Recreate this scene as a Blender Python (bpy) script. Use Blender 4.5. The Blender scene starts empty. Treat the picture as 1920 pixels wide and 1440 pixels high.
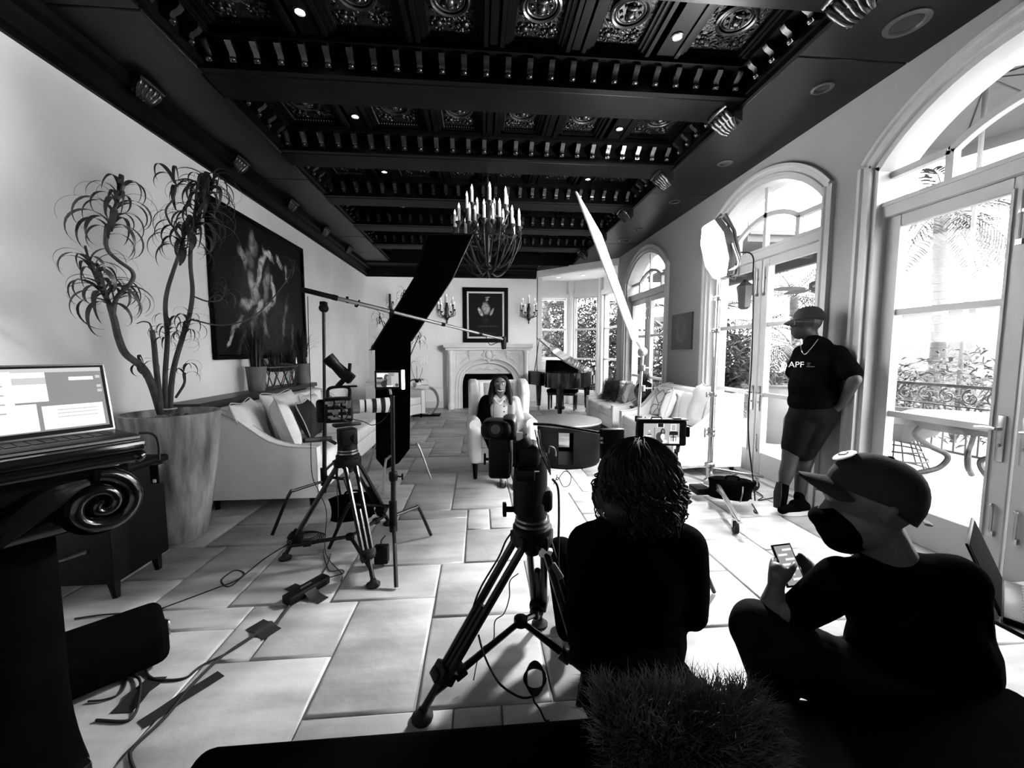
import bpy, bmesh, math, random
from mathutils import Vector, Matrix, Quaternion
V = Vector
PI = math.pi
random.seed(7)
SC = bpy.context.scene
C = SC.collection

# ------------------------------------------------------------------ camera, world, exposure
CAM_H, CAM_F = 1.40, 745.0
YAW, PIT = math.radians(4.7), math.radians(4.6)
_f = V((math.sin(YAW)*math.cos(PIT), math.cos(YAW)*math.cos(PIT), -math.sin(PIT)))
_r = V((math.cos(YAW), -math.sin(YAW), 0))
_u = _r.cross(_f)
cd = bpy.data.cameras.new('camera'); cam = bpy.data.objects.new('camera', cd); C.objects.link(cam)
cd.sensor_width = 36.0; cd.lens = CAM_F/1920*36.0; cd.clip_start = 0.02; cd.clip_end = 300
cam.matrix_world = Matrix(((_r.x, _u.x, -_f.x, 0), (_r.y, _u.y, -_f.y, 0), (_r.z, _u.z, -_f.z, CAM_H), (0, 0, 0, 1)))
SC.camera = cam
wd = bpy.data.worlds.new('sky'); SC.world = wd; wd.use_nodes = True
wb = wd.node_tree.nodes['Background']; wb.inputs[0].default_value = (1, 1, 1, 1); wb.inputs[1].default_value = 9.0
SC.view_settings.view_transform = 'Standard'; SC.view_settings.look = 'None'
SC.view_settings.exposure = 1.15; SC.view_settings.gamma = 1.0
SC.view_settings.use_curve_mapping = False

def ray(x, y): return _f + (x-960)/CAM_F*_r + (720-y)/CAM_F*_u
def FL(x, y, z=0.0):                      # where the sight line through a pixel meets the height z
    d = ray(x, y); t = (z-CAM_H)/d.z; return V((0, 0, CAM_H)) + t*d
def AY(x, y, Y):                          # ... meets the depth Y
    d = ray(x, y); return V((0, 0, CAM_H)) + Y/d.y*d
def AX(x, y, X):
    d = ray(x, y); return V((0, 0, CAM_H)) + X/d.x*d

# ------------------------------------------------------------------ materials (all greys: a black and white photograph)
MATS = {}
def mat(name, v, rough=0.6, metal=0.0, var=0.0, scale=6.0, bump=0.0, bscale=None, spec=0.5, emit=0.0, stretch=None, detail=4.0, coat=0.0):
    m = bpy.data.materials.new(name); m.use_nodes = True; nt = m.node_tree; b = nt.nodes['Principled BSDF']
    b.inputs['Base Color'].default_value = (v, v, v, 1); b.inputs['Roughness'].default_value = rough
    b.inputs['Metallic'].default_value = metal; b.inputs['Specular IOR Level'].default_value = spec
    if coat: b.inputs['Coat Weight'].default_value = coat; b.inputs['Coat Roughness'].default_value = 0.12
    if emit:
        b.inputs['Emission Color'].default_value = (1, 1, 1, 1); b.inputs['Emission Strength'].default_value = emit
    if var or bump:
        tc = nt.nodes.new('ShaderNodeTexCoord'); mp = nt.nodes.new('ShaderNodeMapping')
        nt.links.new(tc.outputs['Object'], mp.inputs[0])
        if stretch: mp.inputs['Scale'].default_value = stretch
        if var:
            n = nt.nodes.new('ShaderNodeTexNoise'); n.inputs['Scale'].default_value = scale; n.inputs['Detail'].default_value = detail
            nt.links.new(mp.outputs[0], n.inputs['Vector'])
            r = nt.nodes.new('ShaderNodeValToRGB')
            lo, hi = max(0, v*(1-var)), min(1, v*(1+var))
            r.color_ramp.elements[0].position = .3; r.color_ramp.elements[1].position = .7
            r.color_ramp.elements[0].color = (lo, lo, lo, 1); r.color_ramp.elements[1].color = (hi, hi, hi, 1)
            nt.links.new(n.outputs['Fac'], r.inputs[0]); nt.links.new(r.outputs[0], b.inputs['Base Color'])
        if bump:
            n2 = nt.nodes.new('ShaderNodeTexNoise'); n2.inputs['Scale'].default_value = bscale or scale*8; n2.inputs['Detail'].default_value = 3
            nt.links.new(mp.outputs[0], n2.inputs['Vector'])
            bp = nt.nodes.new('ShaderNodeBump'); bp.inputs['Strength'].default_value = bump; bp.inputs['Distance'].default_value = .02
            nt.links.new(n2.outputs['Fac'], bp.inputs['Height']); nt.links.new(bp.outputs[0], b.inputs['Normal'])
    MATS[name] = m
    return m
M = MATS
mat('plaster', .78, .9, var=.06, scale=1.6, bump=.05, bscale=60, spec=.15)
mat('plaster_right', .20, .9, var=.05, scale=1.6, bump=.05, bscale=60, spec=.15)  # same plaster, with the window wall's shade put into the colour
mat('white_trim', .62, .5, var=.03, scale=3)
mat('door_paint', .34, .5, var=.04, scale=3, spec=.3)  # white trim with its backlit shade put into the colour
mat('stone_white', .66, .8, var=.08, scale=5, bump=.08, bscale=40)
mat('grout', .22, .9, var=.2, scale=8)
mat('dark_wood', .0012, .42, var=.4, scale=5, stretch=(1, 1, 1), bump=.04, bscale=25, spec=.06)
mat('carved_wood', .003, .34, var=.5, scale=18, bump=.6, bscale=42, spec=.22)
mat('beam_wood', .0015, .45, var=.35, scale=3, bump=.04, bscale=20, spec=.05)
mat('soffit_paint', .003, .33, var=.25, scale=2.2, bump=.03, bscale=6, spec=.17)
mat('black_cloth', .0014, 1.0, var=.3, scale=8, bump=.25, bscale=14, spec=.015)
mat('black_plastic', .0018, .48, var=.2, scale=12, bump=.03, spec=.14)
mat('black_metal', .003, .28, metal=0.0, var=.3, scale=14, bump=.03, bscale=60, spec=.3)
mat('bracket_wood', .006, .26, var=.3, scale=14, bump=.05, bscale=60, spec=.55)
mat('black_lacquer', .003, .12, var=.2, scale=4, spec=.7)
mat('iron', .004, .35, var=.5, scale=22, bump=.3, bscale=60, spec=.7)
mat('chrome', .55, .22, metal=1.0, var=.1, scale=12)
mat('steel', .35, .3, metal=1.0, var=.15, scale=12)
mat('candle', .8, .5, var=.04, scale=15)
mat('bulb', .85, .3, emit=.6)
mat('linen', .80, .9, var=.06, scale=4, bump=.12, bscale=160, spec=.1)
mat('linen_mid', .48, .9, var=.08, scale=5, bump=.15, bscale=140, spec=.1)
mat('cushion', .70, .9, var=.12, scale=5, bump=.35, bscale=8, spec=.1)
mat('rope_trim', .16, .9, var=.2, scale=20, spec=.1)
mat('fur_dark', .02, .8, var=.5, scale=8, spec=.2)
mat('fur_tip', .045, .55, var=.5, scale=8, spec=.4)
mat('skin_dark', .022, .55, var=.2, scale=9, bump=.05, bscale=60, spec=.35)
mat('skin_tan', .06, .5, var=.15, scale=9, bump=.04, bscale=60, spec=.35)
mat('skin_mid', .14, .5, var=.12, scale=9, bump=.04, bscale=60, spec=.35)
mat('hair_black', .0025, .5, var=.4, scale=10, spec=.22)
mat('mask_cloth', .02, .85, var=.2, scale=9, spec=.1)
mat('cap_cloth', .016, .85, var=.25, scale=14, bump=.1, spec=.1)
mat('denim_dark', .003, .9, var=.4, scale=10, bump=.3, bscale=20, spec=.08)
mat('print_white', .75, .7, var=.04, scale=20)
mat('print_grey', .12, .7, var=.04, scale=20)
mat('leaf_dark', .022, .5, var=.4, scale=12, spec=.35)
mat('leaf_out', .026, .6, var=.5, scale=5, spec=.3)
mat('leaf_out_pale', .055, .6, var=.4, scale=5, spec=.3)
mat('bark', .05, .8, var=.4, scale=14, bump=.4, bscale=40)
mat('bark_pale', .045, .8, var=.35, scale=7, bump=.4, bscale=20)
mat('planter_glaze', .20, .45, var=.85, scale=3.4, stretch=(4, 4, .55), bump=.12, bscale=18, spec=.5, detail=8)
mat('soil', .012, .9, var=.4, scale=30)
mat('pot_grey', .10, .6, var=.4, scale=8, stretch=(2, 2, .5))
mat('walnut', .020, .4, var=.4, scale=6, stretch=(1, 8, 1), spec=.4)
mat('wood_top', .10, .5, var=.4, scale=5, stretch=(2, 14, 1), bump=.05)
mat('petal', .82, .6, var=.05, scale=9)
mat('paper', .7, .8, var=.05, scale=30)
mat('patio', .30, .8, var=.08, scale=2)
mat('stucco', .10, .9, var=.08, scale=3)
mat('awning', .11, .9, var=.06, scale=3)
mat('iron_out', .012, .5, var=.3, scale=12)
mat('gap_black', .002, .9, var=.1, scale=4, spec=.02)
mat('glass_dark', .01, .08, var=.1, scale=4, spec=.6)
mat('scrim', .85, .9, var=.02, scale=4)
mat('tape', .010, .55, var=.3, scale=25, spec=.3)
mat('rubber', .012, .7, var=.3, scale=14, spec=.2)
mat('lens_white', .72, .4, var=.03, scale=10)
mat('alu', .30, .35, metal=.8, var=.1, scale=20)

def glass():
    m = bpy.data.materials.new('pane_glass'); m.use_nodes = True; nt = m.node_tree; nt.nodes.clear()
    o = nt.nodes.new('ShaderNodeOutputMaterial'); mx = nt.nodes.new('ShaderNodeMixShader'); mx.inputs[0].default_value = .05
    t = nt.nodes.new('ShaderNodeBsdfTransparent'); t.inputs[0].default_value = (.96, .96, .96, 1)
    g = nt.nodes.new('ShaderNodeBsdfGlossy'); g.inputs['Roughness'].default_value = .03
    nt.links.new(t.outputs[0], mx.inputs[1]); nt.links.new(g.outputs[0], mx.inputs[2]); nt.links.new(mx.outputs[0], o.inputs[0])
    MATS['glass'] = m
glass()
def tile_mat():
    m = bpy.data.materials.new('flagstone'); m.use_nodes = True; nt = m.node_tree; b = nt.nodes['Principled BSDF']
    N = nt.nodes.new; L = nt.links.new
    g = N('ShaderNodeNewGeometry'); oi = N('ShaderNodeObjectInfo')
    ad = N('ShaderNodeVectorMath'); ad.operation = 'ADD'
    mu = N('ShaderNodeVectorMath'); mu.operation = 'SCALE'; mu.inputs[3].default_value = 40
    L(oi.outputs['Random'], mu.inputs[0]); L(g.outputs['Position'], ad.inputs[0]); L(mu.outputs[0], ad.inputs[1])
    n1 = N('ShaderNodeTexNoise'); n1.inputs['Scale'].default_value = 2.6; n1.inputs['Detail'].default_value = 6; L(ad.outputs[0], n1.inputs['Vector'])
    mp = N('ShaderNodeMapping'); mp.inputs['Scale'].default_value = (1.2, 7, 1); L(ad.outputs[0], mp.inputs[0])
    n2 = N('ShaderNodeTexNoise'); n2.inputs['Scale'].default_value = 1.4; n2.inputs['Detail'].default_value = 7; L(mp.outputs[0], n2.inputs['Vector'])
    m1 = N('ShaderNodeMix'); m1.data_type = 'FLOAT'; m1.inputs[0].default_value = .45; L(n1.outputs['Fac'], m1.inputs[2]); L(n2.outputs['Fac'], m1.inputs[3])
    r = N('ShaderNodeValToRGB'); e = r.color_ramp.elements
    e[0].position = .33; e[0].color = (.17, .17, .17, 1); e[1].position = .64; e[1].color = (.42, .42, .42, 1)
    L(m1.outputs[0], r.inputs[0])
    mr = N('ShaderNodeMapRange'); mr.inputs[3].default_value = .86; mr.inputs[4].default_value = 1.1; L(oi.outputs['Random'], mr.inputs[0])
    mm = N('ShaderNodeMix'); mm.data_type = 'RGBA'; mm.blend_type = 'MULTIPLY'; mm.inputs[0].default_value = 1
    L(r.outputs[0], mm.inputs[6]); L(mr.outputs[0], mm.inputs[7]); L(mm.outputs[2], b.inputs['Base Color'])
    n3 = N('ShaderNodeTexNoise'); n3.inputs['Scale'].default_value = 22; n3.inputs['Detail'].default_value = 6; L(ad.outputs[0], n3.inputs['Vector'])
    bp = N('ShaderNodeBump'); bp.inputs['Strength'].default_value = .18; bp.inputs['Distance'].default_value = .012
    L(n3.outputs['Fac'], bp.inputs['Height']); L(bp.outputs[0], b.inputs['Normal'])
    b.inputs['Roughness'].default_value = .42; b.inputs['Specular IOR Level'].default_value = .4
    MATS['flagstone'] = m
tile_mat()
def canvas_mat(name, blobs, base=.004, streak=.25, nscale=6.0, lo=.25):
    """An oil painting: bright soft strokes at given places (object x along the canvas, z up) broken up by noise."""
    m = bpy.data.materials.new(name); m.use_nodes = True; nt = m.node_tree; b = nt.nodes['Principled BSDF']
    N = nt.nodes.new; L = nt.links.new
    tc = N('ShaderNodeTexCoord'); sp = N('ShaderNodeSeparateXYZ')
    wn = N('ShaderNodeTexNoise'); wn.inputs['Scale'].default_value = nscale; wn.inputs['Detail'].default_value = 5
    L(tc.outputs['Object'], wn.inputs['Vector'])
    wv = N('ShaderNodeVectorMath'); wv.operation = 'SUBTRACT'; wv.inputs[1].default_value = (.5, .5, .5); L(wn.outputs['Color'], wv.inputs[0])
    ws = N('ShaderNodeVectorMath'); ws.operation = 'SCALE'; ws.inputs[3].default_value = streak; L(wv.outputs[0], ws.inputs[0])
    wa = N('ShaderNodeVectorMath'); wa.operation = 'ADD'; L(tc.outputs['Object'], wa.inputs[0]); L(ws.outputs[0], wa.inputs[1])
    L(wa.outputs[0], sp.inputs[0])
    tot = None
    for (cx, cz, rx, rz, ang, val) in blobs:
        mp = N('ShaderNodeMapping'); mp.vector_type = 'TEXTURE'
        mp.inputs['Location'].default_value = (cx, 0, cz); mp.inputs['Rotation'].default_value = (0, -math.radians(ang), 0)
        mp.inputs['Scale'].default_value = (rx, 1e6, rz); L(wa.outputs[0], mp.inputs[0])
        ln = N('ShaderNodeVectorMath'); ln.operation = 'LENGTH'; L(mp.outputs[0], ln.inputs[0])
        mr = N('ShaderNodeMapRange'); mr.interpolation_type = 'SMOOTHSTEP'
        mr.inputs[1].default_value = .45; mr.inputs[2].default_value = 1.1; mr.inputs[3].default_value = val; mr.inputs[4].default_value = 0
        L(ln.outputs['Value'], mr.inputs[0])
        if tot is None: tot = mr.outputs[0]
        else:
            a = N('ShaderNodeMath'); a.operation = 'MAXIMUM' if val >= 0 else 'ADD'; L(tot, a.inputs[0]); L(mr.outputs[0], a.inputs[1]); tot = a.outputs[0]
    bn = N('ShaderNodeTexNoise'); bn.inputs['Scale'].default_value = nscale*2.4; bn.inputs['Detail'].default_value = 6; L(wa.outputs[0], bn.inputs['Vector'])
    br = N('ShaderNodeMapRange'); br.inputs[1].default_value = .35; br.inputs[2].default_value = .7; br.inputs[3].default_value = lo; br.inputs[4].default_value = 1.0; L(bn.outputs['Fac'], br.inputs[0])
    ml = N('ShaderNodeMath'); ml.operation = 'MULTIPLY'; ml.use_clamp = True; L(tot, ml.inputs[0]); L(br.outputs[0], ml.inputs[1])
    ab = N('ShaderNodeMath'); ab.operation = 'ADD'; ab.inputs[1].default_value = base; L(ml.outputs[0], ab.inputs[0])
    L(ab.outputs[0], b.inputs['Base Color']); b.inputs['Roughness'].default_value = .6; b.inputs['Specular IOR Level'].default_value = .15
    MATS[name] = m

# ------------------------------------------------------------------ mesh building
class MB:
    def __init__(s): s.v = []; s.f = []; s.fm = []; s.cm = 0
    def add(s, vs, fs):
        n = len(s.v); s.v += [V(p) for p in vs]; s.f += [tuple(i+n for i in f) for f in fs]; s.fm += [s.cm]*len(fs); return s
    def box(s, x0, x1, y0, y1, z0, z1):
        x0, x1 = min(x0, x1), max(x0, x1); y0, y1 = min(y0, y1), max(y0, y1); z0, z1 = min(z0, z1), max(z0, z1)
        return s.add([(x0,y0,z0),(x1,y0,z0),(x1,y1,z0),(x0,y1,z0),(x0,y0,z1),(x1,y0,z1),(x1,y1,z1),(x0,y1,z1)],
            [(0,3,2,1),(4,5,6,7),(0,1,5,4),(1,2,6,5),(2,3,7,6),(3,0,4,7)])
    def rbox(s, x0, x1, y0, y1, z0, z1, r=.01, seg=2):
        bm = bmesh.new(); bmesh.ops.create_cube(bm, size=1)
        for v in bm.verts: v.co = V(((x0+x1)/2+v.co.x*abs(x1-x0), (y0+y1)/2+v.co.y*abs(y1-y0), (z0+z1)/2+v.co.z*abs(z1-z0)))
        bmesh.ops.bevel(bm, geom=list(bm.edges), offset=r, segments=seg, affect='EDGES', profile=.5)
        return s.bm(bm)
    def bm(s, bm):
        bm.verts.ensure_lookup_table(); bm.verts.index_update()
        s.add([v.co.copy() for v in bm.verts], [[v.index for v in f.verts] for f in bm.faces]); bm.free(); return s
    def obox(s, c, sx, sy, sz, R=None, r=0, seg=2):     # oriented box round a centre, R a 3x3 or euler
        t = MB()
        if r: t.rbox(-sx/2, sx/2, -sy/2, sy/2, -sz/2, sz/2, r, seg)
        else: t.box(-sx/2, sx/2, -sy/2, sy/2, -sz/2, sz/2)
        if R is not None and not isinstance(R, Matrix): R = euler(*R)
        return s.add([V(c) + (R @ p if R else p) for p in t.v], t.f)
    def merge(s, t, mtx=None):
        return s.add([mtx @ p if mtx else p for p in t.v], t.f)
    def cyl(s, p0, p1, r0, r1=None, n=12, cap=True):
        return s.tube([p0, p1], [r0, r0 if r1 is None else r1], n, cap)
    def tube(s, pts, r, n=8, cap=True, closed=False, flat=None):
        pts = [V(p) for p in pts]; k = len(pts); rs = r if isinstance(r, (list, tuple)) else [r]*k
        rings = []; up = None
        for i, p in enumerate(pts):
            if closed: t = pts[(i+1) % k]-pts[i-1]
            else: t = pts[min(i+1, k-1)]-pts[max(i-1, 0)]
            if t.length < 1e-9: t = V((0, 0, 1))
            t.normalize()
            if up is None:
                up = V((0, 0, 1)) if abs(t.z) < .9 else V((1, 0, 0))
            a = up - t*up.dot(t)
            if a.length < 1e-6: a = V((1, 0, 0)) - t*t.x
            a.normalize(); up = a; b = t.cross(a)
            fb = flat or 1.0
            rings.append([p + rs[i]*(math.cos(2*PI*j/n)*a*fb + math.sin(2*PI*j/n)*b) for j in range(n)])
        return s.rings(rings, cap, closed)
    def rings(s, rings, cap=True, closed=False):
        n = len(rings[0]); base = len(s.v); fs = []; vs = [p for R in rings for p in R]; k = len(rings)
        for i in range(k if closed else k-1):
            i2 = (i+1) % k
            for j in range(n): fs.append((i*n+j, i*n+(j+1) % n, i2*n+(j+1) % n, i2*n+j))
        if cap and not closed:
            fs.append(tuple(range(n-1, -1, -1))); fs.append(tuple((k-1)*n+j for j in range(n)))
        return s.add(vs, fs)
    def lathe(s, prof, n=20, c=(0, 0, 0), axis='Z', cap=True):
        c = V(c); rings = []
        for r, z in prof:
            ring = []
            for j in range(n):
                a = 2*PI*j/n; x, y = r*math.cos(a), r*math.sin(a)
                ring.append(c + (V((x, y, z)) if axis == 'Z' else V((z, x, y)) if axis == 'X' else V((y, z, x))))
            rings.append(ring)
        return s.rings(rings, cap)
    def prism(s, poly, d0, d1, axis='Y'):               # polygon in two axes, extruded along the third
        def P(a, b, d): return V((a, d, b)) if axis == 'Y' else V((d, a, b)) if axis == 'X' else V((a, b, d))
        n = len(poly); vs = [P(a, b, d0) for a, b in poly]+[P(a, b, d1) for a, b in poly]
        fs = [tuple(range(n)), tuple(range(2*n-1, n-1, -1))]+[(i, i+n, (i+1) % n+n, (i+1) % n) for i in range(n)]
        return s.add(vs, fs)
    def ell(s, c, rx, ry, rz, n=12, m=8, R=None):
        c = V(c); rings = []
        for i in range(m+1):
            t = PI*i/m; t = min(max(t, .02), PI-.02)
            ring = []
            for j in range(n):
                a = 2*PI*j/n; p = V((rx*math.sin(t)*math.cos(a), ry*math.sin(t)*math.sin(a), -rz*math.cos(t)))
                ring.append(c + (R @ p if R else p))
            rings.append(ring)
        return s.rings(rings)
    def torus(s, c, R0, r, n=24, m=8, axis='Z'):
        pts = []
        for i in range(n):
            a = 2*PI*i/n; x, y = R0*math.cos(a), R0*math.sin(a)
            pts.append(V(c)+(V((x, y, 0)) if axis == 'Z' else V((0, x, y)) if axis == 'X' else V((x, 0, y))))
        return s.tube(pts, r, m, closed=True)
    def strip(s, pts, w, side, th=.0012):              # ribbon leaf: w a list of half widths
        L_, n = [], len(pts); rings = []
        for i, p in enumerate(pts):
            p = V(p); t = (V(pts[min(i+1, n-1)])-V(pts[max(i-1, 0)])).normalized(); sd = side(i) if callable(side) else V(side)
            sd = (sd - t*sd.dot(t))
            if sd.length < 1e-6: sd = V((1, 0, 0))
            sd.normalize(); nn = t.cross(sd)
            rings.append([p-sd*w[i], p-nn*th-sd*w[i]*.1, p+sd*w[i], p+nn*th])
        return s.rings(rings)
    def pts(s): return s.v
    def tf(s, mtx): s.v = [mtx @ p for p in s.v]; return s
    def mesh(s, name, mats, angle=38):
        me = bpy.data.meshes.new(name); me.from_pydata([tuple(p) for p in s.v], [], s.f)
        for m in mats: me.materials.append(M[m] if isinstance(m, str) else m)
        if len(mats) > 1: me.polygons.foreach_set('material_index', s.fm)
        bm = bmesh.new(); bm.from_mesh(me); bmesh.ops.recalc_face_normals(bm, faces=bm.faces); bm.to_mesh(me); bm.free()
        me.polygons.foreach_set('use_smooth', [True]*len(me.polygons))
        me.set_sharp_from_angle(angle=math.radians(angle)); me.update()
        return me
    def o(s, name, m, parent=None, world=False, angle=38, **props):
        if parent is not None and world:
            inv = parent.matrix_basis.inverted()
            if parent.parent is not None: inv = inv @ parent.parent.matrix_basis.inverted()
            s.v = [inv @ p for p in s.v]
        me = s.mesh(name, m if isinstance(m, (list, tuple)) else [m], angle)
        ob = bpy.data.objects.new(name, me); C.objects.link(ob)
        if parent is not None: ob.parent = parent
        for k, v in props.items(): ob[k] = v
        return ob
def euler(x=0, y=0, z=0):
    from mathutils import Euler
    return Euler((math.radians(x), math.radians(y), math.radians(z))).to_matrix()
def frame(d, up=(0, 0, 1)):                             # 3x3 whose y axis runs along d
    y = V(d).normalized(); x = y.cross(V(up))
    if x.length < 1e-6: x = V((1, 0, 0))
    x.normalize(); z = x.cross(y); return Matrix((x, y, z)).transposed()
def tag(o, label, cat=None, group=None, kind=None):
    o['label'] = label
    if cat: o['category'] = cat
    if group: o['group'] = group
    if kind: o['kind'] = kind
    return o
def thing(name, label, cat, loc=(0, 0, 0), rz=0.0, group=None):
    o = bpy.data.objects.new(name, None); C.objects.link(o); o.location = loc; o.rotation_euler = (0, 0, rz); o.empty_display_size = .1
    o.matrix_basis = Matrix.Translation(V(loc)) @ Matrix.Rotation(rz, 4, 'Z')
    return tag(o, label, cat, group)
def struct(name, mb, m, label=None, parent=None, **k):
    o = mb.o(name, m, parent, **k)
    if parent is None:
        o['kind'] = 'structure'
        if label: o['label'] = label
    return o
def sroot(name, label, loc=(0, 0, 0)):
    o = bpy.data.objects.new(name, None); C.objects.link(o); o.location = loc; o.matrix_basis = Matrix.Translation(V(loc)); o['kind'] = 'structure'; o['label'] = label; return o
def inst(src, parent, loc=(0, 0, 0), rot=None, scale=None, name=None):
    c = src.copy(); C.objects.link(c); c.parent = parent; c.location = loc
    if rot is not None: c.rotation_euler = rot
    if scale is not None: c.scale = scale if isinstance(scale, (tuple, list)) else (scale,)*3
    if name: c.name = name
    return c
def dup(root, loc, rz=None, label=None, group=None):
    r = root.copy(); C.objects.link(r); r.location = loc
    if rz is not None: r.rotation_euler = (0, 0, rz)
    if label: r['label'] = label
    if group: r['group'] = group
    for ch in list(root.children):
        c = ch.copy(); C.objects.link(c); c.parent = r
        for g in list(ch.children):
            d = g.copy(); C.objects.link(d); d.parent = c
    return r
def bez(p, n=12):                                       # smooth curve through the points (Catmull-Rom)
    p = [V(q) for q in p]; P = [2*p[0]-p[1]]+p+[2*p[-1]-p[-2]]; out = []
    for i in range(1, len(P)-2):
        a, b, c, d = P[i-1], P[i], P[i+1], P[i+2]
        for k in range(n):
            t = k/n
            out.append(.5*((2*b)+(c-a)*t+(2*a-5*b+4*c-d)*t*t+(3*b-a-3*c+d)*t**3))
    out.append(p[-1]); return out
def lerp(a, b, t): return a+(b-a)*t
def pillow(w, h, t, n=10, puff=.55):
    """A knife-edge cushion standing in the XZ plane, thickness along Y, pinched between pulled-out corners."""
    mb = MB()
    for sgn in (1, -1):
        vs = []; fs = []
        for i in range(n+1):
            for j in range(n+1):
                u, v = 2*i/n-1, 2*j/n-1
                x = u*w/2*(1-.10*(1-u*u)*0-.09*(1-v*v)*abs(u)**3); z = v*h/2*(1-.09*(1-u*u)*abs(v)**3)
                y = sgn*t/2*((1-u**4)*(1-v**4))**puff
                vs.append((x, y, z+h/2))
        for i in range(n):
            for j in range(n):
                a = i*(n+1)+j; q = (a, a+1, a+n+2, a+n+1); fs.append(q if sgn < 0 else q[::-1])
        mb.add(vs, fs)
    return mb
def limbs(segs, voxel=.012, smooth=4):
    """One continuous skin over tapered limbs: segs = (p0, p1, r0, r1) or (centre, (rx,ry,rz), R)."""
    mb = MB()
    for sg in segs:
        if len(sg) == 4:
            p0, p1, r0, r1 = sg; p0, p1 = V(p0), V(p1); d = p1-p0; k = 6; L_ = max(d.length, 1e-5)
            prof = [(-r0*math.cos(PI/2*i/4), r0*math.sin(PI/2*i/4)) for i in range(0, 4)]
            prof = [(a, max(b, .0004)) for a, b in prof]+[(0, r0), (L_, r1)]+[(L_+r1*math.sin(PI/2*i/4), max(r1*math.cos(PI/2*i/4), .0004)) for i in range(1, 5)]
            R = frame(d if d.length > 1e-5 else (0, 0, 1), (0, 0, 1) if abs(d.normalized().z if d.length > 1e-5 else 1) < .95 else (1, 0, 0))
            rings = []
            for a, b in prof:
                rings.append([p0+R @ V((b*math.cos(2*PI*j/14), a, b*math.sin(2*PI*j/14))) for j in range(14)])
            mb.rings(rings)
        else:
            c, rr, R = sg; mb.ell(c, rr[0], rr[1], rr[2], 16, 10, R)
    me = mb.mesh('tmp', ['black_cloth']); ob = bpy.data.objects.new('tmp', me); C.objects.link(ob)
    md = ob.modifiers.new('r', 'REMESH'); md.mode = 'VOXEL'; md.voxel_size = voxel
    sm = ob.modifiers.new('s', 'SMOOTH'); sm.factor = .5; sm.iterations = smooth
    dg = bpy.context.evaluated_depsgraph_get(); ev = ob.evaluated_get(dg)
    out = bpy.data.meshes.new_from_object(ev)
    r = MB(); r.v = [v.co.copy() for v in out.vertices]; r.f = [tuple(p.vertices) for p in out.polygons]; r.fm = [0]*len(r.f)
    bpy.data.objects.remove(ob); bpy.data.meshes.remove(out)
    return r
def text(s, size, m, parent, loc, R, name='lettering', extrude=.001):
    """Flat lettering turned into a mesh."""
    cu = bpy.data.curves.new('t', 'FONT'); cu.body = s; cu.size = size; cu.extrude = extrude; cu.align_x = 'CENTER'; cu.align_y = 'CENTER'
    ob = bpy.data.objects.new('t', cu); C.objects.link(ob); dg = bpy.context.evaluated_depsgraph_get()
    me = bpy.data.meshes.new_from_object(ob.evaluated_get(dg)); bpy.data.objects.remove(ob)
    mb = MB(); mb.v = [V(loc)+R @ v.co for v in me.vertices]; mb.f = [tuple(p.vertices) for p in me.polygons]; mb.fm = [0]*len(mb.f)
    return mb.o(name, m, parent)
# ------------------------------------------------------------------ the room
XL, XR, YF, YB = -2.72, 3.03, 10.1, -2.3
ZS = 3.43                                    # underside of the side soffits
DOORS = (2.05, 4.24, 7.20)                   # centres of the arched garden doors
OW, ZC, RO = .88, 2.088, 1.132               # half opening, arch centre height, arch radius

# floor: a bed with separate flagstones laid in a repeating pattern of jogged courses
floor = MB().box(XL-.2, XR+.2, YB, 10.8, -.12, -.012).o('floor', 'grout'); floor['kind'] = 'structure'; floor['label'] = 'pale stone flagstone floor of the long room'
def slab(x0, x1, y0, y1):
    g, ch, dp = .004, .013, .007
    x0, x1, y0, y1 = x0+g, x1-g, y0+g, y1-g
    if x1-x0 < .05 or y1-y0 < .05: return
    a = [(x0,y0),(x1,y0),(x1,y1),(x0,y1)]; b = [(x0+ch,y0+ch),(x1-ch,y0+ch),(x1-ch,y1-ch),(x0+ch,y1-ch)]
    c = ((x0+x1)/2, (y0+y1)/2); dz = random.uniform(-.0012, 0)
    vs = [(p[0]-c[0], p[1]-c[1], -.03) for p in a]+[(p[0]-c[0], p[1]-c[1], -dp) for p in a]+[(p[0]-c[0], p[1]-c[1], dz) for p in b]
    fs = [(8,9,10,11)]+[(i,(i+1)%4,(i+1)%4+4,i+4) for i in range(4)]+[(i+4,(i+1)%4+4,(i+1)%4+8,i+8) for i in range(4)]
    o = MB().add(vs, fs).o('flagstone', 'flagstone', floor, angle=80); o.location = (c[0], c[1], 0)
    return o
CELL = [(-.69,-.26,1.48,2.21),(-.85,-.26,2.21,2.57),(-.85,-.11,2.57,3.30),(-.69,-.11,3.30,3.48),
        (-1.25,-.69,1.30,1.80),(-1.25,-1.06,1.80,2.21),(-1.06,-.69,1.80,2.21),(-1.40,-.85,2.21,2.76),(-1.40,-.85,2.76,3.30)]
def clip_slab(x0, x1, y0, y1):
    x0, x1 = max(x0, XL), min(x1, XR+.1); y0, y1 = max(y0, .1), min(y1, 10.65)
    slab(x0, x1, y0, y1)
for k in range(-4, 4):
    for j in range(-4, 6):
        for a, b, c, d in CELL:
            X0, X1, Y0, Y1 = a-1.14*k, b-1.14*k, c+.73*k+2.0*j, d+.73*k+2.0*j
            if X1 < XL+.03 or X0 > XR+.05 or Y1 < .2 or Y0 > 10.6: continue
            clip_slab(X0, X1, Y0, Y1)

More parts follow.
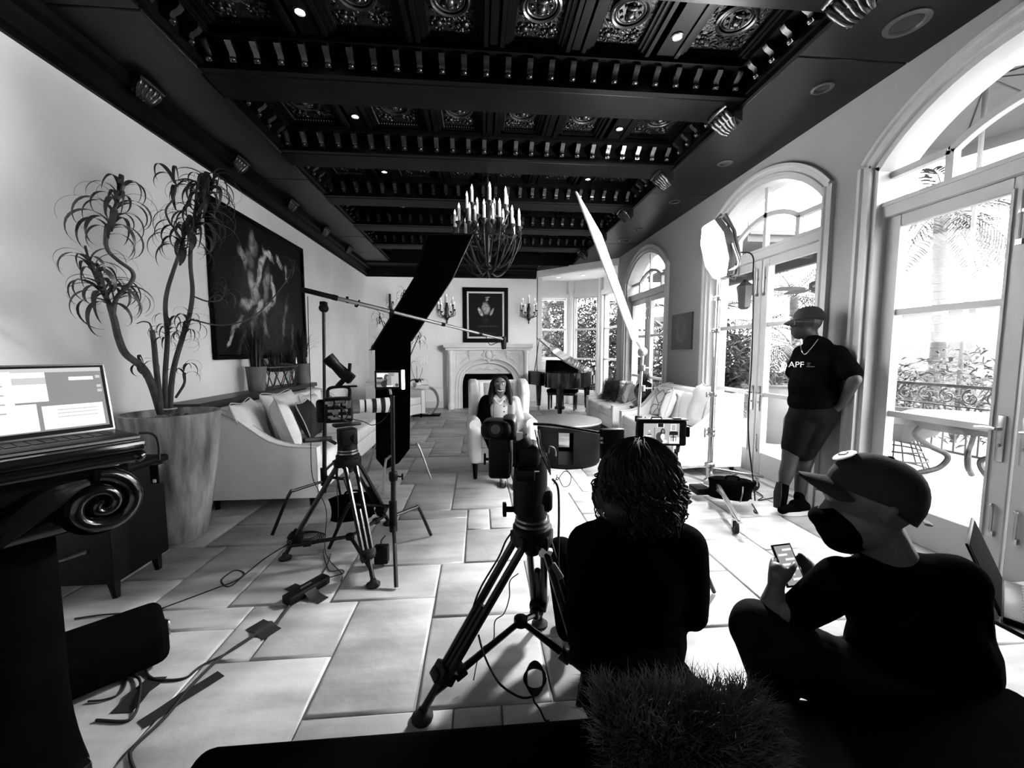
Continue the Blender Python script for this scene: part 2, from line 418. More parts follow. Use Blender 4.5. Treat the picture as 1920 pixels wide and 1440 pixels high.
# walls
struct('wall_left', MB().box(XL-.2, XL, YB, YF+.2, -.12, 3.9), 'plaster', 'tall pale plaster wall behind the planter and large painting')
struct('wall_far', MB().box(XL-.2, 1.48, YF, YF+.2, -.12, 3.9), 'plaster', 'pale plaster wall behind the fireplace')
struct('wall_back', MB().box(XL-.2, XR+.3, YB-.2, YB, -.12, 3.9), 'plaster', 'plaster wall behind the photographer')
def arcp(r, hw, yc, n=24):
    a = math.asin(min(1, hw/r)); return [(yc+r*math.sin(t), ZC+r*math.cos(t)) for t in [lerp(-a, a, i/n) for i in range(n+1)]]
wr = MB(); edges = [YB]+[e for c in DOORS for e in (c-OW, c+OW)]+[8.62]
for i in range(0, len(edges), 2): wr.box(XR, XR+.26, edges[i], edges[i+1], -.12, 3.9)
for c in DOORS:
    p = arcp(RO, OW, c)
    for q0, q1 in zip(p, p[1:]): wr.prism([q0, q1, (q1[0], 3.9), (q0[0], 3.9)], XR, XR+.26, 'X')
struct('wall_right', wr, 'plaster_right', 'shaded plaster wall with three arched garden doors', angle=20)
# corner bay: three tall windows on a slant
BAY = [V((1.48, 10.6, 0)), V((2.45, 10.6, 0)), V((3.15, 10.1, 0)), V((3.15, 8.62, 0))]
wb_ = MB(); wb_.box(1.46, 1.60, YF, 10.62, -.12, 3.45)
sills = (1.20, .32, .32); heads = (2.83, 2.86, 2.86)
def wallbox(mb, a, b, z0, z1, t0=0, t1=.16):
    d = (b-a).normalized(); n = V((d.y, -d.x, 0)); n = -n if n.dot(V((0, 0, 0))-a+V((0, 5, 0))) > 0 else n
    q = [a+n*t0, b+n*t0, b+n*t1, a+n*t1]
    mb.add([(p.x, p.y, z0) for p in q]+[(p.x, p.y, z1) for p in q], [(0,1,2,3),(4,5,6,7),(0,1,5,4),(1,2,6,5),(2,3,7,6),(3,0,4,7)])
    return n
for i in range(3):
    a, b = BAY[i], BAY[i+1]
    wallbox(wb_, a, b, -.12, sills[i]); wallbox(wb_, a, b, heads[i]+.02, 3.45)
    d = (b-a).normalized(); wallbox(wb_, a, a+d*.10, sills[i], 3.4); wallbox(wb_, b-d*.10, b, sills[i], 3.4)
for p_ in BAY[1:3]: wb_.cyl((p_.x, p_.y, -.1), (p_.x, p_.y, 3.3), .10, n=12)
struct('wall_bay', wb_, 'white_trim', 'white panelled walls of the corner window bay')
for i in range(3):
    a, b = BAY[i], BAY[i+1]; d = (b-a).normalized(); n = V((d.y, -d.x, 0)); n = n if n.y < 0 or (abs(n.y) < .01 and n.x < 0) else -n   # n points into the room
    w = sroot('window_%d' % (i+1), ['left window of the corner bay, with a palm frond outside', 'middle window of the corner bay on the slant', 'narrow-looking right window of the corner bay'][i])
    A, B = a+d*.10, b-d*.10; z0, z1 = sills[i], heads[i]
    def bar(p, q, za, zb, o0, o1, name, m='white_trim'):
        mb = MB(); s0, s1 = p+n*o0, q+n*o0; t0, t1 = p+n*o1, q+n*o1; Q = [s0, s1, t1, t0]
        mb.add([(v.x, v.y, za) for v in Q]+[(v.x, v.y, zb) for v in Q], [(0,1,2,3),(4,5,6,7),(0,1,5,4),(1,2,6,5),(2,3,7,6),(3,0,4,7)])
        return mb.o(name, m, w)
    bar(A-d*.07, A+d*.03, z0, z1+.08, .0, .045, 'casing'); bar(B-d*.03, B+d*.07, z0, z1+.08, .0, .045, 'casing')
    bar(A-d*.07, B+d*.07, z1-.01, z1+.10, .0, .06, 'head_casing')
    bar(A-d*.07, B+d*.07, z0-.06, z0+.02, .0, .10, 'window_sill')
    for p, q in ((A, A+d*.05), (B-d*.05, B)): bar(p, q, z0, z1, -.10, -.03, 'stile')
    cuts = [z0+.02] + ([2.0, 1.22] if i else [2.0]) + [z1]; cuts = sorted(cuts)
    for z in cuts[1:-1]: bar(A, B, z-.025, z+.025, -.10, -.03, 'muntin')
    bar(A, B, z1-.05, z1, -.10, -.03, 'top_rail'); bar(A, B, z0, z0+.06, -.10, -.03, 'bottom_rail')
    for za, zb in zip(cuts, cuts[1:]): bar(A+d*.04, B-d*.04, za, zb, -.07, -.062, 'pane', 'glass')
# bay ceiling and the slanted edge where the dark ceiling stops
bc = MB().prism([(1.46, 10.1), (3.03, 8.62), (3.2, 8.62), (3.2, 10.7), (1.46, 10.7)], 3.28, 3.34, 'Z')
d0, d1 = V((1.40, 10.1, 0)), V((3.03, 8.56, 0)); nn_ = V((d1-d0).yx.to_tuple()+(0,)) if False else V((.68, .73, 0))
bc.add([d0+V((0,0,3.28)), d1+V((0,0,3.28)), d1+V((0,0,3.44)), d0+V((0,0,3.44)), d0+nn_*.08+V((0,0,3.28)), d1+nn_*.08+V((0,0,3.28)), d1+nn_*.08+V((0,0,3.44)), d0+nn_*.08+V((0,0,3.44))],
    [(0,1,2,3),(4,5,6,7),(0,1,5,4),(3,2,6,7),(0,3,7,4),(1,2,6,5)])
struct('ceiling_bay', bc, 'plaster', 'pale dropped ceiling of the corner bay')
for p in ((2.0, 10.05), (2.55, 9.75)):
    r = thing('recessed_light', 'small recessed light in the pale bay ceiling, %s' % ('nearer the fireplace' if p[0] < 2.3 else 'nearer the garden doors'), 'ceiling light', (p[0], p[1], 3.28), group='recessed lights of the bay')
    MB().lathe([(.075, 0), (.075, -.008), (.05, -.010), (.05, .0)], 20).o('trim_ring', 'white_trim', r)
    MB().lathe([(.048, -.004), (.001, -.004)], 16).o('lamp_face', 'bulb', r)
# baseboards
struct('baseboard_left', MB().box(XL, XL+.02, YB, YF, 0, .16), 'white_trim', 'white baseboard of the left wall')
struct('baseboard_far', MB().box(XL, 1.48, YF-.02, YF, 0, .16).box(XL, 1.48, YF-.028, YF, .13, .15), 'white_trim', 'white baseboard of the fireplace wall')
bb = MB()
for i in range(0, len(edges), 2): bb.box(XR-.02, XR, max(edges[i]+.1, YB), edges[i+1]-.1, 0, .16)
struct('baseboard_right', bb, 'white_trim', 'white baseboard pieces between the garden doors')

# ---- ceiling
ceil = MB().box(XL-.2, XR+.3, YB-.2, 10.8, 3.80, 3.95).o('ceiling', 'dark_wood'); ceil['kind'] = 'structure'; ceil['label'] = 'dark carved coffered wooden ceiling'
FX0, FX1 = -2.02, 2.20                     # coffered field
PER, BW = 1.18, .29
NB = [3.28+PER*k for k in range(-3, 5)]    # near edges of the cross beams
for y in NB:
    MB().rbox(FX0-.03, FX1+.02, y, y+BW, 3.45, 3.82, .008, 1).o('beam', 'beam_wood', ceil)
    MB().box(FX0, FX1, y-.05, y+.001, 3.455, 3.475).box(FX0, FX1, y-.035, y, 3.475, 3.50).box(FX0, FX1, y-.15, y, 3.62, 3.66).box(FX0, FX1, y-.02, y, 3.50, 3.62).o('cornice_strip', 'dark_wood', ceil)
    MB().box(FX0, FX1, y+BW, y+BW+.05, 3.47, 3.50).box(FX0, FX1, y+BW, y+BW+.12, 3.62, 3.66).o('cornice_strip', 'dark_wood', ceil)
# small bracket: an S-shaped console with a drop
brm = MB().prism([(-.0, 3.62), (-.105, 3.62), (-.11, 3.60), (-.09, 3.575), (-.055, 3.555), (-.045, 3.53), (-.055, 3.512), (-.04, 3.497), (-.015, 3.50), (0, 3.505)], -.021, .021, 'X')
brm.ell((0, -.05, 3.512), .019, .02, .016, 8, 5)
brm = brm.tf(Matrix.Translation((0, 0, -3.5)))
b0 = brm.o('bracket', 'bracket_wood', ceil, angle=50); first = True
for y in NB[2:]:
    x = FX0+.09
    while x < FX1-.05:
        if first: b0.location = (x, y-.02, 3.5); first = False
        else: inst(b0, ceil, (x, y-.02, 3.5))
        x += .1665
for y in NB[2:]:
    for s_, xx, rz in ((0, FX0+.03, PI/2), (1, FX1-.03, -PI/2)):
        for q in range(4): inst(b0, ceil, (xx, y-.22-q*.17, 3.5), (0, 0, rz if True else 0))
for s_, x in ((0, FX0), (1, FX1)):
    sg = 1 if s_ == 0 else -1
    MB().box(x-.03*sg, x+.02*sg, YB, 9.5, 3.50, 3.8).box(x, x+.05*sg, YB, 9.5, 3.475, 3.50).box(x, x+.14*sg, YB, 9.5, 3.62, 3.66).o('cornice_strip', 'dark_wood', ceil)
# coffers: six columns in every bay, wide ribs carry the spotlights
COLS = [(-1.59, .62), (-.78, .62), (-.18, .52), (.43, .52), (1.04, .52), (1.80, .60)]
def coffer(w, d):
    mb = MB()
    for k, (ins, z0, z1) in enumerate(((0, 3.64, 3.80), (.035, 3.665, 3.80), (.06, 3.68, 3.80))):
        for sx in (-1, 1):
            a = sx*(w/2-ins); mb.box(a, a-sx*.03, -d/2+ins, d/2-ins, z0, z1)
            b = sx*(d/2-ins); mb.box(-w/2+ins, w/2-ins, b, b-sx*.03, z0, z1)
    n = int((d-.2)/.024)
    for i in range(n+1):
        y = -d/2+.1+i*(d-.2)/n
        for sx in (-1, 1): mb.add([(sx*(w/2-.095)+dx*.009, y+dy*.009, 3.70+dz) for dx, dy, dz in ((1,0,0),(0,1,0),(-1,0,0),(0,-1,0),(0,0,-.014))], [(0,1,4),(1,2,4),(2,3,4),(3,0,4)])
    n = int((w-.2)/.024)
    for i in range(n+1):
        x = -w/2+.1+i*(w-.2)/n
        for sy in (-1, 1): mb.add([(x+dx*.009, sy*(d/2-.095)+dy*.009, 3.70+dz) for dx, dy, dz in ((1,0,0),(0,1,0),(-1,0,0),(0,-1,0),(0,0,-.014))], [(0,1,4),(1,2,4),(2,3,4),(3,0,4)])
    return mb
def carved(w, d):
    mb = MB(); mb.box(-w/2+.08, w/2-.08, -d/2+.08, d/2-.08, 3.715, 3.80)
    rnd = random.Random(int(w*1000)); cx, cy = w/2-.15, d/2-.15
    for i in range(110):                    # raised scrolls, leaves and buds filling the field round the medallion
        x, y = rnd.uniform(-cx-.03, cx+.03), rnd.uniform(-cy-.03, cy+.03)
        if math.hypot(x, y) < .135: continue
        a = rnd.uniform(0, PI); l = rnd.uniform(.012, .028)
        mb.ell((x, y, 3.713), l, .009, .011, 6, 4, euler(0, 0, math.degrees(a)))
    for sx in (-1, 1):
        for sy in (-1, 1):
            mb.ell((sx*cx*.86, sy*cy*.86, 3.71), .03, .03, .016, 10, 5)
            for q in range(6): mb.ell((sx*cx*.86+.045*math.cos(q*PI/3), sy*cy*.86+.045*math.sin(q*PI/3), 3.712), .014, .014, .012, 6, 4)
    return mb
def medallion():
    mb = MB().torus((0, 0, 3.70), .125, .014, 28, 6).torus((0, 0, 3.705), .098, .008, 28, 6)
    mb.lathe([(.095, 3.712), (.085, 3.70), (.05, 3.70), (.001, 3.698)], 20)
    mb.ell((0, 0, 3.685), .034, .044, .028, 10, 6); mb.ell((0, -.045, 3.69), .04, .022, .018, 8, 5); mb.ell((0, .04, 3.69), .03, .02, .02, 8, 5)
    for q in range(8): mb.ell((.066*math.cos(q*PI/4), .066*math.sin(q*PI/4), 3.70), .016, .012, .014, 6, 4, euler(0, 0, q*45))
    return mb
bays = [(NB[i]+BW, NB[i+1]) for i in range(2, len(NB)-1)]
bays = [(NB[1]+BW, NB[2])]+bays
D = PER-BW-.10
protos = {}
for (ya, yb) in bays:
    yc = (ya+yb)/2-.02
    for x, w in COLS:
        if w not in protos:
            fr = coffer(w, D).o('coffer_frame', 'dark_wood', ceil); fr.location = (x, yc, 0)
            pn = carved(w, D).o('carved_panel', 'carved_wood', ceil, angle=60); pn.location = (x, yc, 0)
            protos[w] = (fr, pn)
        else:
            inst(protos[w][0], ceil, (x, yc, 0)); inst(protos[w][1], ceil, (x, yc, 0))
        if 'm' not in protos:
            md = medallion().o('medallion', 'bracket_wood', ceil, angle=50); md.location = (x, yc, 0); protos['m'] = md
        else: inst(protos['m'], ceil, (x, yc, 0))
for x in (-1.17, 1.43, -.48, .125, .735):   # ribs running down the room
    MB().box(x-(.07 if abs(x) > 1.1 else .03), x+(.07 if abs(x) > 1.1 else .03), YB, 9.5, 3.655, 3.80).o('rib', 'dark_wood', ceil)
# far strip, side soffits, corbels, left and far cornice
MB().prism([(XL, 9.42), (2.2, 9.42), (2.2, 9.40), (1.44, 10.1), (XL, 10.1)], 3.42, 3.81, 'Z').o('end_panel', 'dark_wood', ceil)
sj = [YB, .37, 2.74, 5.11, 7.48, 8.6]
for a, b in zip(sj, sj[1:]):
    MB().rbox(FX1+.0, XR, a+.004, b-.004, ZS, ZS+.05, .006, 1).o('soffit_panel', 'soffit_paint', ceil)
    MB().rbox(-2.56, FX0, a+.004, b-.004, ZS+.02, ZS+.06, .006, 1).o('soffit_panel', 'soffit_paint', ceil)
MB().box(-2.56, FX0, 8.6, 9.5, ZS+.02, ZS+.06).o('soffit_panel', 'soffit_paint', ceil)
MB().prism([(2.2, 8.6), (3.03, 8.6), (2.2, 9.40)], ZS, ZS+.05, 'Z').o('soffit_panel', 'soffit_paint', ceil)
MB().box(FX1-.03, FX1, YB, 9.4, ZS, 3.56).o('soffit_edge', 'dark_wood', ceil)
cp = [(XL, 3.23), (XL+.03, 3.23), (XL+.035, 3.26), (XL+.06, 3.27), (XL+.07, 3.30), (XL+.10, 3.33), (XL+.11, 3.37), (XL+.155, 3.39), (XL+.16, 3.42), (XL+.17, 3.44), (XL+.17, 3.5), (XL, 3.5)]
struct('trim_1', MB().prism(cp, YB, YF, 'Y'), 'dark_wood', 'dark moulded cornice along the left wall')
cpf = [(YF-(x-XL), z) for x, z in cp]
struct('trim_2', MB().prism(cpf, XL, 1.44, 'X'), 'dark_wood', 'dark moulded cornice above the fireplace wall')
def corbel():                               # carved acanthus leaf hanging under a beam end
    mb = MB(); prof = [(0, 0), (-.14, 0), (-.15, -.03), (-.11, -.05), (-.075, -.075), (-.05, -.11), (0, -.13)]
    mb.prism([(a, b) for a, b in prof], -.115, .115, 'Y')
    for i in range(-2, 3):
        pts = bez([(-.145, i*.048, -.01), (-.13, i*.05, -.05), (-.085, i*.046, -.085), (-.05, i*.038, -.125), (-.012, i*.03, -.15)], 5)
        mb.tube(pts, [.014+.014*math.sin(PI*j/(len(pts)-1)) for j in range(len(pts))], 6)
    mb.tube(bez([(-.15, -.125, -.012), (-.168, 0, -.018), (-.15, .125, -.012)], 5), .018, 6)
    return mb
k0 = corbel().o('corbel', 'bracket_wood', ceil, angle=60); k0.location = (FX1, NB[0]+BW/2, 3.45)
for y in NB[1:]: inst(k0, ceil, (FX1, y+BW/2, 3.45))
for y in NB: inst(k0, ceil, (-2.56, y+BW/2, 3.44), (0, 0, PI), (.55, .9, .8))
# recessed spots and soffit downlights
def spot(x, y, z, label, grp, em=True, r=.05):
    t = thing('recessed_light', label, 'ceiling light', (x, y, z), group=grp)
    MB().lathe([(r*1.35, .004), (r*1.35, -.008), (r, -.012), (r*.92, .0)], 24).o('trim_ring', 'black_metal' if em else 'trim_dark', t)
    MB().lathe([(r*.9, -.003), (r*.5, .0), (.001, .0)], 20).o('lamp_face', 'spot_glow' if em else 'glass_dark', t)
mat('spot_glow', .9, .4, emit=14.0); mat('trim_dark', .03, .3, var=.2, scale=9, spec=.4)
ordn = ('nearest', 'second', 'third', 'fourth')
for k in range(4):
    y = 2.93+PER*k
    spot(-1.17, y, 3.655, '%s lit spotlight in the ceiling rib nearer the painting wall' % ordn[k], 'lit ceiling spotlights', True, .032)
    if k < 3: spot(1.43, y, 3.655, '%s lit spotlight in the ceiling rib nearer the garden doors' % ordn[k], 'lit ceiling spotlights', True, .032)
for k, y in enumerate((2.42, 3.03, 4.25, 5.36, 6.59, 7.22)):
    spot(2.65, y, ZS, '%s unlit round downlight in the soffit above the garden doors' % ('nearest large', 'second', 'third', 'fourth', 'fifth', 'farthest')[k], 'soffit downlights', False, .085 if k in (0, 5) else .055)

# ---- arched garden doors
def arched_door(i, yc, label):
    d = sroot('door_%d' % i, label, (XR, yc, 0))
    prof = [(.0, .0), (-.035, .0), (-.035, .02), (-.022, .03), (-.022, .065), (-.04, .075), (-.04, .10), (0, .10)]   # (x towards the room, outwards from the opening)
    a0 = math.asin((OW)/RO)
    path = [(-1, z) for z in (0, 1.4)]
    ring_at = []
    for sx in (-1, 1):
        mb = MB(); rings = []
        zspr = ZC+RO*math.cos(a0)
        for z in (0.0, zspr+.03): rings.append([V((px, sx*(OW+q), z)) for px, q in prof])
        mb.rings(rings); mb.o('casing', 'door_paint', d)
    mb = MB(); rings = []
    for k in range(33):
        t = lerp(-a0*1.0, a0*1.0, k/32); rings.append([V((px, (RO+q)*math.sin(t), ZC+(RO+q)*math.cos(t))) for px, q in prof])
    mb.rings(rings).o('arch_casing', 'door_paint', d)
    # lining of the opening
    mb = MB()
    for sx in (-1, 1): mb.box(.0, .26, sx*OW, sx*(OW-.035), 0, zspr)
    p = [(y-yc, z) for y, z in arcp(RO, OW, yc)]; q = [(y*.96, z-.035) for y, z in p]
    for k in range(len(p)-1): mb.prism([p[k], p[k+1], q[k+1], q[k]], .0, .26, 'X')
    mb.o('frame', 'door_paint', d)
    MB().box(-.02, .28, -OW, OW, -.012, .02).o('threshold', 'door_paint', d)
    MB().box(.05, .20, -OW, OW, 2.42, 2.52).box(.04, .21, -OW, OW, 2.50, 2.53).o('transom_bar', 'door_paint', d)
    # fanlight: two posts, flat shoulders, an inner arch and a centre mullion
    bx0, bx1 = .10, .15; s_ = .46; zsh = 2.74
    for sx in (-1, 1):
        MB().box(bx0, bx1, sx*s_-.024, sx*s_+.024, 2.53, zsh).o('muntin', 'door_paint', d)
        MB().box(bx0, bx1, sx*s_, sx*(OW-.03), zsh-.024, zsh+.024).o('muntin', 'door_paint', d)
    MB().box(bx0, bx1, -.022, .022, 2.53, ZC+RO-.03).o('muntin', 'door_paint', d)
    r2 = (s_*s_+.15*.15)/(.30); c2 = zsh+.15-r2; a2 = math.asin(s_/r2)
    mb = MB(); pa = [lerp(-a2, a2, k/16) for k in range(17)]
    for t0, t1 in zip(pa, pa[1:]):
        mb.prism([((r2-.024)*math.sin(t0), c2+(r2-.024)*math.cos(t0)), ((r2-.024)*math.sin(t1), c2+(r2-.024)*math.cos(t1)), ((r2+.024)*math.sin(t1), c2+(r2+.024)*math.cos(t1)), ((r2+.024)*math.sin(t0), c2+(r2+.024)*math.cos(t0))], bx0, bx1, 'X')
    mb.o('arch_muntin', 'door_paint', d)
    q = [(-OW+.02, 2.53)]+[(y, z-.0) for y, z in q]+[(OW-.02, 2.53)]
    n = len(q); g = MB()
    for k in range(1, n-2): g.add([(.122, q[k][0], q[k][1]), (.122, q[k+1][0], q[k+1][1]), (.122, q[k+1][0], 2.53), (.122, q[k][0], 2.53), (.128, q[k][0], q[k][1]), (.128, q[k+1][0], q[k+1][1]), (.128, q[k+1][0], 2.53), (.128, q[k][0], 2.53)], [(0,1,2,3),(7,6,5,4)])
    g.o('fanlight_pane', 'glass', d)
    # two leaves
    for sx in (-1, 1):
        y0, y1 = sx*.006, sx*(OW-.04); ya, yb = min(y0, y1), max(y0, y1); st = .105
        mb = MB(); mb.rbox(.095, .145, ya, ya+st, .02, 2.42, .006, 1).rbox(.095, .145, yb-st, yb, .02, 2.42, .006, 1)
        mb.rbox(.095, .145, ya+st-.004, yb-st+.004, .02, .28, .006, 1).rbox(.095, .145, ya+st-.004, yb-st+.004, 2.33, 2.42, .006, 1)
        for sy, yy in ((1, ya+st), (-1, yb-st)): mb.box(.085, .155, yy+sy*.003, yy-sy*.012, .26, 2.35)
        leaf = mb.o('door_leaf', 'door_paint', d)
        for z in (.93, 1.70): MB().box(.10, .14, ya+st-.004, yb-st+.004, z-.022, z+.022).o('rail', 'door_paint', leaf)
        for za, zb in ((.27, .93), (.93, 1.70), (1.70, 2.34)): MB().box(.117, .123, ya+st-.004, yb-st+.004, za, zb).o('pane', 'glass', leaf)
        h = MB(); hy = sx*.055
        h.rbox(.082, .096, hy-.02, hy+.02, .74, 1.02, .005, 2); h.cyl((.085, hy, .94), (.045, hy, .94), .010, n=10); h.tube(bez([(.045, hy, .94), (.043, hy+sx*.04, .944), (.047, hy+sx*.10, .935)], 5), .009, 8); h.lathe([(.010, 0), (.010, -.018)], 10, (.085, hy, .84), 'X')
        h.o('handle', 'steel', leaf)
        MB().cyl((.08, hy, 2.05), (.08, hy, 2.33), .006, n=8).box(.075, .096, hy-.014, hy+.014, 2.02, 2.05).box(.075, .096, hy-.014, hy+.014, 2.20, 2.22).o('bolt', 'steel', leaf)
        if sx < 0 or i == 1: MB().cyl((.08, hy, .30), (.08, hy, .46), .007, n=8).box(.075, .096, hy-.014, hy+.014, .28, .31).ell((.076, hy, .47), .013, .013, .013, 8, 6).o('bolt', 'steel', leaf)
arched_door(1, DOORS[0], 'nearest arched double garden door with fanlight and lever handles')
arched_door(2, DOORS[1], 'middle arched double garden door behind the standing man')
arched_door(3, DOORS[2], 'farthest arched double garden door beyond the small canvas')
# ------------------------------------------------------------------ left wall: painting, planter and plant
def framed(name, label, w, h, loc, rz, cm, fw=.06, inner=None):
    t = thing(name, label, 'painting', loc, rz)
    mb = MB()
    for z0, z1, x0, x1 in ((0, fw, -w/2, w/2), (h-fw, h, -w/2, w/2), (fw, h-fw, -w/2, -w/2+fw), (fw, h-fw, w/2-fw, w/2)): mb.rbox(x0, x1, -.05, 0, z0, z1, .008, 1)
    mb.o('frame', 'dark_wood', t)
    if inner:
        mb = MB(); a = fw; b = fw+inner
        for z0, z1, x0, x1 in ((a, b, -w/2+a, w/2-a), (h-b, h-a, -w/2+a, w/2-a), (b, h-b, -w/2+a, -w/2+b), (b, h-b, w/2-b, w/2-a)): mb.rbox(x0, x1, -.038, 0, z0, z1, .004, 1)
        mb.o('slip', 'white_trim', t); fw = b
    MB().box(-w/2+fw, w/2-fw, -.025, 0, fw, h-fw).o('canvas', cm, t)
    return t
def bl(px, py, rx, rz, ang, val):
    p = AX(px, py, XL); return (p.y-5.38, p.z-1.32, rx, rz, ang, val)
canvas_mat('painting_dance', [bl(470,458,.10,.16,5,.30), bl(450,482,.07,.15,30,.42), bl(463,486,.12,.14,0,.16), bl(484,505,.07,.30,-25,.75), bl(498,478,.16,.06,-25,.80), bl(520,492,.13,.05,-40,.75), bl(533,512,.04,.12,0,.6),
    bl(496,535,.08,.28,-10,.35), bl(508,545,.07,.20,8,.85), bl(472,540,.10,.22,25,.45), bl(461,568,.22,.07,15,.42), bl(484,575,.05,.16,-45,.75), bl(500,575,.05,.22,-55,.55), bl(440,606,.22,.035,40,.35), bl(426,634,.13,.03,40,.5),
    bl(492,600,.05,.28,15,.22), bl(530,600,.05,.42,-18,.16), bl(470,615,.06,.35,-25,.14), bl(545,635,.05,.26,-8,.14), bl(450,640,.05,.20,-35,.15), bl(480,560,.5,.62,0,.035), bl(500,600,.8,.5,0,.03)], base=.002, streak=.22, nscale=5)
framed('painting', 'large dark oil painting of a pale dancing figure above the left sofa', 2.16, 1.65, (XL+.002, 5.38, 1.32), PI/2, 'painting_dance', .05)

PX, PY = -2.28, 3.12
t = thing('planter', 'tall tapering glazed stone planter with streaked sides beside the left sofa', 'planter', (PX, PY, 0))
prof = [(.20, 0), (.215, .02), (.255, .18), (.305, .42), (.342, .64), (.362, .82), (.368, .91), (.375, .93), (.375, .955), (.345, .958), (.33, .93), (.32, .86)]
MB().lathe([(r_*.80, z_) for r_, z_ in prof], 40).o('pot', 'planter_glaze', t)
MB().lathe([(.262, .875), (.2, .885), (.001, .89)], 28).o('soil', 'soil', t)
plant = thing('dracaena_plant', 'tall bare-stemmed plant with curling strap leaves in the streaked planter', 'plant', (PX, PY, .88))
def leaf_variant(seed, L_=.42, w=.012, curl=(70, -125)):
    r = random.Random(seed); n = 14; p = V((0, 0, 0)); pts = [p.copy()]; a0 = math.radians(curl[0]+r.uniform(-12, 12)); a1 = math.radians(curl[1]+r.uniform(-25, 35))
    for i in range(n):
        t = (i+.5)/n; a = lerp(a0, a1, t**1.15); p = p+V((math.cos(a), 0, math.sin(a)))*L_/n; pts.append(p.copy())
    ws = [w*(.75+.5*math.sin(PI*min(1, i/n*1.4)))*(1-(i/n)**3)+.0004 for i in range(n+1)]
    return MB().strip(pts, ws, V((0, 1, 0)), .0009)
LEAVES = []
def rosette(parent, base, c0, c1, n, size=1.0, seed=0, mats='leaf_dark'):
    """n strap leaves set round the stem piece c0-c1 (world points)."""
    r = random.Random(seed); c0, c1 = V(c0), V(c1); ax = (c1-c0)
    q = V((0, 0, 1)).rotation_difference(ax.normalized()) if ax.length > 1e-4 else Quaternion()
    for i in range(n):
        t = i/max(1, n-1); p = c0.lerp(c1, t)-base
        src = LEAVES[r.randrange(len(LEAVES))]
        e = (q.slerp(Quaternion(), .35) @ Quaternion((0, 0, 1), i*2.399+r.uniform(-.3, .3)) @ Quaternion((0, 1, 0), r.uniform(-.35, .35)-(.5*(t-.4)))).to_euler()
        s = size*r.uniform(.72, 1.12)*(1 if t < .8 else .8)
        o = inst(src, parent, p, e, (s, s*r.uniform(.8, 1.3), s), 'leaf')
PB = V((PX, PY, .88))
for sd in range(6):
    lo = leaf_variant(sd, .46 if sd < 4 else .36, .0125, (70, -150) if sd % 2 else (45, -190)).o('leaf', 'leaf_dark', plant); LEAVES.append(lo); lo.location = (.02*sd-.05, .03*(sd % 3), .02); lo.rotation_euler = (0, 0, sd*1.1); lo.scale = (.5, .5, .5)
def stem(pl, r0, r1, Y0=PY, Y1=PY, nm='stem'):
    n = len(pl); pts = [AY(x, y, lerp(Y0, Y1, i/(n-1))) for i, (x, y) in enumerate(pl)]; pts = bez(pts, 6)
    MB().tube(pts, [lerp(r0, r1, i/(len(pts)-1)) for i in range(len(pts))], 8).o(nm, 'bark', plant, True)
stem([(302,775),(285,722),(267,689),(236,664),(222,633),(215,603),(206,572)], .026, .016, 3.10, 2.55)
stem([(212,590),(219,558),(247,528),(247,508),(222,489),(201,467),(201,436),(215,390),(232,348)], .012, .008, 2.56, 2.50)
stem([(206,572),(190,540),(172,500),(163,478)], .013, .007, 2.55, 2.40)
stem([(304,775),(294,700),(289,647),(285,619)], .018, .015, 3.06, 3.0); stem([(285,619),(280,606),(268,603),(256,607)], .006, .003, 3.0, 2.95, 'shoot')
stem([(309,775),(310,700),(314,633),(310,578),(314,544),(325,508),(337,472),(345,440)], .017, .010, 3.1, 3.05)
stem([(345,460),(328,430),(318,417),(311,394),(325,372),(330,347),(322,330)], .007, .005, 3.05, 3.0)
stem([(318,775),(324,700),(342,633),(353,600),(361,550),(357,494),(360,440),(372,360)], .019, .011, 3.14, 3.18)
stem([(361,555),(390,565),(416,560),(424,535)], .006, .005, 3.16, 3.3); stem([(330,745),(345,720),(346,700)], .009, .008, 3.1, 2.95, 'shoot')
stem([(361,600),(420,610),(480,590),(535,530),(545,505)], .006, .004, 3.16, 3.6)
MB().torus((PX-.0, PY-.02, .985), .045, .005, 18, 6).o('tie', 'linen_mid', plant, True)
W_ = lambda x, y, Y: AY(x, y, Y)
rosette(plant, PB, W_(203,440,2.54), W_(228,352,2.50), 36, .80, 1)
rosette(plant, PB, W_(205,575,2.55), W_(165,482,2.40), 36, .78, 2)
rosette(plant, PB, W_(222,560,2.56), W_(232,545,2.56), 8, .65, 21)
rosette(plant, PB, W_(337,475,3.05), W_(350,420,3.02), 28, .75, 3)
rosette(plant, PB, W_(330,350,3.0), W_(326,335,3.0), 6, .7, 4)
rosette(plant, PB, W_(366,440,3.18), W_(382,345,3.15), 50, .95, 5); rosette(plant, PB, W_(392,365,3.2), W_(400,335,3.2), 22, .8, 51)
rosette(plant, PB, W_(312,640,3.05), W_(318,600,3.05), 18, .5, 6); rosette(plant, PB, W_(345,640,3.1), W_(355,590,3.12), 22, .55, 7)
rosette(plant, PB, W_(346,705,2.95), W_(344,690,2.95), 9, .5, 8); rosette(plant, PB, W_(268,690,2.9), W_(262,680,2.9), 7, .5, 9)
rosette(plant, PB, W_(416,562,3.3), W_(424,535,3.3), 16, .55, 10); rosette(plant, PB, W_(542,508,3.6), W_(546,496,3.6), 12, .5, 11)
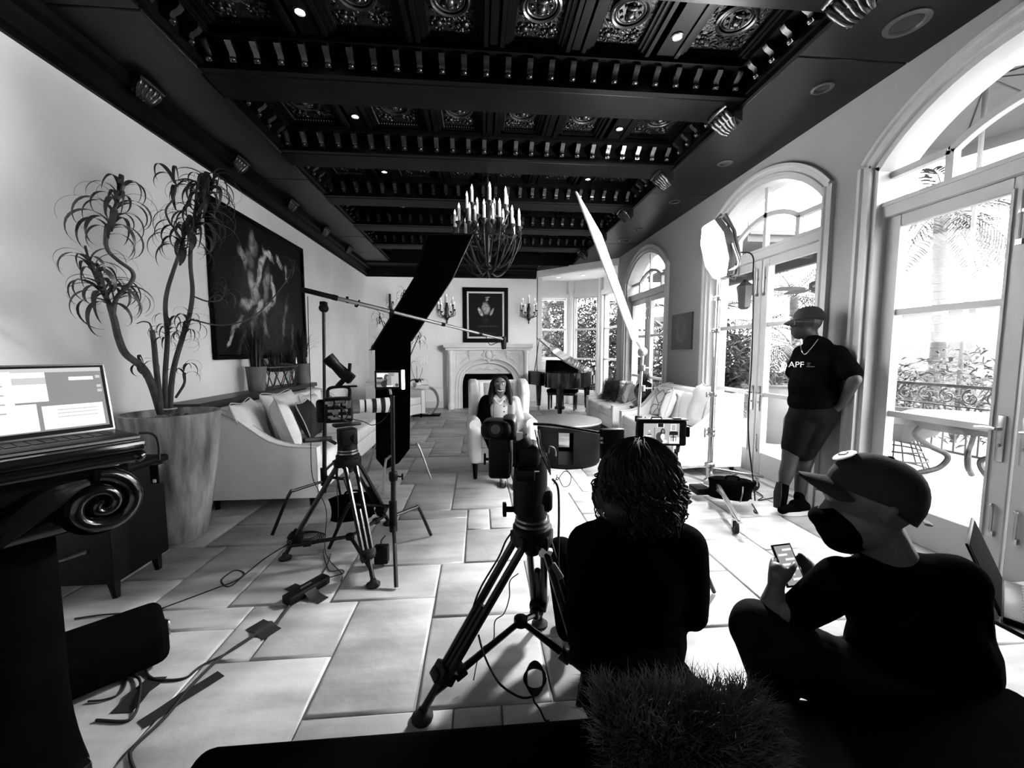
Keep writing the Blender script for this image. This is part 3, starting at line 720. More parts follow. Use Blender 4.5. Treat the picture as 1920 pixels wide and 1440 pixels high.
# a second plant of the same kind in the far corner
t = thing('planter', 'pale planter standing in the far corner behind the black flag', 'planter', (-1.95, 9.45, 0))
MB().lathe([(.16, 0), (.2, .1), (.25, .5), (.26, .6), (.24, .6), (.23, .5), (.001, .5)], 24).o('pot', 'pot_grey', t)
plant2 = thing('dracaena_plant', 'leafy plant in the far corner partly hidden behind the black flag', 'plant', (-1.95, 9.45, .5))
B2 = V((-1.95, 9.45, .5)); pl0 = plant; 
for k, (x, y, yy) in enumerate(((757,548,9.3), (735,572,9.35), (712,592,9.4), (706,645,9.4), (786,628,9.3))):
    p = AY(x, y, yy); MB().tube(bez([B2, B2.lerp(p, .5)+V((.06*(-1)**k, 0, .15)), p], 8), .012, 6).o('stem', 'bark', plant2, True)
    rosette(plant2, B2, p-V((0, 0, .22)), p+V((0, 0, .05)), 13, .85, 60+k)

# ------------------------------------------------------------------ upholstery
def sofa(name, label, L_, D_, loc, rz, H=.90, AF=.56, ncush=2, cat='sofa', grp=None, seat_z=.46, m='linen', backs=True):
    t = thing(name, label, cat, loc, rz, grp)
    N = 12; ap = []
    for i in range(N+1):
        u = i/N; y = lerp(D_/2, -D_/2, u); s = 1/(1+math.exp(-(u-.42)*9)); s0 = 1/(1+math.exp(.42*9)); s1 = 1/(1+math.exp(-.58*9)); s = (s-s0)/(s1-s0)
        ap.append((y, lerp(H, AF, s)))
    for sx in (-1, 1):
        poly = [(D_/2, .10)]+ap+[(-D_/2+.0, .10)]
        mb = MB(); x0, x1 = sx*L_/2, sx*(L_/2-.11)
        for (ya, za), (yb, zb) in zip(ap, ap[1:]): mb.prism([(ya, .10), (ya, za), (yb, zb), (yb, .10)], x0, x1, 'X')
        arm = mb.o('arm', m, t, angle=25)
        pts = [(x0-sx*.006, y, z) for y, z in ap]+[(x0-sx*.006, -D_/2-.003, AF-.1), (x0-sx*.006, -D_/2-.003, .12)]
        MB().tube(pts, .007, 6).o('piping', 'linen_mid', arm)
        MB().tube([(x1, y, z) for y, z in ap], .007, 6).o('piping', 'linen_mid', arm)
    MB().rbox(-L_/2+.1, L_/2-.1, D_/2-.2, D_/2, .10, H-.01, .03, 3).o('back', m, t)
    MB().rbox(-L_/2+.1, L_/2-.1, -D_/2+.02, D_/2-.18, .10, .30, .012, 2).o('seat_base', m, t)
    w = (L_-.22)/ncush
    for k in range(ncush):
        x0 = -L_/2+.11+k*w
        MB().rbox(x0+.004, x0+w-.004, -D_/2-.0, D_/2-.20, .30, seat_z, .035, 4).o('seat_cushion', m, t)
        if not backs: continue
        bm_ = MB().rbox(x0+.004, x0+w-.004, -.07, .07, 0, H-seat_z-.05, .05, 4).tf(Matrix.Translation((0, D_/2-.27, seat_z)) @ Matrix.Rotation(-.13, 4, 'X')); bm_.o('back_cushion', m, t)
    for sx in (-1, 1):
        for sy in (-1, 1):
            x, y = sx*(L_/2-.06), sy*(D_/2-.07); MB().tube([(x, y, .105), (x, y, .0)], [.032, .022], 4).o('foot', 'dark_wood', t)
    return t
sofa('sofa', 'long cream sofa with sloping arms under the large painting', 2.25, .96, (-1.93, 4.72, 0), PI/2, .90, .55, 2, backs=False)
sofa('sofa', 'farther cream sofa by the windows with the fluffy dark cushion', 1.60, .80, (2.58, 7.10, 0), -PI/2, .82, .52, 2, grp='sofas along the garden doors')
sofa('sofa', 'nearer cream sofa by the garden doors, bright in the lamp light', 1.75, .80, (2.56, 5.08, 0), -PI/2, .93, .50, 2, grp='sofas along the garden doors')
def cushion(label, w, h, t_, loc, rz, tilt, m='cushion', pat=False, name='cushion', grp=None, roll=0):
    c = thing(name, label, 'cushion', loc, rz, grp); R = Matrix.Rotation(tilt, 4, 'X') @ Matrix.Rotation(roll, 4, 'Y')
    body = pillow(w, h, t_).tf(R).o('cover', m, c, angle=80)
    e = []
    for u, v in ((-1,-1),(0,-.92),(1,-1),(.92,0),(1,1),(0,.92),(-1,1),(-.92,0)): e.append(V((u*w/2, 0, v*h/2+h/2)))
    MB().tube([R @ p for p in bez(e+[e[0]], 4)[:-1]], .005, 5, closed=True).o('piping', 'linen_mid', c)
    if pat:
        for sy in (-1, 1):
            mb = MB(); y = sy*(t_/2+.002)
            def S(u, v): return R @ V((u*w/2, sy*(t_/2*((1-u**4)*(1-v**4))**.55+.002), v*h/2+h/2))
            def L(*q):
                pts = []
                for (a, b), (c_, d) in zip(q, q[1:]): pts += [S(lerp(a, c_, i/6), lerp(b, d, i/6)) for i in range(7)]
                mb.tube(pts, .0055, 5)
            ring = [(.42*math.cos(a)*(1+.13*math.cos(4*a)), .42*math.sin(a)*(1+.13*math.cos(4*a))) for a in [2*PI*i/24 for i in range(25)]]
            L(*[(a, b+.28) for a, b in ring]); L((-.85, .85), (-.3, .6)); L((.85, .85), (.35, .55)); L((0, -.15), (0, -.5)); L((0, -.5), (-.45, -.9)); L((0, -.5), (.45, -.9)); L((-.45, -.3), (.45, -.3)); L((-.45, -.3), (-.85, -.6)); L((.45, -.3), (.85, -.6))
            mb.o('braid', 'rope_trim', c)
    return c
cushion('cream scatter cushion at the near arm of the left sofa, behind the front one', .56, .50, .18, (-2.06, 3.88, .465), PI/2+.22, -.30)
cushion('cream scatter cushion leaning foremost at the near end of the left sofa', .56, .50, .18, (-1.82, 4.04, .465), PI/2+.5, -.32)
cushion('dark patterned scatter cushion on the left sofa behind the white-lensed camera', .46, .42, .15, (-1.80, 4.52, .465), PI/2+.15, -.35, 'fur_dark')
cushion('crumpled cream cushion resting high on the back of the left sofa', .56, .52, .18, (-2.06, 4.50, .465), PI/2-.1, -.30)
cushion('cream cushion at the far end of the left sofa', .46, .42, .16, (-2.06, 5.25, .47), PI/2, -.35)
cushion('pale cushion with dark braided trellis on the nearer sofa, rear of the two', .44, .43, .15, (2.62, 5.55, .47), -PI/2+.2, -.30, 'linen', True)
cushion('pale cushion with dark braided trellis on the nearer sofa, front of the two', .46, .45, .16, (2.50, 5.22, .47), -PI/2-.45, -.30, 'linen', True)
cushion('plump plain grey cushion beside the light stand on the nearer sofa', .56, .52, .20, (2.66, 4.72, .50), -PI/2-.3, -.28, 'cushion')
cushion('cushion with braided trellis beside the fluffy one on the farther sofa', .44, .42, .14, (2.62, 7.02, .47), -PI/2-.2, -.30, 'linen', True)
cushion('plain pale cushion at the near end of the farther sofa', .52, .50, .16, (2.76, 6.72, .50), -PI/2-.1, -.25, 'linen_mid')
# fluffy cushion with real strands
def fluffy(label, w, h, t_, loc, rz, tilt, n, fl, seed, m='fur_dark', m2='fur_tip', th=.0016):
    c = thing('fur_cushion', label, 'cushion', loc, rz); r = random.Random(seed); R = Matrix.Rotation(tilt, 4, 'X')
    pillow(w, h, t_).tf(R).o('cover', m, c, angle=80)
    mb = MB()
    for i in range(n):
        u, v = r.uniform(-.97, .97), r.uniform(-.97, .97); sy = -1 if r.random() < .72 else 1
        p = V((u*w/2, sy*t_/2*((1-u**4)*(1-v**4))**.55, v*h/2+h/2)); nrm = V((u*.9, sy*.8, v*.9+.3)).normalized()
        d2 = (nrm*.6+V((r.uniform(-.7, .7), r.uniform(-.4, .4), r.uniform(-.2, .9)))).normalized(); l = fl*r.uniform(.5, 1.2)
        q = [p, p+nrm*l*.4, p+nrm*l*.55+d2*l*.35, p+nrm*l*.55+d2*l*.8-V((0, 0, l*.15))]
        mb.tube([R @ x for x in q], [th, th*.9, th*.6, th*.15], 3, cap=False)
    o = mb.o('fur', m2, c); o['kind'] = 'stuff'
    return c
fluffy('fluffy dark cushion on the farther sofa by the piano', .42, .42, .17, (2.45, 7.35, .47), -PI/2+.25, -.25, 1500, .05, 4)

# console table behind the left sofa and the things on it
t = thing('console_table', 'dark wooden console table standing behind the left sofa', 'table', (-2.55, 4.85, 0))
MB().rbox(-.15, .15, -1.25, 1.25, .90, .955, .006, 1).o('top', 'walnut', t)
MB().box(-.13, .13, -1.2, 1.2, .80, .90).o('apron', 'walnut', t)
for x in (-.11, .11):
    for y in (-1.17, 1.17): MB().box(x-.03, x+.03, y-.03, y+.03, 0, .80).o('leg', 'walnut', t)
def grass(label, loc, pot_h, seed, n=240, L_=.50):
    p = thing('potted_grass', label, 'plant', loc); r = random.Random(seed)
    MB().lathe([(.075, 0), (.085, .02), (.105, pot_h-.02), (.108, pot_h), (.095, pot_h), (.09, pot_h-.03), (.001, pot_h-.03)], 20).o('pot', 'pot_grey', p)
    mb = MB()
    for i in range(n):
        a = r.uniform(0, 2*PI); s = abs(r.gauss(0, .5)); s = min(s, 1.25); l = L_*r.uniform(.7, 1.1); b = V((r.uniform(-.05, .05), r.uniform(-.05, .05), pot_h-.03)); d = V((math.cos(a), math.sin(a), 0))
        pts = [b+d*l*math.sin(s*.5*t_)*t_+V((0, 0, l*t_*math.cos(s*.75*t_))) for t_ in (0, .3, .6, .85, 1)]
        pts = [V((max(p_.x, -.155), p_.y, p_.z)) for p_ in pts]
        mb.strip(pts, [.003, .0035, .003, .002, .0003], V((-d.y, d.x, 0)), .0006)
    mb.o('grass_blades', 'leaf_dark', p)['kind'] = 'stuff'
    return p
g1 = AX(500, 745, -2.55); grass('nearer potted grass on the console table in front of the painting', (-2.53, 4.74, .955), .28, 3)
grass('farther potted grass on the console table at the corner of the painting', (-2.53, 5.92, .955), .28, 5)
t = thing('wire_bowl', 'low iron bowl on crossed wire legs between the two potted grasses', 'bowl', (-2.55, 5.34, .955))
for k in range(12):
    a = 2*PI*k/12; c, s = math.cos(a), math.sin(a); a2 = a+.45
    MB().tube([(.10*c, .34*s, 0), (.115*math.cos(a2), .38*math.sin(a2), .26)], .006, 5).o('wire_leg', 'iron', t)
    MB().tube([(.10*c, .34*s, 0), (.115*math.cos(a-.45), .38*math.sin(a-.45), .26)], .006, 5).o('wire_leg', 'iron', t)
MB().tube([(.12*math.cos(2*PI*k/24), .39*math.sin(2*PI*k/24), .26) for k in range(24)], .011, 6, closed=True).o('rim', 'iron', t)
MB().tube([(.10*math.cos(2*PI*k/24), .34*math.sin(2*PI*k/24), .006) for k in range(24)], .006, 6, closed=True).o('foot_ring', 'iron', t)
mb = MB(); mb.ell((0, 0, .25), .11, .37, .06, 16, 6); r = random.Random(2)
for k in range(70):
    p = V((r.uniform(-.06, .06), r.uniform(-.30, .30), .27)); d = V((r.uniform(-.5, .5), r.uniform(-.9, .9), 1)).normalized(); l = r.uniform(.10, .22)
    mb.strip([p, p+d*l*.5, p+d*l], [.012, .014, .001], V((d.y, -d.x, .1)), .003)
mb.o('succulent_leaves', 'leaf_dark', t)

# ------------------------------------------------------------------ fireplace wall
FC = .225                                   # centre of the fireplace
t = thing('fireplace', 'carved white stone fireplace with arched surround', 'fireplace', (FC, YF, 0))
MB().rbox(-1.09, 1.09, -.40, 0, 1.50, 1.60, .015, 2).rbox(-1.05, 1.05, -.37, 0, 1.44, 1.50, .02, 2).o('mantel_shelf', 'stone_white', t)
def tudor(hw, zs, zp, n=20): return [(hw*math.cos(PI*(1-i/n)), zs+(zp-zs)*math.sin(PI*i/n)**.8) for i in range(n+1)]
outer, inner = tudor(.80, .55, 1.25), tudor(.66, .55, 1.14)
mb = MB(); face = [(-1.0, 0), (-.80, 0)]
for sx in (-1, 1): mb.box(sx*1.0, sx*.80, -.30, 0, 0, 1.44)
for (x0, z0), (x1, z1) in zip(outer, outer[1:]): mb.prism([(x0, z0), (x1, z1), (x1, 1.44), (x0, 1.44)], -.30, 0, 'Y')
mb.o('surround', 'stone_white', t)
mb = MB()
for sx in (-1, 1): mb.box(sx*.80, sx*.66, -.24, 0, 0, .55)
for k in range(20): mb.prism([outer[k], outer[k+1], inner[k+1], inner[k]], -.24, 0, 'Y')
mb.o('arch_ring', 'stone_white', t, angle=25)
for hw, zp, y, r in ((.80, 1.25, -.30, .022), (.73, 1.195, -.25, .014), (.66, 1.14, -.24, .018)):
    q = tudor(hw, .55, zp); MB().tube([(-hw, y, 0)]+[(x, y, z) for x, z in q]+[(hw, y, 0)], r, 8).o('arch_moulding', 'stone_white', t)
mb = MB(); q = tudor(.66, .55, 1.14)
for k in range(20):
    z = .86
    (x0, z0), (x1, z1) = q[k], q[k+1]
    if max(z0, z1) > z: mb.prism([(x0, min(z, z0)), (x1, min(z, z1)), (x1, z1), (x0, z0)], -.16, 0, 'Y')
mb.o('lintel_panel', 'stone_white', t)
mb = MB(); mb.tube(bez([(-.32, -.165, .93), (-.2, -.17, .99), (-.08, -.17, .96), (0, -.175, 1.02), (.08, -.17, .96), (.2, -.17, .99), (.32, -.165, .93)], 8), .018, 6); mb.ell((0, -.17, 1.0), .07, .02, .045, 12, 6); mb.o('lintel_scroll', 'stone_white', t)
MB().box(-.66, .66, -.15, -.005, 0, .86).o('firebox', 'gap_black', t)
for sx in (-1, 1):
    MB().tube([(sx*.92, -.33, .16), (sx*.92, -.33, 1.36)], [.055, .048], 16).lathe([(.075, 0), (.075, .08), (.065, .11), (.058, .16)], 16, (sx*.92, -.33, 0)).lathe([(.05, 1.34), (.062, 1.38), (.07, 1.44)], 16, (sx*.92, -.33, 0)).o('column', 'stone_white', t)
    pan = [(sx*.78, 1.38), (sx*.78, 1.02), (sx*.62, 1.20), (sx*.40, 1.32), (sx*.20, 1.37)]
    MB().tube([(a, -.305, b) for a, b in pan]+[(pan[0][0], -.305, pan[0][1])], .012, 6).o('panel_moulding', 'stone_white', t)
    mb = MB(); mb.ell((sx*.46, -.32, 1.40), .055, .035, .04, 10, 6); mb.ell((sx*.46, -.32, 1.33), .04, .03, .05, 10, 6); mb.ell((sx*.46, -.31, 1.26), .022, .02, .05, 8, 5)
    for k in (-1, 1): mb.ell((sx*.46+k*.05, -.31, 1.37), .02, .02, .05, 8, 5, euler(0, k*25, 0))
    mb.o('carved_drop', 'stone_white', t)
mb = MB(); mb.ell((0, -.32, 1.33), .075, .05, .11, 14, 8); mb.torus((0, -.31, 1.33), .12, .02, 24, 6, 'Y')
for k in range(8): a = 2*PI*k/8; mb.ell((.14*math.cos(a), -.31, 1.33+.14*math.sin(a)), .045, .03, .03, 8, 5, euler(0, -math.degrees(a), 0))
mb.o('cartouche', 'stone_white', t)
def bp(px, py, rx, rz, ang, val): p = AY(px, py, YF); return (p.x-.165, p.z-1.64, rx, rz, ang, val)
canvas_mat('painting_player', [bp(911,578,.11,.18,10,.55), bp(901,585,.05,.14,30,.8), bp(922,585,.04,.12,-25,.5), bp(913,562,.04,.05,0,.6), bp(914,558,.07,.02,0,.55), bp(910,600,.10,.12,0,.02), bp(915,612,.3,.03,0,.05), bp(912,625,.35,.03,0,.03)], base=.002, streak=.06, nscale=9)
framed('painting', 'portrait painting in a black frame with white slip above the mantel', 1.13, 1.36, (.165, YF-.002, 1.64), 0, 'painting_player', .10, .045)
def sconce(x, label):
    t = thing('wall_sconce', label, 'wall lamp', (x, YF, 2.10), group='candle sconces beside the portrait')
    mb = MB(); mb.lathe([(.006, 0), (.02, .04), (.012, .07), (.045, .12), (.06, .2), (.035, .28), (.05, .36), (.03, .45), (.012, .52)], 12, (0, -.06, 0)); mb.o('back_plate', 'iron', t)
    for k, (ax, ay, h, hh) in enumerate(((-.19, -.12, .34, .14), (.19, -.12, .34, .14), (-.11, -.24, .28, .15), (.11, -.24, .28, .15), (0, -.10, .50, .17), (-.15, -.06, .46, .14), (.15, -.06, .46, .14))):
        if k != 4: MB().tube(bez([(0, -.06, .14), (ax*.55, ay*.7, .08+h*.25), (ax*1.08, ay, .12+h*.3), (ax, ay, h)], 6), .009, 6).o('arm', 'iron', t)
        MB().lathe([(.01, -.03), (.03, -.01), (.036, 0), (.03, .008)], 12, (ax, ay, h)).o('drip_pan', 'iron', t)
        cdl = MB().lathe([(.016, 0), (.016, hh), (.006, hh+.004)], 10, (ax, ay, h)).o('candle', 'candle', t)
        MB().lathe([(.006, 0), (.013, .015), (.008, .035), (.001, .055)], 8, (ax, ay, h+hh)).o('bulb', 'bulb', cdl)
sconce(-.79, 'black iron candle sconce on the left of the portrait'); sconce(1.25, 'black iron candle sconce on the right of the portrait')

# chandelier
CX, CY, CZ = .12, 5.32, 2.36
t = thing('chandelier', 'large black iron chandelier with white candles', 'chandelier', (CX, CY, CZ))
MB().lathe([(.004, 0), (.018, .02), (.008, .05), (.03, .08), (.045, .12), (.02, .17)], 12).o('finial', 'iron', t)
MB().lathe([(.02, .15), (.05, .3), (.03, .5), (.065, .62), (.03, .75), (.05, .9), (.02, 1.02), (.012, 1.30)], 12).o('stem', 'iron', t)
MB().lathe([(.012, 1.30), (.06, 1.31), (.05, 1.33), (.001, 1.335)], 12).o('canopy', 'iron', t)
mb = MB()
for k in range(6): mb.torus((0, 0, 1.04+k*.045), .018, .006, 10, 6, 'X' if k % 2 else 'Y')
mb.o('chain', 'iron', t)
def candle_arm(a, R0, zb, hh, zs, r0=.03):
    c, s = math.cos(a), math.sin(a)
    P = lambda r, z: (r*c, r*s, z)
    arm = MB().tube(bez([P(r0, zs), P(R0*.35, zs-.06), P(R0*.72, zs+.06), P(R0*1.04, zb-.14), P(R0, zb)], 6), .010, 6).o('arm', 'iron', t)
    MB().lathe([(.012, -.05), (.022, -.03), (.045, -.006), (.05, .006), (.02, .012)], 12, P(R0, zb)).o('drip_pan', 'iron', arm)
    MB().lathe([(.019, 0), (.019, hh), (.006, hh+.005)], 10, P(R0, zb)).o('candle', 'candle', arm)
    MB().lathe([(.008, 0), (.016, .018), (.010, .045), (.001, .07)], 8, P(R0, zb+hh)).o('bulb', 'bulb', arm)
for k in range(14): candle_arm(2*PI*k/14+.1, .42, .60+.02*(k % 3), .17, .10 if k % 2 else .2)
for k in range(7): candle_arm(2*PI*k/7+.3, .27, .88, .17, .55)
for k in range(5): candle_arm(2*PI*k/5, .20, .68, .15, .35)
for k in range(8):
    a = 2*PI*k/8; c, s = math.cos(a), math.sin(a)
    MB().tube(bez([(.02*c, .02*s, .10), (.16*c, .16*s, .14), (.27*c, .27*s, .30), (.33*c, .33*s, .48), (.2*c, .2*s, .6)], 6), .008, 6).o('basket_strap', 'iron', t)
MB().torus((0, 0, .48), .33, .010, 32, 6).o('ring', 'iron', t)

# ------------------------------------------------------------------ far furniture
pn = thing('grand_piano', 'black grand piano with raised lid in front of the bay', 'piano', (1.74, 8.78, 0), math.radians(-24))
out = [(-.70, .70), (.70, .70), (.70, -.35)]+[(.70-.02*i-.0, -.35-.10*i) for i in (1, 2)]+[(.55, -.72), (.38, -.83), (.16, -.85), (-.02, -.76), (-.13, -.60), (-.20, -.40), (-.34, -.22), (-.54, -.08), (-.70, .06)]
MB().prism(out, .66, .97, 'Z').o('case', 'black_lacquer', pn, angle=30)
MB().box(-.70, .70, .70, .86, .66, .76).box(-.72, -.64, .62, .88, .66, .86).box(.64, .72, .62, .88, .66, .86).o('key_bed', 'black_lacquer', pn)
mb = MB()
for i in range(40): mb.box(-.62+i*.031, -.62+i*.031+.029, .72, .85, .76, .775)
mb.o('keys', 'lens_white', pn)['kind'] = 'stuff'
lidR = Matrix.Translation((.70, 0, .98)) @ Matrix.Rotation(math.radians(31), 4, 'Y') @ Matrix.Translation((-.70, 0, 0))
MB().prism([(x, min(y, .45)) for x, y in out], 0, .025, 'Z').tf(lidR).o('lid', 'piano_lid', pn) if 'piano_lid' in M else None
mat('piano_lid', .10, .08, var=.1, scale=3, spec=.9, coat=.6)
MB().prism([(x, min(y, .45)) for x, y in out], 0, .025, 'Z').tf(lidR).o('lid', 'piano_lid', pn)
MB().cyl((-.60, .25, .97), (-.50, .25, 1.66), .008, n=6).o('lid_prop', 'black_lacquer', pn)
MB().obox((.0, .48, 1.09), .78, .03, .24, (-14, 0, 0)).o('music_desk', 'black_lacquer', pn)
for x, y in ((-.58, .55), (.58, .55), (.20, -.62)):
    lg = MB().tube([(x, y, .66), (x, y, .60), (x, y, .10)], [.085, .07, .045], 4).o('leg', 'black_lacquer', pn); MB().lathe([(.02, .10), (.03, .05), (.03, .0)], 12, (x, y, 0)).o('caster', 'steel', lg)
MB().box(-.09, -.07, .28, .32, .12, .66).box(.07, .09, .28, .32, .12, .66).box(-.11, .11, .22, .36, .08, .14).cyl((-.03, .36, .10), (-.03, .44, .07), .012).cyl((.03, .36, .10), (.03, .44, .07), .012).o('pedal_lyre', 'black_lacquer', pn)
t = thing('piano_bench', 'black piano bench tucked behind the grand piano', 'bench', (2.02, 9.52, 0), math.radians(-24))
MB().rbox(-.36, .36, -.18, .18, .42, .50, .02, 2).o('seat', 'black_cloth', t); MB().box(-.34, .34, -.16, .16, .36, .42).o('apron', 'black_lacquer', t)
for x in (-.31, .31):
    for y in (-.13, .13): MB().tube([(x, y, .40), (x, y, 0)], [.03, .022], 4).o('leg', 'black_lacquer', t)
# wing chair for the guest
def wing_chair(loc, rz, label):
    t = thing('wing_chair', label, 'armchair', loc, rz)
    MB().rbox(-.33, .33, -.38, .30, .17, .34, .03, 3).o('seat_base', 'linen', t); MB().rbox(-.26, .26, -.40, .20, .34, .46, .045, 4).o('seat_cushion', 'linen', t)
    bk = MB().rbox(-.33, .33, .22, .36, .17, 1.05, .05, 3).tf(Matrix.Translation((0, 0, 0))).o('back', 'linen', t)
    for k in range(5): MB().tube([(-.22+k*.11, .22, .46), (-.22+k*.11, .20, .75), (-.22+k*.11, .22, 1.02)], [.045, .06, .045], 8).o('channel_tuft', 'linen', bk)
    for sx in (-1, 1):
        mb = MB(); prof = [(.34, .50), (.34, 1.06), (.20, 1.07), (.02, 1.03), (-.06, .92), (-.03, .74), (.0, .60), (-.02, .50)]
        mb.prism(prof, sx*.25, sx*.36, 'X'); bmm = mb.o('wing', 'linen', t, angle=30)
        md = bmm.modifiers.new('b', 'BEVEL'); md.width = .03; md.segments = 3; md.limit_method = 'ANGLE'
        mb = MB().rbox(sx*.25, sx*.38, -.42, .30, .17, .60, .05, 3); mb.tube([(sx*.315, -.40, .60), (sx*.315, .1, .61)], .068, 12); mb.o('arm', 'linen', t)
        MB().tube([(sx*.32, -.37, .18), (sx*.32, -.38, 0)], [.032, .02], 4).o('leg', 'dark_wood', t); MB().tube([(sx*.30, .28, .18), (sx*.31, .34, 0)], [.032, .02], 4).o('leg', 'dark_wood', t)
    return t
wing_chair((.24, 4.72, 0), math.radians(4), 'cream wing armchair in which the smiling woman sits')
sofa('armchair', 'low white armchair beside the glass side table, half hidden by the black flag', .86, .82, (-1.74, 8.45, 0), math.radians(55), .78, .60, 1, cat='armchair')
sp = FL(797, 779)
t = thing('side_table', 'glass-topped side table on a curved metal hoop base', 'table', (sp.x, sp.y, 0))
MB().rbox(-.26, .34, -.16, .16, 0, .03, .01, 2).o('base_plate', 'dark_wood', t)
mb = MB(); 
for y in (0,): 
    pts = [(.04+.25*math.sin(a)*1.0, 0, .33-.30*math.cos(a)) for a in [lerp(-.35*PI, 1.0*PI, i/22) for i in range(23)]]
    mb.rings([[V((x, -.10, z))+n_*.018, V((x, .10, z))+n_*.018, V((x, .10, z))-n_*.018, V((x, -.10, z))-n_*.018] for (x, _, z), n_ in [(p, V((p[0]-.04, 0, p[2]-.33)).normalized()) for p in pts]])
mb.o('hoop', 'alu', t)
MB().lathe([(.40, .60), (.40, .612)], 36).o('glass_top', 'glass_top', t) if 'glass_top' in M else MB().lathe([(.40, .60), (.40, .612)], 36).o('glass_top', 'glass', t)
MB().ell((.10, -.14, .06), .035, .035, .035, 10, 8).o('ball_foot', 'chrome', t)
for k, (dz, w) in enumerate(((.613, .30), (.648, .26))):
    b = thing('book', ['lower pale book under the orchid on the glass side table', 'upper pale book of the pair on the glass side table'][k], 'book', (sp.x-.04, sp.y-.05, dz), .15*k, 'books on the side table')
    MB().box(-w/2, w/2, -.11, .11, .004, .030).o('pages', 'paper', b); MB().box(-w/2-.004, w/2+.004, -.114, .114, 0, .004).box(-w/2-.004, w/2+.004, -.114, .114, .030, .034).box(-w/2-.004, -w/2, -.114, .114, 0, .034).o('cover', 'linen', b)
op = V((sp.x-.17, sp.y+.04, .613))
t = thing('orchid', 'white moth orchid in a pale pot on the side table', 'plant', op)
MB().lathe([(.05, 0), (.085, .03), (.095, .08), (.08, .12), (.07, .11), (.001, .10)], 18).o('pot', 'stone_white', t)
r = random.Random(9)
for k in range(6):
    a = k*1.05; c, s = math.cos(a), math.sin(a); MB().strip(bez([(0, 0, .11), (.08*c, .08*s, .19), (.18*c, .18*s, .18), (.25*c, .25*s, .12)], 4), [.012]+[.032]*8+[.022, .012, .004, .001], V((-s, c, 0)), .002).o('leaf', 'leaf_dark', t)
for k in range(3):
    dx = (-.10, .0, .11)[k]; top = V((dx*.6+.06, .0, .60+.03*k)); pts = bez([(0, 0, .10), (dx, .02, .35), (dx*1.1, 0, .55), top], 6); MB().tube(pts, .005, 5).o('stem', 'bark', t)
    for j in range(5):
        p = top+V((r.uniform(-.05, .10), r.uniform(-.06, .05), -.03*j+r.uniform(-.02, .06))); mb = MB()
        for q in range(5): mb.ell(p+V((.034*math.cos(q*1.257), -.005, .034*math.sin(q*1.257))), .032, .007, .024, 8, 4, euler(0, -math.degrees(q*1.257), 0))
        mb.ell(p+V((0, -.012, 0)), .010, .012, .010, 6, 4); mb.o('flower', 'petal', t)
# drum table by the armchair
t = thing('drum_table', 'round black drum table with a worn wooden top beside the armchair', 'table', (1.10, 5.02, 0))
MB().lathe([(.46, .50), (.47, .515), (.46, .53), (.001, .53)], 40).o('top', 'wood_top', t)
MB().lathe([(.43, .0), (.45, .02), (.45, .06), (.43, .06), (.43, .02)], 40).o('base_ring', 'black_plastic', t)
MB().lathe([(.44, .44), (.45, .46), (.45, .50), (.43, .50)], 40).o('top_ring', 'black_plastic', t)
for a0, a1 in ((-1.55, -.8), (-.8, 0), (0, .75), (.75, 1.2), (1.65, 2.4), (2.4, 3.2), (3.2, 4.33)):
    mb = MB(); n = 7
    rings = [[V((.445*math.cos(a), .445*math.sin(a), .05)), V((.445*math.cos(a), .445*math.sin(a), .45)), V((.425*math.cos(a), .425*math.sin(a), .45)), V((.425*math.cos(a), .425*math.sin(a), .05))] for a in [lerp(a0, a1, i/n) for i in range(n+1)]]
    mb.rings(rings).o('side_panel', 'black_plastic', t)
# vase on its stand between the right-hand sofas
t = thing('accent_table', 'small dark table between the two right-hand sofas', 'table', (2.62, 6.12, 0))
MB().rbox(-.19, .19, -.12, .12, .50, .53, .008, 1).o('top', 'dark_wood', t)
for x in (-.16, .16):
    for y in (-.09, .09): MB().box(x-.015, x+.015, y-.015, y+.015, 0, .50).o('leg', 'dark_wood', t)
t = thing('vase', 'round dark vase holding a feathery plume', 'vase', (2.62, 6.12, .53))
MB().lathe([(.07, 0), (.06, .02), (.05, .05), (.10, .09), (.145, .17), (.157, .25), (.135, .34), (.085, .40), (.05, .42), (.055, .45), (.04, .45), (.03, .42), (.001, .30)], 28).o('body', 'glass_dark', t)
mb = MB(); r = random.Random(5)
for i in range(160):
    a = r.uniform(0, 2*PI); l = r.uniform(.08, .19); d = V((math.cos(a)*r.uniform(.1, .8), math.sin(a)*r.uniform(.1, .8), 1)).normalized()
    mb.tube([V((0, 0, .40)), V((0, 0, .40))+d*l*.6, V((0, 0, .40))+d*l+V((d.x, d.y, -.3))*.05], [.003, .003, .0006], 4, cap=False)
mb.o('plume', 'pot_grey', t)['kind'] = 'stuff'
canvas_mat('painting_small', [(-.02, .30, .20, .24, 0, .06), (0, .30, .12, .18, 0, -.04), (0, .12, .08, .03, 0, .07)], base=.03, streak=.1, nscale=8)
t = thing('canvas_print', 'small unframed grey canvas on the wall between two garden doors', 'painting', (XR-.002, 5.74, 1.44), -PI/2)
MB().box(-.29, .29, -.028, 0, 0, .53).o('canvas', 'painting_small', t)
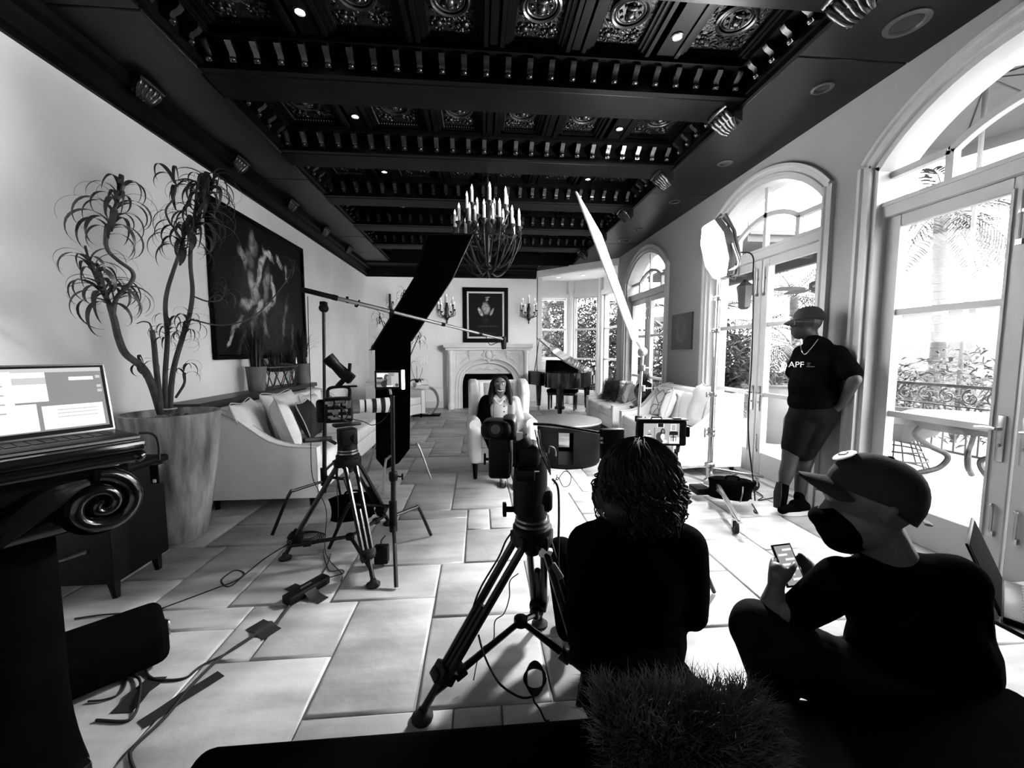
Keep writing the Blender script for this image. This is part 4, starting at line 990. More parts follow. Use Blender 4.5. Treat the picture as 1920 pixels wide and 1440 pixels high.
# ------------------------------------------------------------------ film equipment
def screen_mat(name, blobs, base, k, streak=.02, nscale=14):
    canvas_mat(name, blobs, base, streak, nscale, .8); m = M[name]; b = m.node_tree.nodes['Principled BSDF']
    src = b.inputs['Base Color'].links[0].from_socket; m.node_tree.links.new(src, b.inputs['Emission Color']); b.inputs['Emission Strength'].default_value = k
    m.node_tree.links.remove(b.inputs['Base Color'].links[0]); b.inputs['Base Color'].default_value = (.01, .01, .01, 1); b.inputs['Roughness'].default_value = .15
def disc_feet(parent, p):
    MB().lathe([(.038, 0), (.04, .012), (.02, .022), (.012, .05)], 14, p).o('foot_pad', 'rubber', parent, True)
def tripod(root, feet, apex, spread_z=.12, r=.014, split=.42, bowl_r=.065):
    """Twin-tube video tripod in world points, every leg a part."""
    A = V(apex); mid = sum((V(f) for f in feet), V((0, 0, 0)))/3
    for f in feet:
        f = V(f); out_ = (f-mid); out_.z = 0; out_.normalize(); top = A+out_*.055-V((0, 0, .05)); side = V((-out_.y, out_.x, 0)); foot = f+V((0, 0, .03))
        k = top.lerp(foot, split); k2 = top.lerp(foot, .62+split*.4)
        mb = MB()
        for s in (-1, 1): mb.tube([top+side*.034*s, k2+side*.028*s], r, 8)
        mb.tube([k, foot.lerp(top, .02)], r*.95, 8); mb.tube([k2, foot], r*1.0, 8)
        leg = mb.o('leg', 'black_metal', root, True)
        MB().obox(top, .10, .05, .07, frame(out_)).o('shoulder', 'black_plastic', leg, False) if False else None
        side = side.normalized(); inv = root.matrix_basis.inverted(); m1 = MB().obox(top, .105, .05, .06, Matrix((side, out_, V((0, 0, 1)))).transposed(), .008); m1.v = [inv @ p for p in m1.v]; m1.o('shoulder', 'black_plastic', leg); m1 = MB(); m1.obox(k2, .085, .045, .07, Matrix((side, (foot-top).normalized(), side.cross((foot-top).normalized()))).transposed(), .008); m1.obox(k2.lerp(foot, .12), .06, .035, .09, Matrix((side, (foot-top).normalized(), side.cross((foot-top).normalized()))).transposed(), .006)
        m1.v = [inv @ p for p in m1.v]; m1.o('leg_lock', 'black_plastic', leg)
        m2 = MB().lathe([(.040, 0), (.042, .012), (.024, .022), (.014, .045)], 14, f); m2.v = [inv @ p for p in m2.v]; m2.o('foot_pad', 'rubber', leg)
        sp_ = top.lerp(foot, .90); c = V((mid.x, mid.y, spread_z))
        s_ = MB().tube([c, sp_], [.012, .016], 8).obox(c.lerp(sp_, .72), .045, .05, .04, frame(sp_-c), .006).o('spreader_arm', 'black_metal', root, True)
    MB().lathe([(.012, 0), (.03, .01), (.03, .04), (.012, .05)], 12, (mid.x, mid.y, spread_z-.025)).o('spreader_hub', 'black_plastic', root, True)
    MB().lathe([(.03, -.12), (.035, -.07), (bowl_r, -.06), (bowl_r+.012, -.02), (bowl_r+.012, .0), (bowl_r, .01)], 24, A).o('bowl', 'black_plastic', root, True)
    MB().lathe([(bowl_r+.004, .012), (bowl_r+.004, .022)], 24, A).lathe([(bowl_r+.001, .032), (bowl_r+.001, .040)], 24, A).o('bowl_ring', 'steel', root, True)
def fluid_head(root, A, d, h=.14, w=.06):
    A = V(A); R = frame(d)
    MB().lathe([(w, .0), (w*.95, .05), (w*.8, .06)], 20, A+V((0, 0, .02))).obox(A+V((0, 0, .02+h*.55)), w*1.5, w*1.7, h*.62, R, .012, 3).lathe([(w*.55, -.055), (w*.6, -.03), (w*.6, .03), (w*.55, .055)], 18, A+V((0, 0, h*.62)), 'X').o('fluid_head', 'black_plastic', root, True)
    MB().obox(A+V((0, 0, h+.02)), w*1.1, w*2.6, .02, R, .004).o('plate', 'black_metal', root, True)
def cable(label, pts, r=.004, m='rubber', n=8, name='cable', grp='cables on the set'):
    pts = bez(pts, n); b = V((pts[0].x, pts[0].y, 0)); t = MB().tube([p-b for p in pts], r, 6).o(name, m); t.location = b
    return tag(t, label, 'cable', grp)
def c_stand(root, c, feet, h, legz=(.30, .34, .38), rc=.016, m='black_metal', cm='black_metal', top=None):
    c = V(c)
    for f, z in zip(feet, legz):
        f = V(f); d = (f-c); d.z = 0; L_ = d.length; d.normalize()
        p = bez([c+V((0, 0, z)), c+d*L_*.55+V((0, 0, z)), c+d*L_*.68+V((0, 0, z-.02)), f+V((0, 0, .012))], 6)
        lg = MB().tube(p, .0125, 8).o('leg', m, root, True)
        m2 = MB().cyl(c+V((0, 0, z-.035)), c+V((0, 0, z+.035)), rc+.009, n=12); inv = root.matrix_basis.inverted(); m2.v = [inv @ q for q in m2.v]; m2.o('collar', 'black_plastic', lg)
    top = V(top) if top else c+V((0, 0, h))
    MB().tube([c+V((0, 0, .2)), c.lerp(top, .5)+V((0, 0, .0))], rc, 12).o('lower_tube', cm, root, True)
    MB().tube([c.lerp(top, .48), top], rc*.78, 12).o('upper_tube', cm, root, True)
    k = c.lerp(top, .5); MB().lathe([(rc*1.5, -.03), (rc*1.7, -.02), (rc*1.7, .02), (rc*1.4, .03)], 14, k).cyl(k, k+V((.06, -.02, 0)), .006, n=8).obox(k+V((.065, -.022, 0)), .012, .014, .045, None, .004).o('clamp_knob', 'black_plastic', root, True)
def sandbag(label, loc, rz, w=.42, h=.30, th=.17, tilt=1.1):
    t = thing('sandbag', label, 'sandbag', loc, rz, 'sandbags weighting the stands'); R = Matrix.Rotation(tilt, 4, 'X')
    pillow(w, h, th, 10, .6).tf(R).o('bag', 'black_cloth', t, angle=80)
    z = [R @ V((w*.22, -th/2*f_-.004, h*q)) for q, f_ in ((.06, .55), (.25, .95), (.5, 1.0), (.75, .95), (.94, .55))]
    MB().tube(bez(z, 5), .006, 6).o('zip', 'steel', t)
    MB().tube([R @ p for p in bez([(-.05, 0, h), (-.04, 0, h+.06), (.04, 0, h+.06), (.05, 0, h)], 5)], .010, 6, flat=.5).o('strap', 'black_cloth', t)
    return t

# camera A: white long lens, on a tripod at the left sofa
FA = [FL(700, 1098), FL(535, 1048), FL(728, 983)]
CA = sum(FA, V((0, 0, 0)))/3
camA = thing('camera_tripod', 'black twin-tube tripod under the camera with the white lens', 'tripod', (CA.x, CA.y, 0))
apA = V((AY(652, 850, CA.y).x, CA.y, .70))
tripod(camA, FA, apA); fluid_head(camA, apA, (.8, .6, 0), .19, .066)
hd = AY(655, 850, CA.y)
mb = MB(); mb.tube([apA+V((-.06, -.05, .09)), AY(612, 822, CA.y-.1)], .011, 8).tube([AY(620, 822, CA.y-.1), AY(570, 826, CA.y-.25)], .016, 8); mb.o('pan_handle', 'rubber', camA, True)
cp_ = AY(634, 765, CA.y)
camo = thing('film_camera', 'cinema camera with a long white lens and tilted eyepiece', 'camera', (apA.x, apA.y, apA.z+.165))
DA = V((.93, .36, -.01)).normalized(); RA = frame(DA); c0 = cp_.copy(); c0.y = CA.y
MB().obox(c0+V((0, 0, -.01)), .13, .18, .165, RA, .018, 3).o('body', 'black_plastic', camo, True)
MB().obox(c0-DA*.105+V((0, 0, -.015)), .10, .06, .15, RA, .022, 3).o('battery', 'black_plastic', camo, True)
mb = MB(); sd = RA @ V((1, 0, 0))
for i in range(3):
    for j in range(3): mb.obox(c0+sd*.064+DA*(-.05+.045*j)+V((0, 0, .03-.04*i)), .006, .032, .018, RA, .003)
mb.o('buttons', 'alu', camo, True)
for dx_, dz_, w_, h_ in ((-.055, .045, .05, .02), (.01, .05, .06, .016), (.06, .03, .03, .05), (.05, -.055, .05, .018), (-.02, -.06, .06, .016)): MB().obox(c0+sd*.067+DA*dx_+V((0, 0, dz_)), .008, w_, h_, RA, .003).o('side_panel', 'steel', camo, True)
MB().tube(bez([c0+sd*.07+DA*-.06+V((0, 0, .01)), c0+sd*.10+DA*-.01+V((0, 0, .03)), c0+sd*.09+DA*.05+V((0, 0, -.03)), c0+sd*.07+DA*.03+V((0, 0, -.08))], 6), .0035, 6).tube(bez([c0+sd*.07+DA*-.03+V((0, 0, -.03)), c0+sd*.11+DA*.02+V((0, 0, -.06)), c0+sd*.07+DA*.07+V((0, 0, -.09))], 6), .003, 6).o('body_wiring', 'rubber', camo, True)
MB().tube([c0+sd*.062+DA*-.02+V((0, 0, -.02)), c0+sd*.075+DA*-.02+V((0, 0, -.02))], .02, 12).o('dial', 'steel', camo, True)
b = c0+DA*.085+V((0, 0, .005))
MB().tube([b, b+DA*.05], .05, 20).o('lens_mount', 'alu', camo, True)
p = b+DA*.05; seq = [(.03, .046, 'lens_white'), (.012, .044, 'rubber'), (.04, .048, 'lens_white'), (.028, .050, 'rubber'), (.03, .051, 'lens_white'), (.028, .053, 'rubber'), (.03, .054, 'lens_white')]
lens = None
for L_, r_, m_ in seq:
    MB().tube([p, p+DA*L_], r_, 22).o('lens_ring' if m_ == 'rubber' else 'lens_barrel', m_, camo, True); p = p+DA*L_
MB().tube([p-DA*.012, p+DA*.001], .044, 20).o('front_glass', 'glass_dark', camo, True)
h0 = c0+V((0, 0, .075)); MB().tube(bez([h0-DA*.06, h0-DA*.055+V((0, 0, .055)), h0+DA*.0+V((0, 0, .068)), h0+DA*.07+V((0, 0, .06)), h0+DA*.075+V((0, 0, .0))], 5), .011, 8).obox(h0+DA*.05+V((0, 0, .07)), .03, .15, .012, RA, .004).o('top_handle', 'black_plastic', camo, True)
e0, e1 = AY(646, 702, CA.y), AY(614, 670, CA.y-.02)
MB().tube([e0, e0.lerp(e1, .55), e0.lerp(e1, .6), e1], [.040, .034, .038, .043], 16).obox(e0+V((.015, 0, -.01)), .09, .06, .07, (0, 40, 0), .01).cyl(e0+V((.03, 0, 0)), e0+V((.038, 0, .075)), .012, n=8).cyl(e0+V((.01, 0, -.02)), h0+V((.0, 0, .07)), .018, n=10).o('eyepiece', 'black_plastic', camo, True)
cable('thin camera cable looping from the white-lens camera towards the small monitor', [c0+DA*.03+V((0, -.03, -.06)), AY(680, 790, CA.y-.05), AY(700, 797, CA.y-.05), AY(725, 780, 2.72), AY(736, 745, 2.72)], .003)
cable('long cable hanging from the boom pole past the white-lens camera', [AY(577, 556, 3.2), AY(579, 640, 3.0), AY(583, 760, 2.9), AY(584, 880, 2.8), AY(597, 920, 2.8), AY(612, 960, 2.75), AY(610, 1035, 2.65), FL(640, 1075), FL(640, 1090)], .003)
# boom stand
BS = V((-1.33, 3.44, 0)); hd = AY(607, 578, 3.44)
bst = thing('boom_stand', 'black light stand carrying the microphone boom behind the white-lens camera', 'stand', BS)
c_stand(bst, BS, [V((-1.58, 3.06, 0)), V((-1.02, 3.30, 0)), V((-1.36, 3.90, 0))], 1.7, top=hd, rc=.017)
MB().lathe([(.022, -.05), (.034, -.02), (.034, .02), (.02, .05)], 12, hd, 'Y').obox(hd+V((0, 0, .03)), .05, .06, .05, None, .01).o('grip_head', 'black_plastic', bst, True)
bm0, bm1 = AY(567, 543, 3.30), AY(946, 637, 4.38)
bd = (bm1-bm0).normalized()
boom = thing('boom_pole', 'long boom pole reaching over the set to the seated woman', 'boom', hd+V((0, 0, .06)))
sec = [0, .12, .36, .62, .84, 1.0]
for i in range(5):
    a, b = bm0.lerp(bm1, sec[i]), bm0.lerp(bm1, sec[i+1]); rr = .021-.0025*i
    s_ = MB().tube([a, b], rr, 12).o('pole_section', 'alu' if i else 'black_plastic', boom, True)
    if i: MB().tube([a-bd*.02, a+bd*.02], rr+.005, 12).o('lock_ring', 'black_plastic', boom, True)
MB().tube([bm0.lerp(bm1, .17)+V((0, 0, -.02)), bm0.lerp(bm1, .17)+V((0, 0, .035))], .012, 8).tube(bez([bm0.lerp(bm1, .2)-V((0, 0, .025)), bm0.lerp(bm1, .2)+V((.02, 0, -.03)), bm0.lerp(bm1, .22)+V((0, 0, .03))], 5), .008, 6).o('cradle', 'black_plastic', boom, True)
mic = thing('microphone', 'shotgun microphone hanging from the tip of the boom pole', 'microphone', bm1)
MB().tube([bm1+V((0, 0, .03)), bm1+V((-.01, .0, -.02)), bm1+V((-.005, .02, -.10))], [.02, .032, .026], 12).o('capsule', 'fur_dark', mic, True)
MB().torus(bm1, .035, .006, 16, 6, 'Y').tube(bez([bm1-bd*.25+V((0, 0, -.01)), bm1-bd*.2+V((0, 0, -.09)), bm1-bd*.12+V((0, 0, -.06)), bm1-bd*.03], 5), .004, 6).o('shock_mount', 'black_plastic', mic, True)
# black flag on its stand
FS = V((-.92, 4.27, 0))
fst = thing('flag_stand', 'century stand holding the black flag, one bright leg on the floor', 'stand', FS)
c_stand(fst, FS, [FL(808, 899), V((-1.30, 4.62, 0)), V((-.95, 3.86, 0))], 1.75, (.40, .36, .32), m='alu', top=FS+V((0, 0, 2.0)))
flag = thing('floppy_flag', 'large black floppy flag with a folded upper panel and hanging lower flap', 'flag', AY(735, 645, 4.2))
mb = MB(); lo = [AY(703, 652, 4.20), AY(770, 640, 4.16), AY(768, 842, 4.16), AY(748, 868, 4.17), AY(722, 880, 4.19), AY(705, 860, 4.2)]
def sheet(q, th=V((0, .012, 0))):
    n = len(q); return MB().add([p for p in q]+[p+th for p in q], [tuple(range(n)), tuple(range(2*n-1, n-1, -1))]+[(i, (i+1) % n, (i+1) % n+n, i+n) for i in range(n)])
sheet(lo).o('lower_flap', 'black_cloth', flag, True)
up_ = [AY(696, 655, 4.14), AY(771, 640, 4.14), AY(848, 522, 4.35), AY(886, 440, 4.45), AY(800, 440, 4.5), AY(778, 520, 4.40)]
sheet(up_).o('upper_panel', 'black_cloth', flag, True)
MB().tube([up_[0], up_[5], up_[4]], .010, 8).tube([up_[1], up_[2], up_[3]], .010, 8).tube([up_[3], up_[4]], .010, 8).o('frame_rod', 'black_metal', flag, True)
MB().add([AY(696, 656, 4.14), AY(703, 645, 4.14), AY(703, 656, 4.19), AY(696, 657, 4.19)], [(0,1,2,3)]).tube([AY(692, 656, 4.13), AY(704, 656, 4.13)], .004, 6).o('corner_fold', 'black_cloth', flag, True)
# small monitor on a black century stand
MS = V((-.60, 2.72, 0))
ms = thing('monitor_stand', 'black century stand with bent legs in front of the black flag', 'stand', MS)
c_stand(ms, MS, [FL(743, 1105), FL(808, 1006), FL(617, 1031)], 1.0, (.20, .27, .34), rc=.018, top=AY(736, 742, 2.72))
mz = AY(730, 712, 2.70)
mon = thing('field_monitor', 'small field monitor with a white side light in front of the black flag', 'monitor', mz)
MB().rbox(-.095, .075, -.008, .022, -.062, .062, .006, 2).o('housing', 'black_plastic', mon)
for k_, g_ in (('pic_black', .01), ('pic_dark', .06), ('pic_mid', .22), ('pic_grey', .42), ('pic_light', .8)): mat(k_, .01, .3, emit=g_*.55)
def picture(parent, x0, x1, z0, z1, y, bg, items):
    MB().box(x0, x1, y-.0008, y, z0, z1).o('screen', bg, parent); W_, H_ = x1-x0, z1-z0; n_ = 0
    for it in items:
        kind, u, v, w, h, m = it; n_ += 1; yy = y-.0008-.0003*n_; cx, cz = x0+u*W_, z0+v*H_
        if kind == 'r': MB().box(cx-w*W_/2, cx+w*W_/2, yy-.0003, yy, cz-h*H_/2, cz+h*H_/2).o('picture_patch', m, parent)
        else: MB().prism([(cx+w*W_/2*math.cos(2*PI*i/18), cz+h*H_/2*math.sin(2*PI*i/18)) for i in range(18)], yy-.0003, yy, 'Y').o('picture_patch', m, parent)
picture(mon, -.082, .062, -.048, .048, -.008, 'pic_mid', [('r', .28, .78, .5, .36, 'pic_light'), ('r', .90, .5, .2, .96, 'pic_grey'), ('r', .74, .4, .14, .7, 'pic_grey'), ('r', .15, .62, .26, .12, 'pic_black'), ('r', .13, .28, .24, .2, 'pic_dark'), ('e', .46, .62, .24, .56, 'pic_dark'), ('e', .40, .22, .4, .5, 'pic_black'), ('e', .52, .64, .12, .28, 'pic_mid'), ('e', .56, .30, .18, .44, 'pic_mid'), ('r', .60, .07, .3, .10, 'pic_light'), ('e', .92, .14, .16, .24, 'pic_dark')])
MB().rbox(.080, .100, -.012, .012, -.066, .066, .004, 2).o('side_light', 'bulb', mon)
MB().cyl((-.0, .01, -.062), (.005, .015, -.10), .008, n=8).o('mount', 'steel', mon)
sandbag('black sandbag slumped against the base of the boom stand', (-1.02, 3.20, .07), .3, .34, .28, .15, .6)
t = thing('battery_pack', 'small black battery box hanging beside the leg of the monitor stand', 'battery', AY(716, 1055, 2.58)); MB().rbox(-.045, .045, -.03, .03, 0, .12, .01, 2).o('case', 'black_plastic', t); MB().tube(bez([(0, 0, .12), (.0, .0, .15), (.02, .03, .17)], 4), .005, 6).o('strap', 'rubber', t)
# coil and floor cables, tape
mb = []; cc = FL(575, 1012); 
for i in range(5):
    for k in range(24): a = 2*PI*k/24; mb.append(cc+V((math.cos(a)*(.13-.012*i), math.sin(a)*(.11-.01*i), .008+.007*i+.002*math.sin(3*a))))
cable('coil of black cable beside the tripod of the white-lens camera', mb, .004, n=2)
cable('thin floor cable with one small loop running to the cable coil', [FL(240, 1160), FL(300, 1142), FL(400, 1105), FL(440, 1090), FL(458, 1076), FL(440, 1070), FL(415, 1088), FL(430, 1100), FL(462, 1075), FL(500, 1045), FL(545, 1018), FL(560, 1012)], .005)
cable('taped power cable running from the bottom edge to the power adapter', [FL(254, 1450, .004), FL(244, 1420, .005), FL(252, 1400, .005), FL(310, 1345, .006), FL(360, 1285, .006), FL(420, 1228, .006), FL(490, 1182, .008), FL(520, 1165, .006), FL(548, 1128, .008)], .006)
cable('second strand of the taped power cable beside the black case', [FL(268, 1240, .01), FL(280, 1268, .005), FL(310, 1275, .005), FL(350, 1270, .005), FL(378, 1248, .006), FL(430, 1222, .006), FL(488, 1184, .014)], .005)
cable('thin cord from the power adapter up to the white-lens camera', [FL(595, 1092, .02), FL(615, 1055, .005), FL(628, 1010, .01), AY(634, 960, 2.75), AY(632, 900, 2.78), AY(640, 820, 2.78)], .003)
cable('short loose cord looping beside the power adapter', [FL(600, 1100, .02), FL(612, 1085, .004), FL(643, 1075, .004), FL(640, 1068, .004), FL(618, 1070, .004), FL(608, 1045, .004), FL(606, 1030, .004)], .003)
t = thing('power_adapter', 'black power adapter taped down in front of the white-lens camera tripod', 'power adapter', FL(576, 1112), math.radians(58))
MB().rbox(-.13, .13, -.035, .035, 0, .05, .008, 2).o('case', 'black_plastic', t)
def tape(label, c, L_, w, rz, hump=.012, cat='tape'):
    o = MB(); n = 8; rings = []
    for i in range(n+1):
        u = lerp(-1, 1, i/n); z = .003+hump*math.exp(-(u*3.2)**2)
        rings.append([V((u*L_/2, -w/2, z)), V((u*L_/2, w/2, z)), V((u*L_/2, w/2, z-.0015)), V((u*L_/2, -w/2, z-.0015))])
    ob = o.rings(rings).o('gaffer_tape', 'tape'); ob.location = c; ob.rotation_euler = (0, 0, rz); return tag(ob, label, cat, 'strips of black gaffer tape on the floor')
tape('black tape strip crossing over the power adapter', FL(574, 1113), .30, .07, math.radians(-32), .052)
tape('square of black tape holding the cable near the middle of the floor', FL(494, 1180), .15, .09, math.radians(-32), .014)
tape('long black tape strip laid along the power cable', FL(345, 1308), .27, .055, math.radians(57), .006)
tape('black tape patch beside the fluted pedestal', FL(263, 1302), .17, .08, math.radians(88), .012)
cable('cord bending under the tape patch beside the pedestal', [FL(180, 1350, .005), FL(235, 1352, .005), FL(252, 1340, .005), FL(260, 1315, .014), FL(262, 1275, .012), FL(240, 1266, .006), FL(200, 1270, .006), FL(165, 1285, .006)], .005)
cable('cord arching over the floor behind the black case', [FL(140, 1160, .006), FL(190, 1153, .008), FL(236, 1151, .012), FL(246, 1160, .006), FL(246, 1185, .006)], .005)
cable('loop of cord on the floor under the black case', [FL(225, 1262, .006), FL(237, 1275, .006), FL(225, 1300, .006), FL(195, 1312, .006), FL(165, 1315, .006)], .004)

# camera B: the near camera with its back to us
FB = [FL(792, 1348), V((.44, 1.51, 0)), FL(1012, 1172)]
CB = V((.155, 1.58, 0))
trB = thing('camera_tripod', 'black twin-tube tripod in the foreground under the near camera', 'tripod', CB)
apB = V((AY(998, 985, 1.60).x, 1.60, AY(998, 985, 1.60).z))
tripod(trB, FB, apB, .24, .016, .40, .070)
hb = apB+V((0, 0, .0))
B = lambda x, y, dy=0: AY(x, y, 1.60+dy)
mb = MB().lathe([(.062, .02), (.062, .10), (.055, .11)], 22, apB); mb.tube([B(990, 960), B(994, 905), B(996, 850)], [.062, .072, .066], 20).obox(B(1012, 935), .10, .09, .09, None, .02, 3); mb.o('fluid_head', 'black_plastic', trB, True)
MB().cyl(B(970, 955), B(947, 955), .012, n=10).obox(B(946, 955), .016, .03, .056, None, .004).o('drag_knob', 'black_plastic', trB, True)
MB().obox(B(1024, 947), .04, .03, .05, (0, 20, 0), .006).o('lock_lever', 'black_plastic', trB, True)
MB().obox(B(1023, 1036, -.06), .05, .02, .045, (20, 15, 0), .006).o('bubble_level', 'lens_white', trB, True)
MB().obox(B(1042, 1072, -.07), .035, .015, .075, (0, -32, 0), .004).o('tag', 'pot_grey', trB, True)
ncam = thing('film_camera', 'near cinema camera seen from behind, all in silhouette', 'camera', B(965, 885))
mb = MB(); mb.obox(B(940, 848), .085, .20, .165, (0, 0, -8), .014, 3); mb.o('body', 'black_plastic', ncam, True)
MB().obox(B(932, 803, -.05), .12, .13, .075, (0, 0, -8), .03, 4).obox(B(955, 800, -.02), .06, .16, .085, (0, 0, -8), .02, 3).o('viewfinder', 'black_plastic', ncam, True)
MB().tube([B(929, 805, -.09), B(929, 805, -.135)], .030, 24).o('eyecup', 'rubber', ncam, True)
MB().tube([B(929, 805, -.13), B(929, 805, -.138)], .018, 24).o('eyepiece_glass', 'pot_grey', ncam, True)  # flat grey put in for the reflection in the glass
MB().cyl(B(918, 861), B(910, 861), .006, n=8).cyl(B(911, 861), B(907, 861), .024, n=16).o('side_knob', 'black_plastic', ncam, True)
MB().obox(B(990, 850, -.02), .10, .13, .10, (0, 0, -8), .03, 4).obox(B(985, 885, -.02), .08, .12, .05, (0, 0, -8), .012).tube([B(975, 822, -.08), B(985, 838, -.08)], .034, 16).o('recorder_module', 'black_plastic', ncam, True)
MB().obox(B(974, 818, -.10), .024, .004, .034, (10, 0, 0)).obox(B(979, 825, -.10), .026, .004, .012, (10, 0, 0)).o('label_plate', 'lens_white', ncam, True)
MB().obox(B(1007, 884, -.1), .018, .003, .004).o('tally_strip', 'lens_white', ncam, True)
MB().tube(bez([B(1000, 795), B(1035, 797), B(1075, 803), B(1128, 812)], 5), .006, 8).o('monitor_arm', 'black_metal', ncam, True)
mb = MB(); mb.obox(B(1147, 832), .10, .035, .13, (0, 0, 5), .008, 2).o('wireless_receiver', 'black_plastic', ncam, True)
RB = Matrix(((1, 0, 0), (0, 0, -1), (0, 1, 0)))
for s_, y in (('02', 822), ('00', 830)):
    o_ = text(s_, .013, 'print_white', ncam, B(1128, y, -.022)-V(ncam.location), RB)
for k in range(3):
    pts = bez([B(1003+4*k, 806, -.05), B(1008+3*k, 830, -.09), B(1014+4*k, 850, -.07), B(1024+3*k, 872, -.06), B(1032, 890, -.04)], 5); MB().tube(pts, .0026, 6).o('wiring', 'alu' if k == 1 else 'rubber', ncam, True)
MB().tube(bez([B(1028, 850, -.05), B(1030, 838, -.06), B(1040, 842, -.06), B(1042, 855, -.04)], 5), .004, 6).o('wiring', 'alu', ncam, True)
cable('cable hanging straight down beside the near camera', [B(1036, 898), B(1046, 915), B(1048, 960), B(1047, 1020), B(1046, 1070, -.02)], .005)
cable('thin wire curling into an open loop beside the near camera', [B(1044, 890), B(1045, 900), B(1058, 884), B(1070, 890), B(1068, 908), B(1056, 912), B(1046, 895), B(1038, 908)], .0016)
cable('cable sagging along the near left leg of the foreground tripod', [B(960, 998), B(948, 1015), B(935, 1045), B(905, 1095, -.05), B(890, 1130, -.06), B(885, 1155, -.06)], .004)
cable('thin wire dropping from the foreground tripod to the floor', [B(972, 1075), B(956, 1090), B(955, 1120), B(945, 1150), B(928, 1165), B(925, 1200), B(905, 1215), B(895, 1240), B(888, 1275, -.1)], .0025)
cable('cable swinging from the tripod leg to the spreader of the foreground tripod', [B(897, 1190, -.14), B(905, 1220, -.16), B(920, 1255, -.18), B(940, 1285, -.2), B(975, 1307, -.22), B(1000, 1305, -.21), B(1010, 1290, -.2)], .004)
lp = []
for i in range(4):
    for k in range(16): a = 2*PI*k/16+.4*i; lp.append(B(1003+(26-2*i)*math.cos(a)*.8, 1272+(20+4*i)*math.sin(a), -.20+.02*math.sin(a)))
cable('bunch of hanging cable loops under the foreground tripod', lp, .0035, n=2)
cable('cable running down from the loops to the floor', [B(1010, 1290, -.2), B(1000, 1310, -.21), B(1012, 1330, -.22), FL(1022, 1350, .005), FL(1030, 1352, .005)], .004)

# monitor by the woman with the curls
msB = thing('monitor_stand', 'slim black stand rising behind the curly-haired woman', 'stand', (1.03, 1.99, 0))
c_stand(msB, (1.03, 1.99, 0), [V((1.35, 2.1, 0)), V((.8, 2.3, 0)), V((.9, 1.7, 0))], .9, (.22, .26, .30), rc=.013, top=AY(1268, 842, 1.99))
mB = thing('field_monitor', 'larger field monitor showing the seated woman, in a black cage', 'monitor', AY(1243, 812, 1.95), math.radians(-6))
MB().rbox(-.135, .118, -.012, .025, -.066, .066, .010, 2).o('housing', 'black_plastic', mB)
MB().rbox(-.13, .122, -.016, .03, .066, .074, .003, 1).tube([(-.062, 0, .074), (-.058, 0, .082), (-.012, 0, .082), (-.008, 0, .074)], .004, 6).rbox(.05, .09, -.01, .02, .074, .079, .002, 1).o('cage', 'black_metal', mB)
MB().rbox(.118, .135, -.01, .02, -.02, .034, .004, 1).o('cable_clamp', 'black_plastic', mB)
picture(mB, -.103, .079, -.052, .052, -.012, 'pic_grey', [('r', .47, .90, .20, .2, 'pic_light'), ('r', .47, .91, .15, .18, 'pic_black'), ('r', .83, .80, .16, .36, 'pic_light'), ('r', .83, .80, .10, .28, 'pic_grey'), ('r', .86, .16, .28, .32, 'pic_light'), ('r', .30, .5, .03, .6, 'pic_mid'), ('e', .16, .64, .05, .08, 'pic_light'), ('e', .16, .46, .12, .06, 'pic_dark'), ('r', .13, .38, .16, .08, 'pic_light'),
    ('e', .45, .36, .22, .44, 'pic_dark'), ('e', .53, .58, .13, .36, 'pic_black'), ('e', .535, .62, .07, .17, 'pic_mid'), ('e', .53, .36, .12, .30, 'pic_light'), ('e', .56, .12, .20, .2, 'pic_light'), ('e', .46, .12, .16, .16, 'pic_dark'), ('r', .83, .52, .24, .17, 'pic_black'), ('r', .82, .60, .16, .06, 'pic_black'), ('r', .82, .30, .03, .34, 'pic_black'), ('r', .82, .34, .14, .04, 'pic_black'), ('r', .76, .24, .015, .2, 'pic_black'), ('r', .89, .24, .015, .2, 'pic_black')])
MB().tube([(.08, .0, -.066), (.085, .02, -.10)], .010, 8).o('mount', 'black_metal', mB)
cable('cable drooping from the large field monitor behind the curls', [AY(1270, 845, 1.97), AY(1262, 880, 1.97), AY(1276, 930, 1.95), AY(1283, 945, 1.93), AY(1272, 965, 1.93)], .005)

# ------------------------------------------------------------------ big LED lamp on a rolling stand
LB = V((2.19, 3.56, 0)); LH = AY(1352, 468, 3.60)
lst = thing('light_stand', 'chrome rolling light stand with braced legs and casters', 'stand', LB)
ltop = LH+V((-.01, 0, -.20))
for i, (a, b, r_) in enumerate(((.16, 1.02, .024), (.98, 1.62, .020), (1.58, 2.14, .016))):
    MB().tube([V((lerp(LB.x, ltop.x, a/2.14), lerp(LB.y, ltop.y, a/2.14), a)), V((lerp(LB.x, ltop.x, b/2.14), lerp(LB.y, ltop.y, b/2.14), b))], r_, 16).o('column', 'chrome', lst, True)
for z in (1.0, 1.60, .62, .66, 1.9):
    k = V((lerp(LB.x, ltop.x, z/2.14), lerp(LB.y, ltop.y, z/2.14), z)); MB().lathe([(.03, -.022), (.034, -.015), (.034, .015), (.03, .022)], 14, k).cyl(k, k+V((-.07, -.02, .005)), .007, n=8).obox(k+V((-.075, -.02, .0)), .014, .016, .05, None, .004).o('collar', 'steel', lst, True)
